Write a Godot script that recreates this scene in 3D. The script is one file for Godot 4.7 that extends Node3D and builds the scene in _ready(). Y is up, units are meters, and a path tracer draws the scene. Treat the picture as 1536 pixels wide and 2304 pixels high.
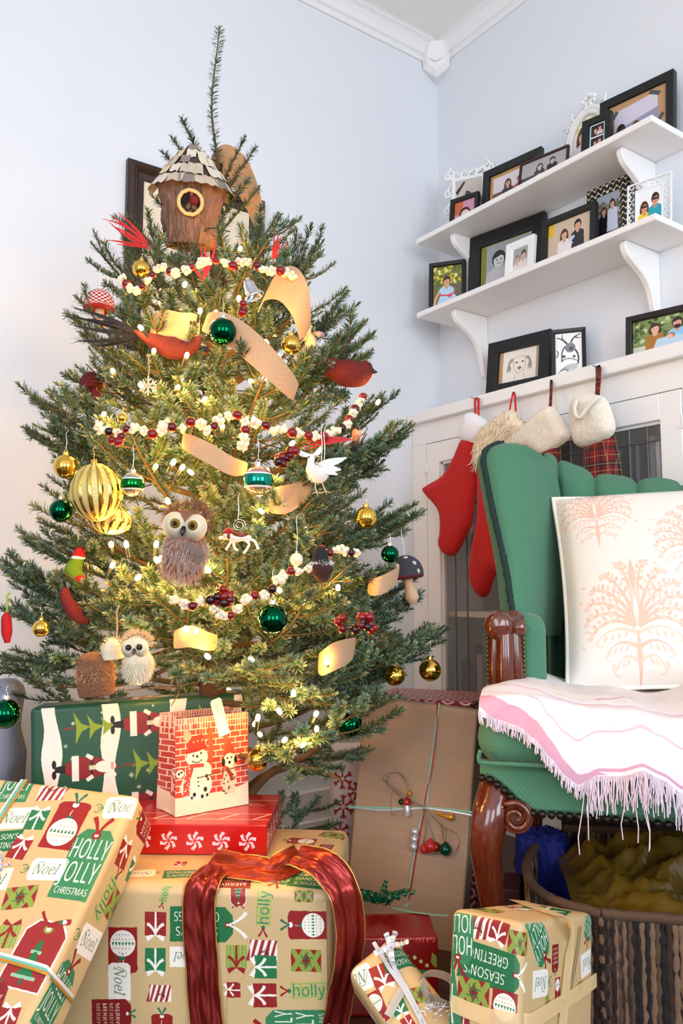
extends Node3D
# A living-room corner at Christmas: fir tree, wrapped gifts, wingback chair, shelves of framed photographs over a built-in bookcase.
# World: y up, metres. The corner of the room is the origin, the left wall is z = 0, the right wall is x = 0, the room lies at x < 0, z > 0.

const FOCAL := 1844.0            # focal length for a frame 1536 x 2304
const YAW := 35.636
const PITCH := 5.606
const EYE := Vector3(-2.015, 0.72, 2.185)
var rt: Vector3
var up: Vector3
var fw: Vector3
var rng := RandomNumberGenerator.new()
var taken := {}
var M := {}

# where the line of sight through a point of a 1536 x 2304 plan of the view meets a plane, or a given depth
func ray(px: float, py: float) -> Vector3:
	return fw + rt * ((px - 768.0) / FOCAL) + up * ((1152.0 - py) / FOCAL)
func at(px: float, py: float, d: float) -> Vector3:
	return EYE + ray(px, py) * d
func hx(px: float, py: float, x: float) -> Vector3:
	var q := ray(px, py)
	return EYE + q * ((x - EYE.x) / q.x)
func hy(px: float, py: float, y: float) -> Vector3:
	var q := ray(px, py)
	return EYE + q * ((y - EYE.y) / q.y)
func hz(px: float, py: float, z: float) -> Vector3:
	var q := ray(px, py)
	return EYE + q * ((z - EYE.z) / q.z)
func per_px(d: float) -> float:
	return d / FOCAL
func rnd(a: float, b: float) -> float:
	return rng.randf_range(a, b)

# ---------------------------------------------------------------- mesh builder: faces are given counter-clockwise seen from outside
class MB:
	var v := PackedVector3Array()
	var n := PackedVector3Array()
	var uv := PackedVector2Array()
	var col := PackedColorArray()
	var idx := PackedInt32Array()
	var given := false
	var tinted := false
	var tint := Color.WHITE
	func vert(p: Vector3, t := Vector2.ZERO, nn := Vector3.ZERO) -> int:
		v.append(p); uv.append(t); n.append(nn); col.append(tint)
		return v.size() - 1
	func tri(a: int, b: int, c: int) -> void:
		idx.append(a); idx.append(c); idx.append(b)
	func quad(a: int, b: int, c: int, d: int) -> void:
		tri(a, b, c); tri(a, c, d)
	func flat(pts: Array, uvs := []) -> void:
		var nn: Vector3 = (pts[1] - pts[0]).cross(pts[2] - pts[0]).normalized()
		var k := []
		for i in pts.size():
			k.append(vert(pts[i], uvs[i] if uvs.size() else Vector2(pts[i].x, -pts[i].y), nn))
		for i in range(1, pts.size() - 1):
			tri(k[0], k[i], k[i + 1])
	# an axis-aligned or turned box with chamfered edges
	func box(c: Vector3, s: Vector3, r := 0.0, b := Basis.IDENTITY) -> void:
		var h := s * 0.5
		r = minf(r, minf(h.x, minf(h.y, h.z)) * 0.9)
		var i := h - Vector3(r, r, r)
		for ax in 3:
			for sg in [-1.0, 1.0]:
				var u := (ax + 1) % 3
				var w := (ax + 2) % 3
				var f := []
				for q in [[-1, -1], [1, -1], [1, 1], [-1, 1]]:
					var p := Vector3.ZERO
					p[ax] = h[ax] * sg
					p[u] = i[u] * q[0] * sg
					p[w] = i[w] * q[1]
					f.append(c + b * p)
				flat(f)
		if r <= 0.0:
			return
		for ax in 3:
			var u := (ax + 1) % 3
			var w := (ax + 2) % 3
			for su in [-1.0, 1.0]:
				for sw in [-1.0, 1.0]:
					var e := []
					for q in [[-1, 0], [1, 0], [1, 1], [-1, 1]]:
						var p := Vector3.ZERO
						p[ax] = i[ax] * q[0]
						p[u] = (h[u] if q[1] == 0 else i[u]) * su
						p[w] = (i[w] if q[1] == 0 else h[w]) * sw
						e.append(c + b * p)
					if su * sw < 0:
						e.reverse()
					flat(e)
		for sx in [-1.0, 1.0]:
			for sy in [-1.0, 1.0]:
				for sz in [-1.0, 1.0]:
					var t := [c + b * Vector3(h.x * sx, i.y * sy, i.z * sz), c + b * Vector3(i.x * sx, h.y * sy, i.z * sz), c + b * Vector3(i.x * sx, i.y * sy, h.z * sz)]
					if sx * sy * sz < 0:
						t.reverse()
					flat(t)
	# a soft box (gift, book, cushion); uv in metres from each face's middle, changed per face by maps[face] = [offset, turn, scale]
	func soft(c: Vector3, s: Vector3, r: float, b := Basis.IDENTITY, maps := {}, wob := 0.0, noise: FastNoiseLite = null, only := -1) -> void:
		var h := s * 0.5
		r = minf(r, minf(h.x, minf(h.y, h.z)))
		var names := ["px", "nx", "py", "ny", "pz", "nz"]
		var us := [Vector3(0, 0, -1), Vector3(0, 0, 1), Vector3(1, 0, 0), Vector3(1, 0, 0), Vector3(1, 0, 0), Vector3(-1, 0, 0)]
		var vs := [Vector3(0, -1, 0), Vector3(0, -1, 0), Vector3(0, 0, 1), Vector3(0, 0, -1), Vector3(0, -1, 0), Vector3(0, -1, 0)]
		var ns := [Vector3(1, 0, 0), Vector3(-1, 0, 0), Vector3(0, 1, 0), Vector3(0, -1, 0), Vector3(0, 0, 1), Vector3(0, 0, -1)]
		for f in 6:
			if only >= 0 and f != only:
				continue
			var hu: float = absf(us[f].dot(h))
			var hv: float = absf(vs[f].dot(h))
			var hn: float = absf(ns[f].dot(h))
			var su := steps(hu, r, 8 if wob > 0.0 else 1)
			var sv := steps(hv, r, 8 if wob > 0.0 else 1)
			var mp: Array = maps.get(names[f], maps.get("all", [Vector2.ZERO, 0.0, 1.0]))
			var first := v.size()
			for y in sv:
				for x in su:
					var p: Vector3 = us[f] * x + vs[f] * y + ns[f] * hn
					var inn := p.clamp(-h + Vector3(r, r, r), h - Vector3(r, r, r))
					var d := (p - inn).normalized() if r > 0.0 else ns[f] as Vector3
					var q := inn + d * r
					if wob > 0.0:
						q += d * noise.get_noise_3dv(q * 100.0 + c * 37.0) * wob
					var t: Vector2 = Vector2(x, y).rotated(mp[1]) * mp[2] + mp[0]
					vert(c + b * q, t, Vector3.ZERO if wob > 0.0 else b * d)
			var wd := su.size()
			for j in sv.size() - 1:
				for i in wd - 1:
					var a := first + j * wd + i
					quad(a, a + wd, a + wd + 1, a + 1)
	func steps(h: float, r: float, k: int) -> Array:
		var o := []
		for a in [0.0, 0.3, 0.65]:
			o.append(-h + r * a)
		for a in k + 1:
			o.append(lerpf(-h + r, h - r, float(a) / k))
		for a in [0.65, 0.3, 0.0]:
			o.append(h - r * a)
		return o
	# surface fn(u, v) over 0..1 x 0..1; u to the right, v upwards seen from outside
	func grid(nu: int, nv: int, fn: Callable, wrap := false, uvs := Vector2.ONE) -> int:
		var first := v.size()
		var w := nu if wrap else nu + 1
		for j in nv + 1:
			for i in w:
				var a := float(i) / nu
				var c := float(j) / nv
				vert(fn.call(a, c), Vector2(a * uvs.x, (1.0 - c) * uvs.y))
		for j in nv:
			for i in nu:
				var a := first + j * w + i
				var b := first + j * w + (i + 1) % w
				quad(a, b, b + w, a + w)
		return first
	# a profile of (radius, height) from bottom to top turned round y
	func lathe(prof: Array, seg: int, x := Transform3D.IDENTITY, squash := Vector2.ONE, uvs := Vector2.ONE) -> void:
		var first := v.size()
		var m := prof.size()
		for j in m:
			var p: Vector2 = prof[j]
			var a: Vector2 = prof[maxi(j - 1, 0)]
			var b: Vector2 = prof[mini(j + 1, m - 1)]
			if j > 0 and a.is_equal_approx(p):
				a = p
			if j < m - 1 and b.is_equal_approx(p):
				b = p
			var t := (b - a).normalized()
			for i in seg + 1:
				var g := TAU * i / seg
				var nn := Vector3(sin(g) * t.y / squash.x, -t.x, cos(g) * t.y / squash.y)
				vert(x * Vector3(sin(g) * p.x * squash.x, p.y, cos(g) * p.x * squash.y), Vector2(float(i) / seg * uvs.x, (1.0 - float(j) / (m - 1)) * uvs.y), (x.basis * nn).normalized())
		for j in m - 1:
			if prof[j].is_equal_approx(prof[j + 1]):
				continue
			for i in seg:
				var k := first + j * (seg + 1) + i
				if prof[j].x > 1e-6:
					tri(k, k + 1, k + seg + 2 if prof[j + 1].x > 1e-6 else k + seg + 1)
				if prof[j + 1].x > 1e-6:
					tri(k, k + seg + 2, k + seg + 1)
	func ball(c: Vector3, r: float, seg := 16, rings := 10, sc := Vector3.ONE, b := Basis.IDENTITY) -> void:
		var pr := []
		for j in rings + 1:
			var a := -PI / 2 + PI * j / rings
			pr.append(Vector2(0.0 if j == 0 or j == rings else cos(a) * r, sin(a) * r))
		lathe(pr, seg, Transform3D(b * Basis.from_scale(sc), c))
	func tube(path: Array, rad, seg := 6, caps := true) -> void:
		var m := path.size()
		if m < 2:
			return
		var t0: Vector3 = (path[1] - path[0]).normalized()
		var nx := t0.cross(Vector3.UP if absf(t0.y) < 0.9 else Vector3.RIGHT).normalized()
		var first := v.size()
		for j in m:
			var t: Vector3 = ((path[mini(j + 1, m - 1)] as Vector3) - path[maxi(j - 1, 0)]).normalized()
			nx = (nx - t * nx.dot(t)).normalized()
			var ny := t.cross(nx)
			var r: float = rad[j] if rad is Array else rad
			for i in seg:
				var g := TAU * i / seg
				vert(path[j] + (nx * cos(g) + ny * sin(g)) * r, Vector2(float(i) / seg, float(j)))
		for j in m - 1:
			for i in seg:
				var a := first + j * seg + i
				var b := first + j * seg + (i + 1) % seg
				quad(a, b, b + seg, a + seg)
		if caps:
			var c0 := vert(path[0])
			var c1 := vert(path[m - 1])
			for i in seg:
				tri(c0, first + (i + 1) % seg, first + i)
				tri(c1, first + (m - 1) * seg + i, first + (m - 1) * seg + (i + 1) % seg)
	# a band of given width along a path; side[j] is the direction across it; thin but solid
	func band(path: Array, side: Array, width, thick := 0.0006, uvs := Vector2.ONE) -> void:
		var m := path.size()
		for s in [1.0, -1.0]:
			var first := v.size()
			for j in m:
				var t: Vector3 = ((path[mini(j + 1, m - 1)] as Vector3) - path[maxi(j - 1, 0)]).normalized()
				var w: Vector3 = side[j].normalized()
				var nn: Vector3 = t.cross(w).normalized() * s
				var hw: float = (width[j] if width is Array else width) * 0.5
				for k in 5:
					var a := k / 4.0 * 2.0 - 1.0
					vert(path[j] + w * hw * a + nn * thick * 0.5 * (1.0 if k > 0 and k < 4 else 0.0), Vector2(k / 4.0 * uvs.x, float(j) / (m - 1) * uvs.y))
			for j in m - 1:
				for k in 4:
					var a := first + j * 5 + k
					if s > 0:
						quad(a, a + 5, a + 6, a + 1)
					else:
						quad(a, a + 1, a + 6, a + 5)
	# outline (counter-clockwise) pushed along z from -depth/2 to depth/2 with a chamfer, then placed by x
	func extrude(poly: PackedVector2Array, depth: float, cham := 0.0, x := Transform3D.IDENTITY, uvs := 1.0) -> void:
		var m := poly.size()
		var area := 0.0
		for i in m:
			area += poly[i].cross(poly[(i + 1) % m])
		if area < 0:
			poly = poly.duplicate()
			poly.reverse()
		var inn := PackedVector2Array()
		for i in m:
			var e0 := (poly[i] - poly[(i + m - 1) % m]).normalized()
			var e1 := (poly[(i + 1) % m] - poly[i]).normalized()
			var nn := -(Vector2(e0.y, -e0.x) + Vector2(e1.y, -e1.x))
			nn = nn / maxf(nn.length_squared() * 0.5, 0.5)
			inn.append(poly[i] + nn * cham)
		var tr := Geometry2D.triangulate_polygon(poly)
		for s in [1.0, -1.0]:
			var first := v.size()
			for p in inn:
				vert(x * Vector3(p.x, p.y, depth * 0.5 * s), Vector2(p.x, -p.y) * uvs, (x.basis * Vector3(0, 0, s)).normalized())
			for i in range(0, tr.size(), 3):
				var a := inn[tr[i]]
				var ccw := (inn[tr[i + 1]] - a).cross(inn[tr[i + 2]] - a) > 0
				if ccw == (s > 0):
					tri(first + tr[i], first + tr[i + 1], first + tr[i + 2])
				else:
					tri(first + tr[i], first + tr[i + 2], first + tr[i + 1])
		var z := depth * 0.5
		for i in m:
			var k := (i + 1) % m
			var a := poly[i]
			var b := poly[k]
			var rows := [[inn[i], inn[k], -z], [a, b, -z + cham], [a, b, z - cham], [inn[i], inn[k], z]] if cham > 0.0 else [[a, b, -z], [a, b, z]]
			for r in rows.size() - 1:
				var lo: Array = rows[r]
				var hi: Array = rows[r + 1]
				flat([x * Vector3(lo[0].x, lo[0].y, lo[2]), x * Vector3(lo[1].x, lo[1].y, lo[2]), x * Vector3(hi[1].x, hi[1].y, hi[2]), x * Vector3(hi[0].x, hi[0].y, hi[2])],
					[Vector2(lo[0].x, lo[2]) * uvs, Vector2(lo[1].x, lo[2]) * uvs, Vector2(hi[1].x, hi[2]) * uvs, Vector2(hi[0].x, hi[2]) * uvs])
	func mesh() -> ArrayMesh:
		var acc := PackedVector3Array()
		acc.resize(v.size())
		for i in range(0, idx.size(), 3):
			var a := idx[i]
			var b := idx[i + 2]
			var c := idx[i + 1]
			var f := (v[b] - v[a]).cross(v[c] - v[a])
			acc[a] += f; acc[b] += f; acc[c] += f
		for i in v.size():
			if n[i] == Vector3.ZERO:
				n[i] = acc[i].normalized() if acc[i].length_squared() > 0.0 else Vector3.UP
		var ar := []
		ar.resize(Mesh.ARRAY_MAX)
		ar[Mesh.ARRAY_VERTEX] = v
		ar[Mesh.ARRAY_NORMAL] = n
		ar[Mesh.ARRAY_TEX_UV] = uv
		if tinted:
			ar[Mesh.ARRAY_COLOR] = col
		ar[Mesh.ARRAY_INDEX] = idx
		var o := ArrayMesh.new()
		o.add_surface_from_arrays(Mesh.PRIMITIVE_TRIANGLES, ar)
		return o

# ---------------------------------------------------------------- naming
func numbered(called: String) -> String:
	var k: int = taken.get(called, 0)
	taken[called] = k + 1
	return called if k == 0 else "%s_%03d" % [called, k]
func thing(called: String, label: String, category: String, where := Vector3.ZERO, turn := Basis.IDENTITY, group := "") -> Node3D:
	var o := Node3D.new()
	o.name = numbered(called)
	add_child(o, true)
	o.transform = Transform3D(turn, where)
	return tag(o, label, category, group)
func tag(o: Node3D, label: String, category: String, group := "", kind := "") -> Node3D:
	if label: o.set_meta("label", label)
	if category: o.set_meta("category", category)
	if group: o.set_meta("group", group)
	if kind: o.set_meta("kind", kind)
	return o
func part(called: String, m, material: Material, parent: Node3D = self, label := "", kind := "") -> MeshInstance3D:
	var o := MeshInstance3D.new()
	o.mesh = m.mesh() if m is MB else m
	o.material_override = material
	if parent == self:
		o.name = numbered(called)
	else:
		var k := 0
		var nm := called
		while parent.has_node(nm):
			k += 1
			nm = "%s_%03d" % [called, k]
		o.name = nm
	parent.add_child(o, true)
	if label: o.set_meta("label", label)
	if kind: o.set_meta("kind", kind)
	return o
func struct(called: String, m, material: Material, parent: Node3D = self, label := "", category := "") -> MeshInstance3D:
	var o := part(called, m, material, parent)
	if parent == self:
		tag(o, label, category, "", "structure")
	return o
func copy(src: Node3D, label: String) -> Node3D:
	var o: Node3D = src.duplicate()
	var base := str(src.name)
	var cut := base.rfind("_")
	if cut > 0 and base.substr(cut + 1).is_valid_int():
		base = base.substr(0, cut)
	o.name = numbered(base)
	add_child(o, true)
	o.set_meta("label", label)
	return o
func face_basis(normal: Vector3, upw := Vector3.UP) -> Basis:      # z along the normal, y as near upw as can be
	var z := normal.normalized()
	var x := upw.cross(z).normalized()
	return Basis(x, z.cross(x), z)

# ---------------------------------------------------------------- materials
func mat(c: Color, rough := 0.6, metal := 0.0) -> StandardMaterial3D:
	var m := StandardMaterial3D.new()
	m.albedo_color = c
	m.roughness = rough
	m.metallic = metal
	return m
func tex_mat(img: Image, rough := 0.6, scale := Vector3.ONE, tri := false) -> StandardMaterial3D:
	var m := mat(Color.WHITE, rough)
	m.albedo_texture = ImageTexture.create_from_image(img)
	m.uv1_scale = scale
	m.uv1_triplanar = tri
	return m
func bumped(m: StandardMaterial3D, img: Image, cm: float, scale: Vector3, tri := true) -> StandardMaterial3D:
	m.heightmap_enabled = true
	m.heightmap_texture = ImageTexture.create_from_image(img)
	m.heightmap_scale = cm
	m.uv1_scale = scale
	m.uv1_triplanar = tri
	return m
func noise_img(size: int, freq: float, oct: int, sd: int, lo := 0.0, hi := 1.0) -> Image:
	var f := FastNoiseLite.new()
	f.seed = sd
	f.frequency = freq
	f.fractal_octaves = oct
	var im := f.get_seamless_image(size, size)
	im.convert(Image.FORMAT_RGB8)
	if lo != 0.0 or hi != 1.0:
		im.adjust_bcs((lo + hi), 1.0, 1.0)
	return im
# ---------------------------------------------------------------- drawing into textures: polygons filled by scanlines
class Pen:
	var im: Image
	var w: int
	var h: int
	func _init(wd: int, ht: int, c: Color) -> void:
		w = wd; h = ht
		im = Image.create(wd, ht, false, Image.FORMAT_RGB8)
		im.fill(c)
	func poly(pts: PackedVector2Array, c: Color) -> void:
		var lo := INF
		var hi := -INF
		for p in pts:
			lo = minf(lo, p.y); hi = maxf(hi, p.y)
		var m := pts.size()
		for y in range(maxi(0, int(floor(lo))), mini(h, int(ceil(hi)) + 1)):
			var xs := []
			var yc := y + 0.5
			for i in m:
				var a := pts[i]
				var b := pts[(i + 1) % m]
				if (a.y <= yc) != (b.y <= yc):
					xs.append(a.x + (yc - a.y) / (b.y - a.y) * (b.x - a.x))
			xs.sort()
			for k in range(0, xs.size() - 1, 2):
				var x0 := int(round(xs[k]))
				var x1 := int(round(xs[k + 1]))
				if x1 > x0:
					im.fill_rect(Rect2i(x0, y, x1 - x0, 1), c)
	func rect(x: float, y: float, wd: float, ht: float, c: Color) -> void:
		im.fill_rect(Rect2i(int(round(x)), int(round(y)), int(round(wd)), int(round(ht))), c)
	func oval(c: Vector2, r: Vector2, col: Color, turn := 0.0) -> void:
		var p := PackedVector2Array()
		for i in 28:
			p.append(c + Vector2(cos(TAU * i / 28) * r.x, sin(TAU * i / 28) * r.y).rotated(turn))
		poly(p, col)
	func line(pts: Array, wd: float, c: Color, wd2 := -1.0) -> void:
		for i in pts.size() - 1:
			var a: Vector2 = pts[i]
			var b: Vector2 = pts[i + 1]
			var d := (b - a).normalized().orthogonal() * 0.5
			var w0 := wd if wd2 < 0 else lerpf(wd, wd2, float(i) / (pts.size() - 1))
			var w1 := wd if wd2 < 0 else lerpf(wd, wd2, float(i + 1) / (pts.size() - 1))
			poly(PackedVector2Array([a + d * w0, b + d * w1, b - d * w1, a - d * w0]), c)
			if wd > 3.0 and i > 0:
				oval(a, Vector2(w0, w0) * 0.5, c)
	func curve(a: Vector2, b: Vector2, c: Vector2, wd: float, col: Color, wd2 := -1.0) -> void:
		var p := []
		for i in 11:
			var t := i / 10.0
			p.append(a.lerp(b, t).lerp(b.lerp(c, t), t))
		line(p, wd, col, wd2)

var glyphs := {}
# the triangles of a line of text set in a font, y down, one unit per em, its middle at the origin
func letters(s: String, font := "Droid Sans") -> PackedVector2Array:
	var key := font + s
	if glyphs.has(key):
		return glyphs[key]
	var t := TextMesh.new()
	var f := SystemFont.new()
	f.font_names = PackedStringArray([font])
	t.font = f
	t.text = s
	t.font_size = 64
	t.pixel_size = 1.0 / 64
	t.depth = 0.0
	var out := PackedVector2Array()
	if t.get_surface_count():
		var a := t.surface_get_arrays(0)
		var v: PackedVector3Array = a[Mesh.ARRAY_VERTEX]
		var ix = a[Mesh.ARRAY_INDEX]
		if ix == null or ix.is_empty():
			for p in v:
				out.append(Vector2(p.x, -p.y))
		else:
			for i in ix:
				out.append(Vector2(v[i].x, -v[i].y))
	glyphs[key] = out
	return out
# write s in a pen: centre, height of an em across x and y, turn, slant
func write(pen: Pen, s: String, c: Vector2, em: Vector2, col: Color, turn := 0.0, slant := 0.0, font := "Droid Sans") -> void:
	var g := letters(s, font)
	for i in range(0, g.size() - 2, 3):
		var p := PackedVector2Array()
		for k in 3:
			var q := g[i + k]
			q = Vector2(q.x - q.y * slant, q.y) * em
			p.append(c + q.rotated(turn))
		pen.poly(p, col)

func _ready() -> void:
	rng.seed = 20251
	var yaw := deg_to_rad(YAW)
	var pit := deg_to_rad(PITCH)
	var v := Vector3(sin(yaw), 0, -cos(yaw))
	rt = Vector3(cos(yaw), 0, sin(yaw))
	fw = v * cos(pit) + Vector3.UP * sin(pit)
	up = Vector3.UP * cos(pit) - v * sin(pit)
	var cam := Camera3D.new()
	cam.name = "camera"
	cam.fov = rad_to_deg(2.0 * atan(1152.0 / FOCAL))
	cam.near = 0.05
	cam.far = 60.0
	cam.transform = Transform3D(Basis(rt, up, -fw), EYE)
	add_child(cam)
	cam.current = true
	# daylight: a pale overcast sky outside, let in by three windows behind the camera
	var env := Environment.new()
	env.background_mode = Environment.BG_SKY
	var sm := ProceduralSkyMaterial.new()
	sm.sky_top_color = Color(0.62, 0.76, 0.95)
	sm.sky_horizon_color = Color(0.88, 0.93, 1.0)
	sm.ground_bottom_color = Color(0.35, 0.36, 0.36)
	sm.ground_horizon_color = Color(0.7, 0.74, 0.78)
	sm.sky_energy_multiplier = 1.6
	env.sky = Sky.new()
	env.sky.sky_material = sm
	env.tonemap_mode = Environment.TONE_MAPPER_LINEAR
	env.tonemap_exposure = 1.0
	env.sdfgi_enabled = true
	env.ssao_enabled = true
	env.ssil_enabled = true
	var we := WorldEnvironment.new()
	we.name = "environment"
	we.environment = env
	add_child(we)
	daylight("window_daylight", Vector3(-3.25, 1.5, 4.55), Vector3(0, 0, -1), Vector2(1.25, 1.7), 4.7)
	daylight("window_daylight", Vector3(-1.15, 1.5, 4.55), Vector3(0, 0, -1), Vector2(1.25, 1.7), 4.7)
	daylight("window_daylight", Vector3(-4.25, 1.5, 2.9), Vector3(1, 0, 0), Vector2(1.25, 1.7), 3.6)
	materials()
	room()
	build_all()

func daylight(called: String, where: Vector3, towards: Vector3, size: Vector2, energy: float) -> void:
	var l := AreaLight3D.new()
	l.name = numbered(called)
	l.area_size = size
	l.light_energy = energy
	l.light_color = Color(0.97, 0.985, 1.0)
	l.shadow_enabled = true
	l.area_range = 12.0
	l.area_attenuation = 2.0
	l.transform = Transform3D(face_basis(-towards), where)
	add_child(l)

func materials() -> void:
	M.wall = bumped(mat(Color(0.88, 0.905, 0.938), 0.75), noise_img(256, 0.06, 4, 3), 0.05, Vector3(1.6, 1.6, 1.6))
	M.ceiling = mat(Color(0.955, 0.95, 0.94), 0.9)
	M.trim = mat(Color(0.93, 0.935, 0.94), 0.45)
	M.white = mat(Color(0.945, 0.945, 0.945), 0.4)
	M.under = mat(Color(0.90, 0.90, 0.90), 0.5)
	M.black = bumped(mat(Color(0.025, 0.025, 0.03), 0.42), noise_img(128, 0.08, 3, 5), 0.02, Vector3(6, 6, 6))
	M.dark_int = mat(Color(0.20, 0.18, 0.17), 0.7)
	M.wood_floor = tex_mat(wood_img(512, Color(0.36, 0.22, 0.13), Color(0.22, 0.12, 0.07), 9), 0.4, Vector3(1.2, 1.2, 1.2), true)
	M.came = mat(Color(0.42, 0.42, 0.41), 0.5, 0.4)
	M.came_white = mat(Color(0.8, 0.8, 0.8), 0.5)
	M.glass = mat(Color(1, 1, 1, 0.05), 0.04)
	M.glass.transparency = BaseMaterial3D.TRANSPARENCY_ALPHA
	M.silver = mat(Color(0.82, 0.83, 0.84), 0.22, 1.0)
	M.gold_cap = mat(Color(0.9, 0.72, 0.35), 0.25, 1.0)

func wood_img(s: int, a: Color, b: Color, sd: int) -> Image:
	var f := FastNoiseLite.new()
	f.seed = sd
	f.frequency = 0.012
	f.fractal_octaves = 3
	var im := Image.create(s, s, false, Image.FORMAT_RGB8)
	for y in s:
		for x in s:
			var ph := TAU * x / s
			var n := f.get_noise_3d(cos(ph) * 260.0 + 900.0, sin(ph) * 260.0, y * 0.5) * 0.5 + 0.5
			var g := 0.5 + 0.5 * sin(n * 38.0)
			im.set_pixel(x, y, a.lerp(b, clampf(g * 0.65 + n * 0.35, 0, 1)))
	return im

func room() -> void:
	var w: MB
	# floor, ceiling
	w = MB.new(); w.box(Vector3(-2.05, -0.05, 2.3), Vector3(4.9, 0.1, 5.1))
	struct("floor", w, M.wood_floor, self, "brown wooden floor of the living room")
	w = MB.new(); w.box(Vector3(-2.05, 2.785 + 0.05, 2.3), Vector3(4.9, 0.1, 5.1))
	struct("ceiling", w, M.ceiling, self, "plain white ceiling above the crown moulding")
	# left wall (behind the tree); right wall with the recess of the bookcase
	w = MB.new(); w.box(Vector3(-2.05, 1.4, -0.06), Vector3(4.9, 2.9, 0.12))
	struct("wall_left", w, M.wall, self, "pale blue-white painted wall behind the tree")
	w = MB.new()
	w.box(Vector3(0.1, 2.05, 2.3), Vector3(0.2, 1.49, 4.84))
	w.box(Vector3(0.1, 0.65, 2.88), Vector3(0.2, 1.31, 2.7))
	w.box(Vector3(0.25, 0.65, 0.75), Vector3(0.1, 1.4, 1.7))
	struct("wall_right", w, M.wall, self, "pale blue painted wall above the white bookcase")
	# the walls behind the camera, with window openings
	w = MB.new()
	wall_with_holes(w, -4.5, 0.4, [[-3.9, -2.6], [-1.8, -0.5]], 0.6, 2.4)
	var m := MB.new()
	for i in w.v.size():
		w.v[i] += Vector3(0, 0, 4.66)
	struct("wall_back", w, M.wall, self, "painted wall with two windows")
	w = MB.new()
	wall_with_holes(w, 0.0, 4.72, [[2.25, 3.55]], 0.6, 2.4)
	for i in w.v.size():
		var p := w.v[i]
		w.v[i] = Vector3(-4.36 - p.z, p.y, p.x)
		var nn := w.n[i]
		w.n[i] = Vector3(-nn.z, nn.y, nn.x)
	struct("wall_side", w, M.wall, self, "painted wall with one window")
	for k in 3:
		var o := Node3D.new()
		o.name = "window_%d" % (k + 1)
		add_child(o)
		tag(o, ["double-hung window in the back wall nearest the corner", "double-hung window in the back wall beside the side wall", "double-hung window in the side wall"][k], "window", "", "structure")
		o.transform = Transform3D(Basis(Vector3.UP, [PI, PI, PI / 2][k]), [Vector3(-1.15, 1.5, 4.66), Vector3(-3.25, 1.5, 4.66), Vector3(-4.36, 1.5, 2.9)][k])
		m = MB.new()
		for s in [-1.0, 1.0]:
			m.box(Vector3(s * 0.62, 0, 0), Vector3(0.06, 1.8, 0.06), 0.005)
			m.box(Vector3(0, s * 0.87, 0), Vector3(1.3, 0.06, 0.06), 0.005)
		m.box(Vector3(0, 0, 0), Vector3(1.2, 0.04, 0.05), 0.004)
		part("frame", m, M.trim, o)
		for s in [-1.0, 1.0]:
			m = MB.new(); m.box(Vector3(0, s * 0.43, -0.015), Vector3(1.18, 0.82, 0.004))
			part("pane", m, M.glass, o)
	# crown moulding: a profile run along both walls, and a faceted corner block
	var pf := [Vector2(0, -0.078), Vector2(0.008, -0.078), Vector2(0.012, -0.068), Vector2(0.008, -0.061), Vector2(0.008, -0.057), Vector2(0.017, -0.053), Vector2(0.019, -0.046), Vector2(0.024, -0.032), Vector2(0.034, -0.018), Vector2(0.043, -0.012), Vector2(0.047, -0.011), Vector2(0.047, -0.004), Vector2(0.052, -0.003), Vector2(0.052, 0.0)]
	w = MB.new(); crown(w, pf, Vector3(-4.3, 2.785, 0), Vector3(0, 2.785, 0), Vector3(0, 0, 1))
	struct("trim_1", w, M.trim, self, "white crown moulding along the left wall", "moulding")
	w = MB.new(); crown(w, pf, Vector3(0, 2.785, 0), Vector3(0, 2.785, 4.6), Vector3(-1, 0, 0))
	struct("trim_2", w, M.trim, self, "white crown moulding along the right wall", "moulding")
	var d := Vector3(-1, 0, 1).normalized()
	var e := Vector3(1, 0, 1).normalized()
	w = MB.new()
	var rim := [[0.0, 0.030], [-0.052, 0.050], [-0.098, 0.050], [-0.132, 0.0], [-0.098, -0.050], [-0.052, -0.050], [0.0, -0.030]]
	var q0 := []
	var q1 := []
	var q2 := []
	var cb := Vector3(0, 2.775, 0) + d * 0.035
	for r in rim:
		var low: float = (-r[0]) / 0.13
		q0.append(cb + Vector3(0, r[0], 0) + e * r[1] - d * 0.05)
		q1.append(cb + Vector3(0, r[0], 0) + e * r[1] + d * (0.045 - 0.03 * low))
		q2.append(cb + Vector3(0, r[0] * 0.72 - 0.018, 0) + e * r[1] * 0.66 + d * (0.062 - 0.028 * low))
	for i in rim.size():
		var k := (i + 1) % rim.size()
		w.flat([q0[k], q0[i], q1[i], q1[k]])
		w.flat([q1[k], q1[i], q2[i], q2[k]])
	q2.reverse(); w.flat(q2)
	w.flat([cb + Vector3(0, -0.075, 0) + e * 0.028 + d * 0.048, cb + Vector3(0, -0.06, 0) + e * 0.028 + d * 0.05, cb + Vector3(0, -0.075, 0) + d * 0.053, cb + Vector3(0, -0.09, 0) + d * 0.05])
	w.flat([cb + Vector3(0, -0.06, 0) - e * 0.028 + d * 0.05, cb + Vector3(0, -0.075, 0) - e * 0.028 + d * 0.048, cb + Vector3(0, -0.09, 0) + d * 0.05, cb + Vector3(0, -0.075, 0) + d * 0.053])
	struct("trim_3", w, M.trim, self, "white faceted corner block where the crown mouldings meet", "moulding")
	# baseboard under the left wall
	w = MB.new()
	w.box(Vector3(-2.2, 0.055, 0.009), Vector3(4.1, 0.11, 0.018), 0.003)
	w.box(Vector3(-2.2, 0.012, 0.022), Vector3(4.1, 0.022, 0.012), 0.004)
	struct("baseboard_left", w, M.trim, self, "white baseboard along the left wall", "baseboard")

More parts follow.
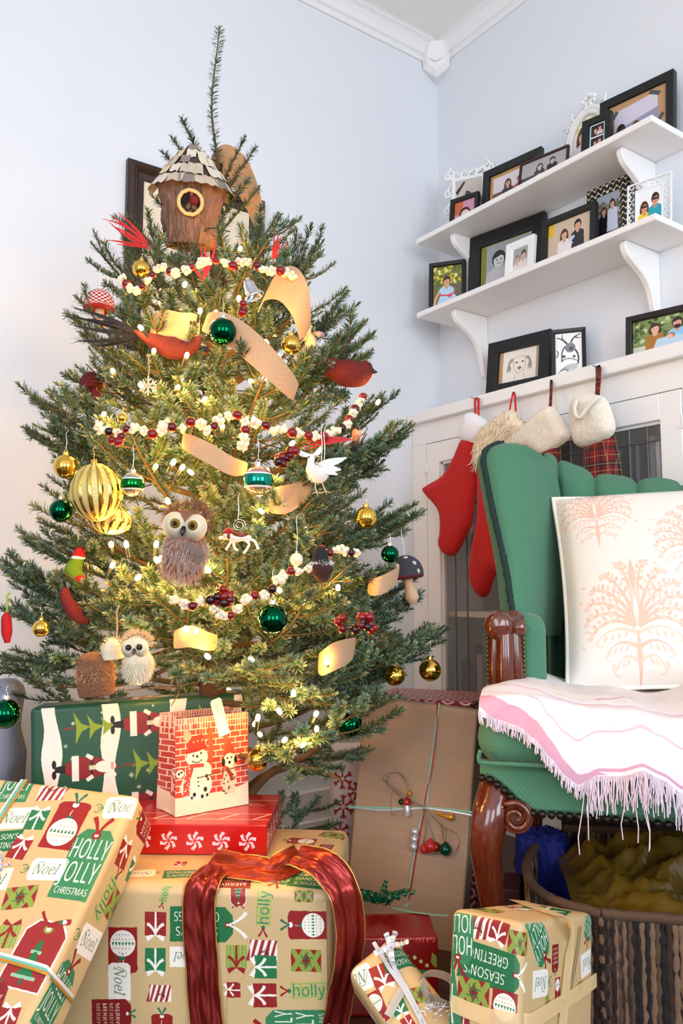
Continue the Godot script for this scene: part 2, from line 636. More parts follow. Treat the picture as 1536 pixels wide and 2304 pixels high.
func wall_with_holes(w: MB, x0: float, x1: float, holes: Array, y0: float, y1: float) -> void:
	var x := x0
	for hl in holes:
		w.box(Vector3((x + hl[0]) / 2, 1.4, 0), Vector3(hl[0] - x, 2.9, 0.12))
		w.box(Vector3((hl[0] + hl[1]) / 2, (y0 - 0.05) / 2, 0), Vector3(hl[1] - hl[0], y0 + 0.05, 0.12))
		w.box(Vector3((hl[0] + hl[1]) / 2, (y1 + 2.85) / 2, 0), Vector3(hl[1] - hl[0], 2.85 - y1, 0.12))
		x = hl[1]
	w.box(Vector3((x + x1) / 2, 1.4, 0), Vector3(x1 - x, 2.9, 0.12))

func crown(w: MB, pf: Array, a: Vector3, b: Vector3, out: Vector3) -> void:
	for i in pf.size() - 1:
		var p: Vector2 = pf[i]
		var q: Vector2 = pf[i + 1]
		var f := [a + out * p.x + Vector3(0, p.y, 0), b + out * p.x + Vector3(0, p.y, 0), b + out * q.x + Vector3(0, q.y, 0), a + out * q.x + Vector3(0, q.y, 0)]
		w.flat(f)

# an outline (any winding) swollen into a cushion: T half thickness in the middle, R how far in from the edge it keeps rising
func puff(w: MB, poly: PackedVector2Array, t: float, r: float, cell: float, x: Transform3D, back := 1.0, uvs := 1.0, bulge = null) -> void:
	var lo := poly[0]
	var hi := poly[0]
	for p in poly:
		lo = lo.min(p); hi = hi.max(p)
	var nx := int(ceil((hi.x - lo.x) / cell)) + 1
	var ny := int(ceil((hi.y - lo.y) / cell)) + 1
	var ins := []
	var pos := []
	var dep := []
	for j in ny + 1:
		for i in nx + 1:
			var p := lo + Vector2(i - 0.5, j - 0.5) * cell
			var inside := Geometry2D.is_point_in_polygon(p, poly)
			var best := INF
			var near := p
			for k in poly.size():
				var q := Geometry2D.get_closest_point_to_segment(p, poly[k], poly[(k + 1) % poly.size()])
				var dd := q.distance_squared_to(p)
				if dd < best:
					best = dd; near = q
			ins.append(inside)
			var d := sqrt(best)
			if not inside or d < cell * 0.25:
				pos.append(near); dep.append(0.0)
			else:
				pos.append(p)
				var s := 1.0 - minf(d / r, 1.0)
				dep.append(sqrt(maxf(0.0, 1.0 - s * s)) * t)
	var row := nx + 1
	for side in [1.0, -back]:
		var first := w.v.size()
		for i in pos.size():
			var z: float = dep[i] * side
			if bulge != null:
				z += (bulge as Callable).call(pos[i]) * (1.0 if dep[i] > 0.0 else 0.0) * side
			w.vert(x * Vector3(pos[i].x, pos[i].y, z), Vector2(pos[i].x, -pos[i].y) * uvs)
		for j in ny:
			for i in nx:
				var a := j * row + i
				if not (ins[a] or ins[a + 1] or ins[a + row] or ins[a + row + 1]):
					continue
				if side > 0:
					w.quad(first + a, first + a + 1, first + a + row + 1, first + a + row)
				else:
					w.quad(first + a, first + a + row, first + a + row + 1, first + a + 1)

func smooth_outline(pts: Array, k := 4) -> PackedVector2Array:
	var o := PackedVector2Array()
	var m := pts.size()
	for i in m:
		var a: Vector2 = pts[(i + m - 1) % m]
		var b: Vector2 = pts[i]
		var c: Vector2 = pts[(i + 1) % m]
		var d: Vector2 = pts[(i + 2) % m]
		for j in k:
			o.append(b.cubic_interpolate(c, a, d, float(j) / k))
	return o
func spline(pts: Array, k := 6) -> Array:
	var o := []
	var m := pts.size()
	for i in m - 1:
		var a = pts[maxi(i - 1, 0)]
		var d = pts[mini(i + 2, m - 1)]
		for j in k:
			o.append(pts[i].cubic_interpolate(pts[i + 1], a, d, float(j) / k))
	o.append(pts[m - 1])
	return o
func wall_x(x: float) -> Transform3D:      # x to the right along the right wall, y up, z out of the wall
	return Transform3D(Basis(Vector3(0, 0, 1), Vector3(0, 1, 0), Vector3(-1, 0, 0)), Vector3(x, 0, 0))
func px_poly(pts: Array, x: float) -> Array:
	var o := []
	for p in pts:
		var q := hx(p[0], p[1], x)
		o.append(Vector2(q.z, q.y))
	return o

func shelves() -> void:
	for k in 2:
		var y: float = [1.668, 1.933][k]
		var t := thing("wall_shelf", ["white wall shelf nearest above the bookcase, with six framed photos", "topmost white wall shelf near the ceiling, with seven framed photos"][k], "shelf", Vector3(0, y, 0.55), Basis.IDENTITY, "white bracket shelves on the right wall")
		var w := MB.new()
		w.box(Vector3(-0.0965, 0.009, 0.005), Vector3(0.193, 0.018, 0.93), 0.002)
		part("board", w, M.white, t)
		w = MB.new()
		w.box(Vector3(-0.0105, -0.004, 0.0), Vector3(0.021, 0.008, 0.90))
		for z in [-0.318, 0.343]:
			var pr := spline([Vector2(0.0, -0.215), Vector2(0.016, -0.212), Vector2(0.025, -0.19), Vector2(0.034, -0.15), Vector2(0.046, -0.115), Vector2(0.072, -0.085), Vector2(0.11, -0.062), Vector2(0.142, -0.042), Vector2(0.156, -0.02), Vector2(0.155, -0.006), Vector2(0.145, -0.0005)], 4)
			pr.append(Vector2(0.0, -0.0005))
			var b := MB.new()
			b.extrude(PackedVector2Array(pr), 0.020, 0.003, Transform3D(Basis(Vector3(-1, 0, 0), Vector3(0, 1, 0), Vector3(0, 0, -1)), Vector3(0, 0, z)))
			part("bracket", b, M.white, t)

func rect_frame(w: MB, wd: float, ht: float, prof: Array, base := 0.0) -> void:     # prof: [inset, forward]
	for i in prof.size() - 1:
		var a: Array = prof[i]
		var b: Array = prof[i + 1]
		var ra := [Vector3(-wd / 2 + a[0], base + a[0], a[1]), Vector3(wd / 2 - a[0], base + a[0], a[1]), Vector3(wd / 2 - a[0], base + ht - a[0], a[1]), Vector3(-wd / 2 + a[0], base + ht - a[0], a[1])]
		var rb := [Vector3(-wd / 2 + b[0], base + b[0], b[1]), Vector3(wd / 2 - b[0], base + b[0], b[1]), Vector3(wd / 2 - b[0], base + ht - b[0], b[1]), Vector3(-wd / 2 + b[0], base + ht - b[0], b[1])]
		for k in 4:
			var n := (k + 1) % 4
			w.flat([ra[k], ra[n], rb[n], rb[k]])

# a photo frame leaning back on a shelf: tl, tr its top corners in the room; yb where it stands
func frame(called: String, label: String, tl: Vector3, tr: Vector3, yb: float, bar: float, depth: float, m: Material, pic: Image, matw := 0.0, matc := Color.WHITE, lean := 0.05, group := "framed photos on the top shelf") -> Node3D:
	var wd := Vector2(tr.x - tl.x, tr.z - tl.z).length()
	var ht := (tl.y + tr.y) * 0.5 - yb
	var xd := (Vector3(tr.x, 0, tr.z) - Vector3(tl.x, 0, tl.z)).normalized()
	var zd := xd.cross(Vector3.UP)
	var b := Basis(xd, Vector3.UP, zd) * Basis(Vector3.RIGHT, -lean)
	var base := (tl + tr) * 0.5
	base.y = yb + 0.0005 + depth * sin(lean) * 0.5
	base += zd * ht * sin(lean)
	var t := thing(called, label, "photo frame", base, b, group)
	var ht2 := ht / cos(lean)
	var w := MB.new()
	rect_frame(w, wd, ht2, [[0.0, 0.0], [0.0, depth], [0.0015, depth + 0.001], [bar * 0.8, depth - 0.001], [bar - 0.001, depth - 0.003], [bar, depth * 0.45]])
	w.flat([Vector3(wd / 2, 0, 0), Vector3(-wd / 2, 0, 0), Vector3(-wd / 2, ht2, 0), Vector3(wd / 2, ht2, 0)])
	part("frame", w, m, t)
	var iw := wd - 2 * bar
	var ih := ht2 - 2 * bar
	if matw > 0.0:
		w = MB.new(); w.box(Vector3(0, ht2 / 2, depth * 0.4), Vector3(iw + 0.002, ih + 0.002, 0.0015))
		part("mat_board", w, mat(matc, 0.85), t)
	photo(t, pic, Vector3(0, ht2 / 2, depth * 0.4 + 0.001), Vector2(iw - 2 * matw + 0.001, ih - 2 * matw + 0.001))
	# strut behind
	w = MB.new()
	w.box(Vector3(0, ht2 * 0.32, -0.008), Vector3(minf(0.03, wd * 0.3), ht2 * 0.6, 0.003), 0.0, Basis(Vector3.RIGHT, 0.12))
	part("strut", w, M.dark_int, t)
	return t
func photo(t: Node3D, pic: Image, c: Vector3, s: Vector2) -> void:
	var w := MB.new()
	var z := c.z
	var h := s * 0.5
	w.flat([Vector3(c.x - h.x, c.y - h.y, z), Vector3(c.x + h.x, c.y - h.y, z), Vector3(c.x + h.x, c.y + h.y, z), Vector3(c.x - h.x, c.y + h.y, z)], [Vector2(0, 1), Vector2(1, 1), Vector2(1, 0), Vector2(0, 0)])
	var m := tex_mat(pic, 0.35)
	part("photo", w, m, t)

# ---- small painted photographs
func person(p: Pen, x: float, y: float, s: float, skin: Color, hair: Color, top: Color, long := true, body := 3.2) -> void:   # x, y the middle of the face; s its half height
	if long:
		p.oval(Vector2(x, y + s * 0.5), Vector2(s * 1.05, s * 1.75), hair)
	p.poly(PackedVector2Array([Vector2(x - s * 0.35, y + s * 0.8), Vector2(x + s * 0.35, y + s * 0.8), Vector2(x + s * 1.5, y + s * 1.5), Vector2(x + s * 1.75, y + s * body), Vector2(x - s * 1.75, y + s * body), Vector2(x - s * 1.5, y + s * 1.5)]), top)
	p.poly(PackedVector2Array([Vector2(x - s * 0.3, y + s * 0.5), Vector2(x + s * 0.3, y + s * 0.5), Vector2(x + s * 0.45, y + s * 1.35), Vector2(x, y + s * 1.7), Vector2(x - s * 0.45, y + s * 1.35)]), skin.darkened(0.08))
	p.oval(Vector2(x, y - s * 0.15), Vector2(s * 0.86, s * 1.08), hair)
	p.oval(Vector2(x, y + s * 0.1), Vector2(s * 0.68, s * 0.92), skin)
	p.poly(PackedVector2Array([Vector2(x - s * 0.75, y - s * 0.2), Vector2(x - s * 0.5, y - s * 0.95), Vector2(x + s * 0.5, y - s * 0.95), Vector2(x + s * 0.75, y - s * 0.2), Vector2(x + s * 0.3, y - s * 0.55)]), hair)
	if s > 6:
		for k in [-1, 1]:
			p.oval(Vector2(x + k * s * 0.27, y), Vector2(s * 0.1, s * 0.07), Color(0.12, 0.09, 0.08))
		p.curve(Vector2(x - s * 0.26, y + s * 0.45), Vector2(x, y + s * 0.62), Vector2(x + s * 0.26, y + s * 0.45), s * 0.12, skin.darkened(0.4))
		p.line([Vector2(x, y + s * 0.05), Vector2(x + s * 0.06, y + s * 0.25)], s * 0.08, skin.darkened(0.15))
func leafy(p: Pen, n: int, y0: float, y1: float, cols: Array, r: float) -> void:
	for i in n:
		p.oval(Vector2(rnd(0, p.w), rnd(y0, y1)), Vector2(rnd(r * 0.5, r), rnd(r * 0.4, r * 0.9)), cols[rng.randi() % cols.size()], rnd(0, 3))

func pictures() -> Array:
	var o := []
	var p: Pen
	var sk := Color(0.86, 0.66, 0.55)
	var dk := Color(0.16, 0.10, 0.08)
	# 0 misty shore with dark rocks
	p = Pen.new(120, 170, Color(0.78, 0.74, 0.72)); p.rect(0, 90, 120, 80, Color(0.42, 0.36, 0.33)); p.poly(PackedVector2Array([Vector2(30, 95), Vector2(48, 40), Vector2(64, 45), Vector2(80, 62), Vector2(118, 70), Vector2(120, 110), Vector2(10, 112)]), Color(0.26, 0.24, 0.25))
	p.poly(PackedVector2Array([Vector2(0, 40), Vector2(36, 4), Vector2(46, 4), Vector2(8, 52)]), Color(0.12, 0.14, 0.17)); p.poly(PackedVector2Array([Vector2(0, 60), Vector2(22, 75), Vector2(34, 110), Vector2(0, 125)]), Color(0.70, 0.5, 0.36)); leafy(p, 30, 100, 165, [Color(0.3, 0.26, 0.24), Color(0.5, 0.44, 0.4)], 9); o.append(p.im)
	# 1 baby on pink
	p = Pen.new(96, 96, Color(0.80, 0.55, 0.66)); p.rect(0, 0, 40, 60, Color(0.78, 0.38, 0.22)); p.oval(Vector2(50, 60), Vector2(26, 28), dk); p.oval(Vector2(52, 68), Vector2(21, 24), Color(0.92, 0.78, 0.72)); p.rect(0, 78, 96, 20, Color(0.9, 0.9, 0.92)); o.append(p.im)
	# 2 two friends, sepia left edge
	p = Pen.new(150, 110, Color(0.85, 0.82, 0.84)); p.rect(0, 60, 150, 50, Color(0.42, 0.3, 0.3)); person(p, 58, 36, 13, sk, Color(0.2, 0.13, 0.1), Color(0.24, 0.19, 0.2), true, 6); person(p, 104, 40, 12, sk, Color(0.18, 0.12, 0.1), Color(0.78, 0.16, 0.32), false, 6); person(p, 140, 44, 11, sk, dk, Color(0.4, 0.32, 0.36), true, 6); o.append(p.im)
	# 3 black and white couple on a sofa
	p = Pen.new(150, 100, Color(0.66, 0.65, 0.66)); p.rect(0, 62, 150, 40, Color(0.28, 0.27, 0.28)); person(p, 62, 34, 11, Color(0.8, 0.78, 0.78), Color(0.2, 0.2, 0.2), Color(0.24, 0.23, 0.24), true, 5.5); person(p, 104, 27, 11, Color(0.76, 0.75, 0.75), Color(0.1, 0.1, 0.1), Color(0.13, 0.13, 0.14), false, 6); p.oval(Vector2(66, 72), Vector2(16, 7), Color(0.78, 0.77, 0.77)); o.append(p.im)
	# 4 woman with long brown hair
	p = Pen.new(110, 140, Color(0.93, 0.92, 0.88)); leafy(p, 14, 0, 40, [Color(0.8, 0.78, 0.35), Color(0.9, 0.9, 0.8)], 14); person(p, 42, 56, 22, Color(0.88, 0.67, 0.58), Color(0.30, 0.18, 0.12), Color(0.93, 0.9, 0.9)); person(p, 92, 60, 20, sk, Color(0.24, 0.15, 0.1), Color(0.75, 0.75, 0.8)); o.append(p.im)
	# 5 strip of booth pictures
	p = Pen.new(80, 130, Color(0.93, 0.94, 0.95)); p.rect(0, 0, 5, 130, Color(0.1, 0.62, 0.68)); p.rect(75, 0, 5, 130, Color(0.1, 0.62, 0.68))
	for k in 2:
		p.rect(9, 6 + k * 62, 62, 55, Color(0.10, 0.09, 0.12)); person(p, 30, 30 + k * 62, 11, sk, dk, Color(0.22, 0.15, 0.16), false, 2.6); person(p, 52, 24 + k * 62, 10, sk, Color(0.3, 0.16, 0.1), Color(0.8, 0.75, 0.75), true, 3.2)
	o.append(p.im)
	# 6 heads in a field under a wide sky, taped to brown paper
	p = Pen.new(200, 150, Color(0.74, 0.58, 0.42)); p.poly(PackedVector2Array([Vector2(18, 26), Vector2(168, 14), Vector2(174, 128), Vector2(24, 150)]), Color(0.80, 0.79, 0.86)); p.poly(PackedVector2Array([Vector2(20, 92), Vector2(172, 66), Vector2(174, 128), Vector2(22, 150)]), Color(0.58, 0.58, 0.68)); person(p, 44, 96, 18, Color(0.3, 0.25, 0.22), dk, Color(0.6, 0.58, 0.6), false); person(p, 96, 104, 17, sk, Color(0.34, 0.2, 0.13), Color(0.3, 0.24, 0.3))
	for q in [[Vector2(18, 40), 0.9], [Vector2(160, 16), -0.5], [Vector2(176, 112), 0.9]]:
		var d: Vector2 = Vector2.RIGHT.rotated(-q[1])
		p.line([q[0] - d * 20, q[0] + d * 20], 13, Color(0.30, 0.31, 0.33))
	o.append(p.im)
	# 7 little girl in a pale blue dress before autumn leaves
	p = Pen.new(110, 150, Color(0.42, 0.44, 0.24)); leafy(p, 70, 0, 70, [Color(0.80, 0.74, 0.20), Color(0.55, 0.58, 0.18), Color(0.9, 0.88, 0.55), Color(0.36, 0.4, 0.14)], 9); p.rect(60, 74, 60, 80, Color(0.42, 0.38, 0.35)); leafy(p, 20, 66, 110, [Color(0.5, 0.52, 0.2), Color(0.42, 0.4, 0.25)], 8)
	p.poly(PackedVector2Array([Vector2(32, 84), Vector2(72, 84), Vector2(80, 104), Vector2(108, 146), Vector2(12, 150), Vector2(28, 108)]), Color(0.70, 0.83, 0.95)); p.line([Vector2(30, 86), Vector2(10, 118), Vector2(4, 146)], 9, sk); person(p, 52, 58, 17, Color(0.85, 0.65, 0.52), Color(0.28, 0.17, 0.12), Color(0.70, 0.83, 0.95), false, 2.4); p.line([Vector2(26, 108), Vector2(60, 111), Vector2(82, 103)], 6, Color(0.9, 0.25, 0.38)); p.oval(Vector2(64, 112), Vector2(8, 6), Color(0.9, 0.22, 0.35)); o.append(p.im)
	# 8 two women, black and white, green at the side
	p = Pen.new(150, 130, Color(0.60, 0.64, 0.66)); p.rect(0, 0, 14, 130, Color(0.5, 0.52, 0.2)); person(p, 52, 52, 24, Color(0.82, 0.82, 0.83), Color(0.13, 0.13, 0.14), Color(0.75, 0.76, 0.78), false); person(p, 104, 72, 27, Color(0.86, 0.86, 0.87), Color(0.55, 0.56, 0.57), Color(0.68, 0.7, 0.72)); o.append(p.im)
	# 9 two small children
	p = Pen.new(96, 96, Color(0.62, 0.64, 0.62)); person(p, 28, 50, 18, Color(0.88, 0.70, 0.64), Color(0.6, 0.45, 0.36), Color(0.9, 0.85, 0.85), false); person(p, 66, 36, 19, Color(0.86, 0.68, 0.62), Color(0.3, 0.2, 0.16), Color(0.88, 0.84, 0.84), false); o.append(p.im)
	# 10 couple, dark suit and white dress
	p = Pen.new(160, 120, Color(0.80, 0.72, 0.62)); p.rect(0, 0, 24, 40, Color(0.86, 0.7, 0.2)); person(p, 62, 46, 15, sk, Color(0.24, 0.16, 0.12), Color(0.9, 0.87, 0.87), true, 6); person(p, 112, 30, 15, sk, Color(0.14, 0.09, 0.07), Color(0.15, 0.14, 0.16), false, 7); p.line([Vector2(100, 60), Vector2(84, 72), Vector2(92, 84)], 10, Color(0.75, 0.82, 0.95)); p.poly(PackedVector2Array([Vector2(48, 120), Vector2(70, 80), Vector2(92, 76), Vector2(88, 120)]), Color(0.9, 0.88, 0.9)); o.append(p.im)
	# 11 two women standing
	p = Pen.new(90, 160, Color(0.62, 0.66, 0.72)); p.rect(0, 70, 90, 90, Color(0.33, 0.3, 0.33)); leafy(p, 20, 20, 90, [Color(0.4, 0.42, 0.34), Color(0.5, 0.5, 0.45)], 10); person(p, 28, 52, 12, sk, Color(0.26, 0.13, 0.1), Color(0.10, 0.08, 0.12), true, 10); person(p, 60, 36, 12, sk, Color(0.14, 0.08, 0.07), Color(0.80, 0.84, 0.93), true, 7); o.append(p.im)
	# 12 two women in sunglasses, yellow and turquoise
	p = Pen.new(110, 140, Color(0.93, 0.95, 0.97)); person(p, 34, 66, 19, Color(0.86, 0.6, 0.48), Color(0.32, 0.18, 0.12), Color(0.92, 0.80, 0.16)); person(p, 82, 46, 20, Color(0.86, 0.6, 0.5), Color(0.16, 0.1, 0.09), Color(0.12, 0.62, 0.70), false, 5)
	for q in [Vector2(34, 64), Vector2(82, 44)]:
		p.rect(q.x - 12, q.y - 3, 24, 7, Color(0.05, 0.04, 0.05))
	o.append(p.im)
	# 13 pencil drawing of a spaniel's head
	p = Pen.new(150, 120, Color(0.93, 0.91, 0.87)); p.rect(0, 0, 14, 120, Color(0.72, 0.60, 0.47)); p.rect(136, 0, 14, 120, Color(0.66, 0.60, 0.55)); var g := Color(0.62, 0.61, 0.60)
	for k in 26:
		for s in [-1, 1]:
			p.curve(Vector2(76 + s * 26 + rnd(-5, 5), 34 + rnd(-6, 6)), Vector2(76 + s * 44 + rnd(-4, 4), 44), Vector2(76 + s * 38 + rnd(-8, 8), 74 + rnd(-8, 8)), 1.2, Color(0.66, 0.65, 0.64).darkened(rnd(0, 0.25)))
	p.curve(Vector2(52, 34), Vector2(76, 18), Vector2(100, 34), 1.5, g); p.curve(Vector2(54, 40), Vector2(52, 70), Vector2(66, 86), 1.5, g); p.curve(Vector2(98, 40), Vector2(100, 70), Vector2(86, 86), 1.5, g); p.curve(Vector2(66, 86), Vector2(76, 94), Vector2(86, 86), 1.5, g)
	p.oval(Vector2(65, 48), Vector2(4, 3.4), Color(0.35, 0.34, 0.34)); p.oval(Vector2(87, 48), Vector2(4, 3.4), Color(0.35, 0.34, 0.34)); p.oval(Vector2(76, 70), Vector2(7, 5), Color(0.42, 0.41, 0.41)); p.line([Vector2(76, 74), Vector2(76, 82)], 1.5, g); p.curve(Vector2(60, 92), Vector2(62, 108), Vector2(56, 118), 1.5, g); p.curve(Vector2(92, 92), Vector2(94, 108), Vector2(100, 118), 1.5, g); o.append(p.im)
	# 14 brush drawing of a deer looking up
	p = Pen.new(100, 150, Color(0.94, 0.95, 0.96)); var ink := Color(0.16, 0.18, 0.22)
	p.oval(Vector2(56, 52), Vector2(20, 17), Color(0.50, 0.52, 0.56)); p.oval(Vector2(60, 56), Vector2(9, 7), Color(0.3, 0.31, 0.35)); p.curve(Vector2(36, 48), Vector2(18, 70), Vector2(26, 100), 4, ink); p.curve(Vector2(74, 60), Vector2(92, 80), Vector2(84, 110), 5, ink); p.curve(Vector2(44, 38), Vector2(30, 20), Vector2(4, 14), 6, ink, 2); p.curve(Vector2(60, 34), Vector2(66, 14), Vector2(96, 6), 6, ink, 2); p.curve(Vector2(30, 24), Vector2(22, 10), Vector2(30, 2), 4, ink, 1); p.curve(Vector2(76, 16), Vector2(86, 22), Vector2(98, 20), 4, ink, 1); p.oval(Vector2(32, 82), Vector2(6, 4), ink); p.oval(Vector2(70, 84), Vector2(5, 4), ink); p.curve(Vector2(20, 100), Vector2(50, 78), Vector2(88, 104), 2, ink); p.curve(Vector2(6, 60), Vector2(16, 70), Vector2(4, 84), 3, ink)
	for k in 9:
		p.curve(Vector2(8 + k * 4, 140 - k * 2), Vector2(40, 104 + k * 5), Vector2(88 - k * 2, 112 + k * 4), 1.4, Color(0.45, 0.47, 0.52))
	o.append(p.im)
	# 15 family on a lawn
	p = Pen.new(220, 140, Color(0.48, 0.55, 0.33)); leafy(p, 120, 0, 90, [Color(0.30, 0.40, 0.18), Color(0.55, 0.63, 0.40), Color(0.72, 0.78, 0.6), Color(0.24, 0.30, 0.16)], 10); p.rect(0, 108, 220, 40, Color(0.78, 0.80, 0.74)); person(p, 74, 44, 19, Color(0.90, 0.72, 0.64), Color(0.28, 0.17, 0.12), Color(0.66, 0.45, 0.18), true, 4.6); person(p, 146, 38, 20, Color(0.86, 0.66, 0.56), Color(0.18, 0.12, 0.1), Color(0.55, 0.76, 0.92), false, 5); p.oval(Vector2(146, 52), Vector2(12, 8), Color(0.2, 0.12, 0.1)); p.poly(PackedVector2Array([Vector2(80, 88), Vector2(150, 84), Vector2(200, 110), Vector2(190, 134), Vector2(66, 132)]), Color(0.72, 0.82, 0.9)); p.oval(Vector2(126, 84), Vector2(13, 11), Color(0.72, 0.45, 0.36)); p.oval(Vector2(122, 88), Vector2(10, 9), Color(0.9, 0.72, 0.66)); o.append(p.im)
	for im in o:      # soften and grain them like small prints
		var w: int = im.get_width()
		var h: int = im.get_height()
		im.resize(w * 5 / 12, h * 5 / 12, Image.INTERPOLATE_LANCZOS)
		im.resize(w, h, Image.INTERPOLATE_CUBIC)
		for k in w * h / 3:
			var x := rng.randi() % w
			var y := rng.randi() % h
			im.set_pixel(x, y, (im.get_pixel(x, y) * rnd(0.9, 1.1)).clamp())
	return o

func curl(c: Vector2, r0: float, a0: float, turns: float, r1 := 0.2) -> Array:
	var o := []
	for i in 15:
		var t := i / 14.0
		var r := r0 * lerpf(1.0, r1, t)
		o.append(Vector3(c.x + cos(a0 + TAU * turns * t) * r, c.y + sin(a0 + TAU * turns * t) * r, 0))
	return o

func frames() -> void:
	var pic := pictures()
	var s1 := 1.952
	var s2 := 1.687
	var g1 := "framed photos on the top shelf"
	var g2 := "framed photos on the second shelf"
	var g3 := "framed pictures on the mantel of the bookcase"
	var t: Node3D
	var w: MB
	var blk: Material = M.black
	var white := mat(Color(0.93, 0.935, 0.94), 0.4)
	var maroon := mat(Color(0.20, 0.07, 0.07), 0.35)
	# 1 white scroll frame at the left end of the top shelf
	var a := hx(1019, 408, -0.08)
	var b := hy(1092, 392, a.y)
	t = frame("photo_frame", "large white frame with open scrollwork round it at the left end of the top shelf", a, b, s1 + 0.03, 0.012, 0.012, white, pic[0], 0.0, Color.WHITE, 0.06, g1)
	t.position.y -= 0.0
	w = MB.new()
	var fw2 := (b - a).length()
	var fh := a.y - s1 - 0.03
	for s in [-1.0, 1.0]:
		for k in 4:
			var y := -0.01 + (fh + 0.02) * k / 3.2
			w.tube(curl(Vector2(s * (fw2 / 2 + 0.016), y + 0.018), 0.017, PI / 2 if s > 0 else PI / 2, -0.85 * s), 0.0042, 6)
			w.tube([Vector3(s * fw2 / 2, y, 0), Vector3(s * (fw2 / 2 + 0.012), y + 0.02, 0), Vector3(s * (fw2 / 2 + 0.018), y + 0.036, 0), Vector3(s * (fw2 / 2 + 0.004), y + 0.056, 0)], 0.0052, 6)
	for k in 4:
		var x := -fw2 / 2 + fw2 * (k + 0.5) / 4
		var s := 1.0 if k > 1 else -1.0
		w.tube(curl(Vector2(x, fh + 0.018), 0.016, -PI / 2, 0.85 * s), 0.0042, 6)
		w.tube([Vector3(x - 0.02, fh, 0), Vector3(x - 0.012, fh + 0.024, 0), Vector3(x + 0.006, fh + 0.034, 0), Vector3(x + 0.02, fh + 0.014, 0)], 0.0045, 6)
	for s in [-1.0, 1.0]:
		w.tube(curl(Vector2(s * (fw2 / 2 + 0.014), fh + 0.022), 0.02, PI if s > 0 else 0.0, -1.1 * s), 0.0046, 6)
	w.tube([Vector3(-fw2 / 2, -0.003, 0), Vector3(-fw2 / 2 - 0.012, -0.022, 0), Vector3(-fw2 / 2 - 0.02, -0.029, 0)], 0.006, 6)
	w.tube([Vector3(fw2 / 2, -0.003, 0), Vector3(fw2 / 2 + 0.012, -0.022, 0), Vector3(fw2 / 2 + 0.02, -0.029, 0)], 0.006, 6)
	w.box(Vector3(0, -0.016, 0), Vector3(fw2, 0.03, 0.008), 0.002)
	part("scrollwork", w, white, t)
	a = hx(1017, 455, -0.13); b = hy(1080, 434, a.y)
	frame("photo_frame", "small black frame with a pink baby photo in front of the white scroll frame", a, b, s1, 0.016, 0.013, blk, pic[1], 0.0, Color.WHITE, 0.12, g1)
	a = hx(1094, 394, -0.07); b = hy(1224, 335, a.y)
	frame("photo_frame", "wide black frame with tan mat and photo of friends, behind the thin maroon frame", a, b, s1, 0.026, 0.018, blk, pic[2], 0.012, Color(0.74, 0.58, 0.36), 0.10, g1)
	a = hx(1173, 374, -0.135); b = hy(1282, 329, a.y)
	frame("photo_frame", "thin maroon frame with a black-and-white photo of a couple on the top shelf", a, b, s1, 0.007, 0.010, maroon, pic[3], 0.0, Color.WHITE, 0.2, g1)
	# 5 oval white frame with leafy scrolls
	a = hx(1262, 300, -0.06); b = hy(1372, 232, a.y)
	var ctr := (a + b) * 0.5
	ctr.y = s1
	var xd := (Vector3(b.x, 0, b.z) - Vector3(a.x, 0, a.z)).normalized()
	t = thing("photo_frame", "ornate white oval frame with leafy scrolls and a photo of a long-haired woman", "photo frame", ctr - xd.cross(Vector3.UP) * 0.0, Basis(xd, Vector3.UP, xd.cross(Vector3.UP)) * Basis(Vector3.RIGHT, -0.08), g1)
	w = MB.new()
	var cy := 0.122
	for ring in [[0.062, 0.081, 0.0085], [0.074, 0.095, 0.007]]:
		var pth := []
		for i in 41:
			pth.append(Vector3(cos(TAU * i / 40) * ring[0], cy + sin(TAU * i / 40) * ring[1], 0.004))
		w.tube(pth, ring[2], 8, false)
	part("frame", w, white, t)
	w = MB.new()
	for i in 16:
		var an := TAU * (i + 0.5) / 16
		var c := Vector2(cos(an) * 0.094, cy + sin(an) * 0.115)
		if c.y < 0.025:
			continue
		var dirn := Vector2(cos(an), sin(an))
		var sd := 1.0 if i % 2 == 0 else -1.0
		w.tube(curl(c, 0.0135, an + PI, 0.8 * sd), 0.0042, 6)
		w.tube([Vector3(c.x - dirn.x * 0.016, c.y - dirn.y * 0.016, 0), Vector3(c.x + dirn.y * 0.012 * sd, c.y - dirn.x * 0.012 * sd, 0), Vector3(c.x + dirn.x * 0.022, c.y + dirn.y * 0.022, 0)], [0.006, 0.005, 0.003], 6)
	for k in 5:
		w.ball(Vector3((k - 2) * 0.011, cy + 0.142 - absf(k - 2) * 0.007, 0), 0.0085, 8, 6)
	w.box(Vector3(0, 0.011, 0), Vector3(0.10, 0.022, 0.012), 0.003)
	part("scrollwork", w, white, t)
	w = MB.new()
	var ell := PackedVector2Array()
	for i in 32:
		ell.append(Vector2(cos(TAU * i / 32) * 0.064, cy + sin(TAU * i / 32) * 0.084))
	w.extrude(ell, 0.002, 0.0, Transform3D(Basis.IDENTITY, Vector3(0, 0, 0)))
	for i in w.v.size():
		w.uv[i] = Vector2(w.v[i].x / 0.128 + 0.5, 0.5 - (w.v[i].y - cy) / 0.168)
	part("photo", w, tex_mat(pic[4], 0.35), t)
	a = hx(1315, 282, -0.12); b = hy(1380, 255, a.y)
	frame("photo_frame", "small black frame with a turquoise booth-picture strip, before the big black landscape frame", a, b, s1, 0.020, 0.016, blk, pic[5], 0.0, Color.WHITE, 0.14, g1)
	a = hx(1357, 241, -0.07); b = hy(1522, 163, a.y)
	frame("photo_frame", "big black landscape frame with photo taped on brown paper, right end of top shelf", a, b, s1, 0.024, 0.02, blk, pic[6], 0.0, Color.WHITE, 0.09, g1)
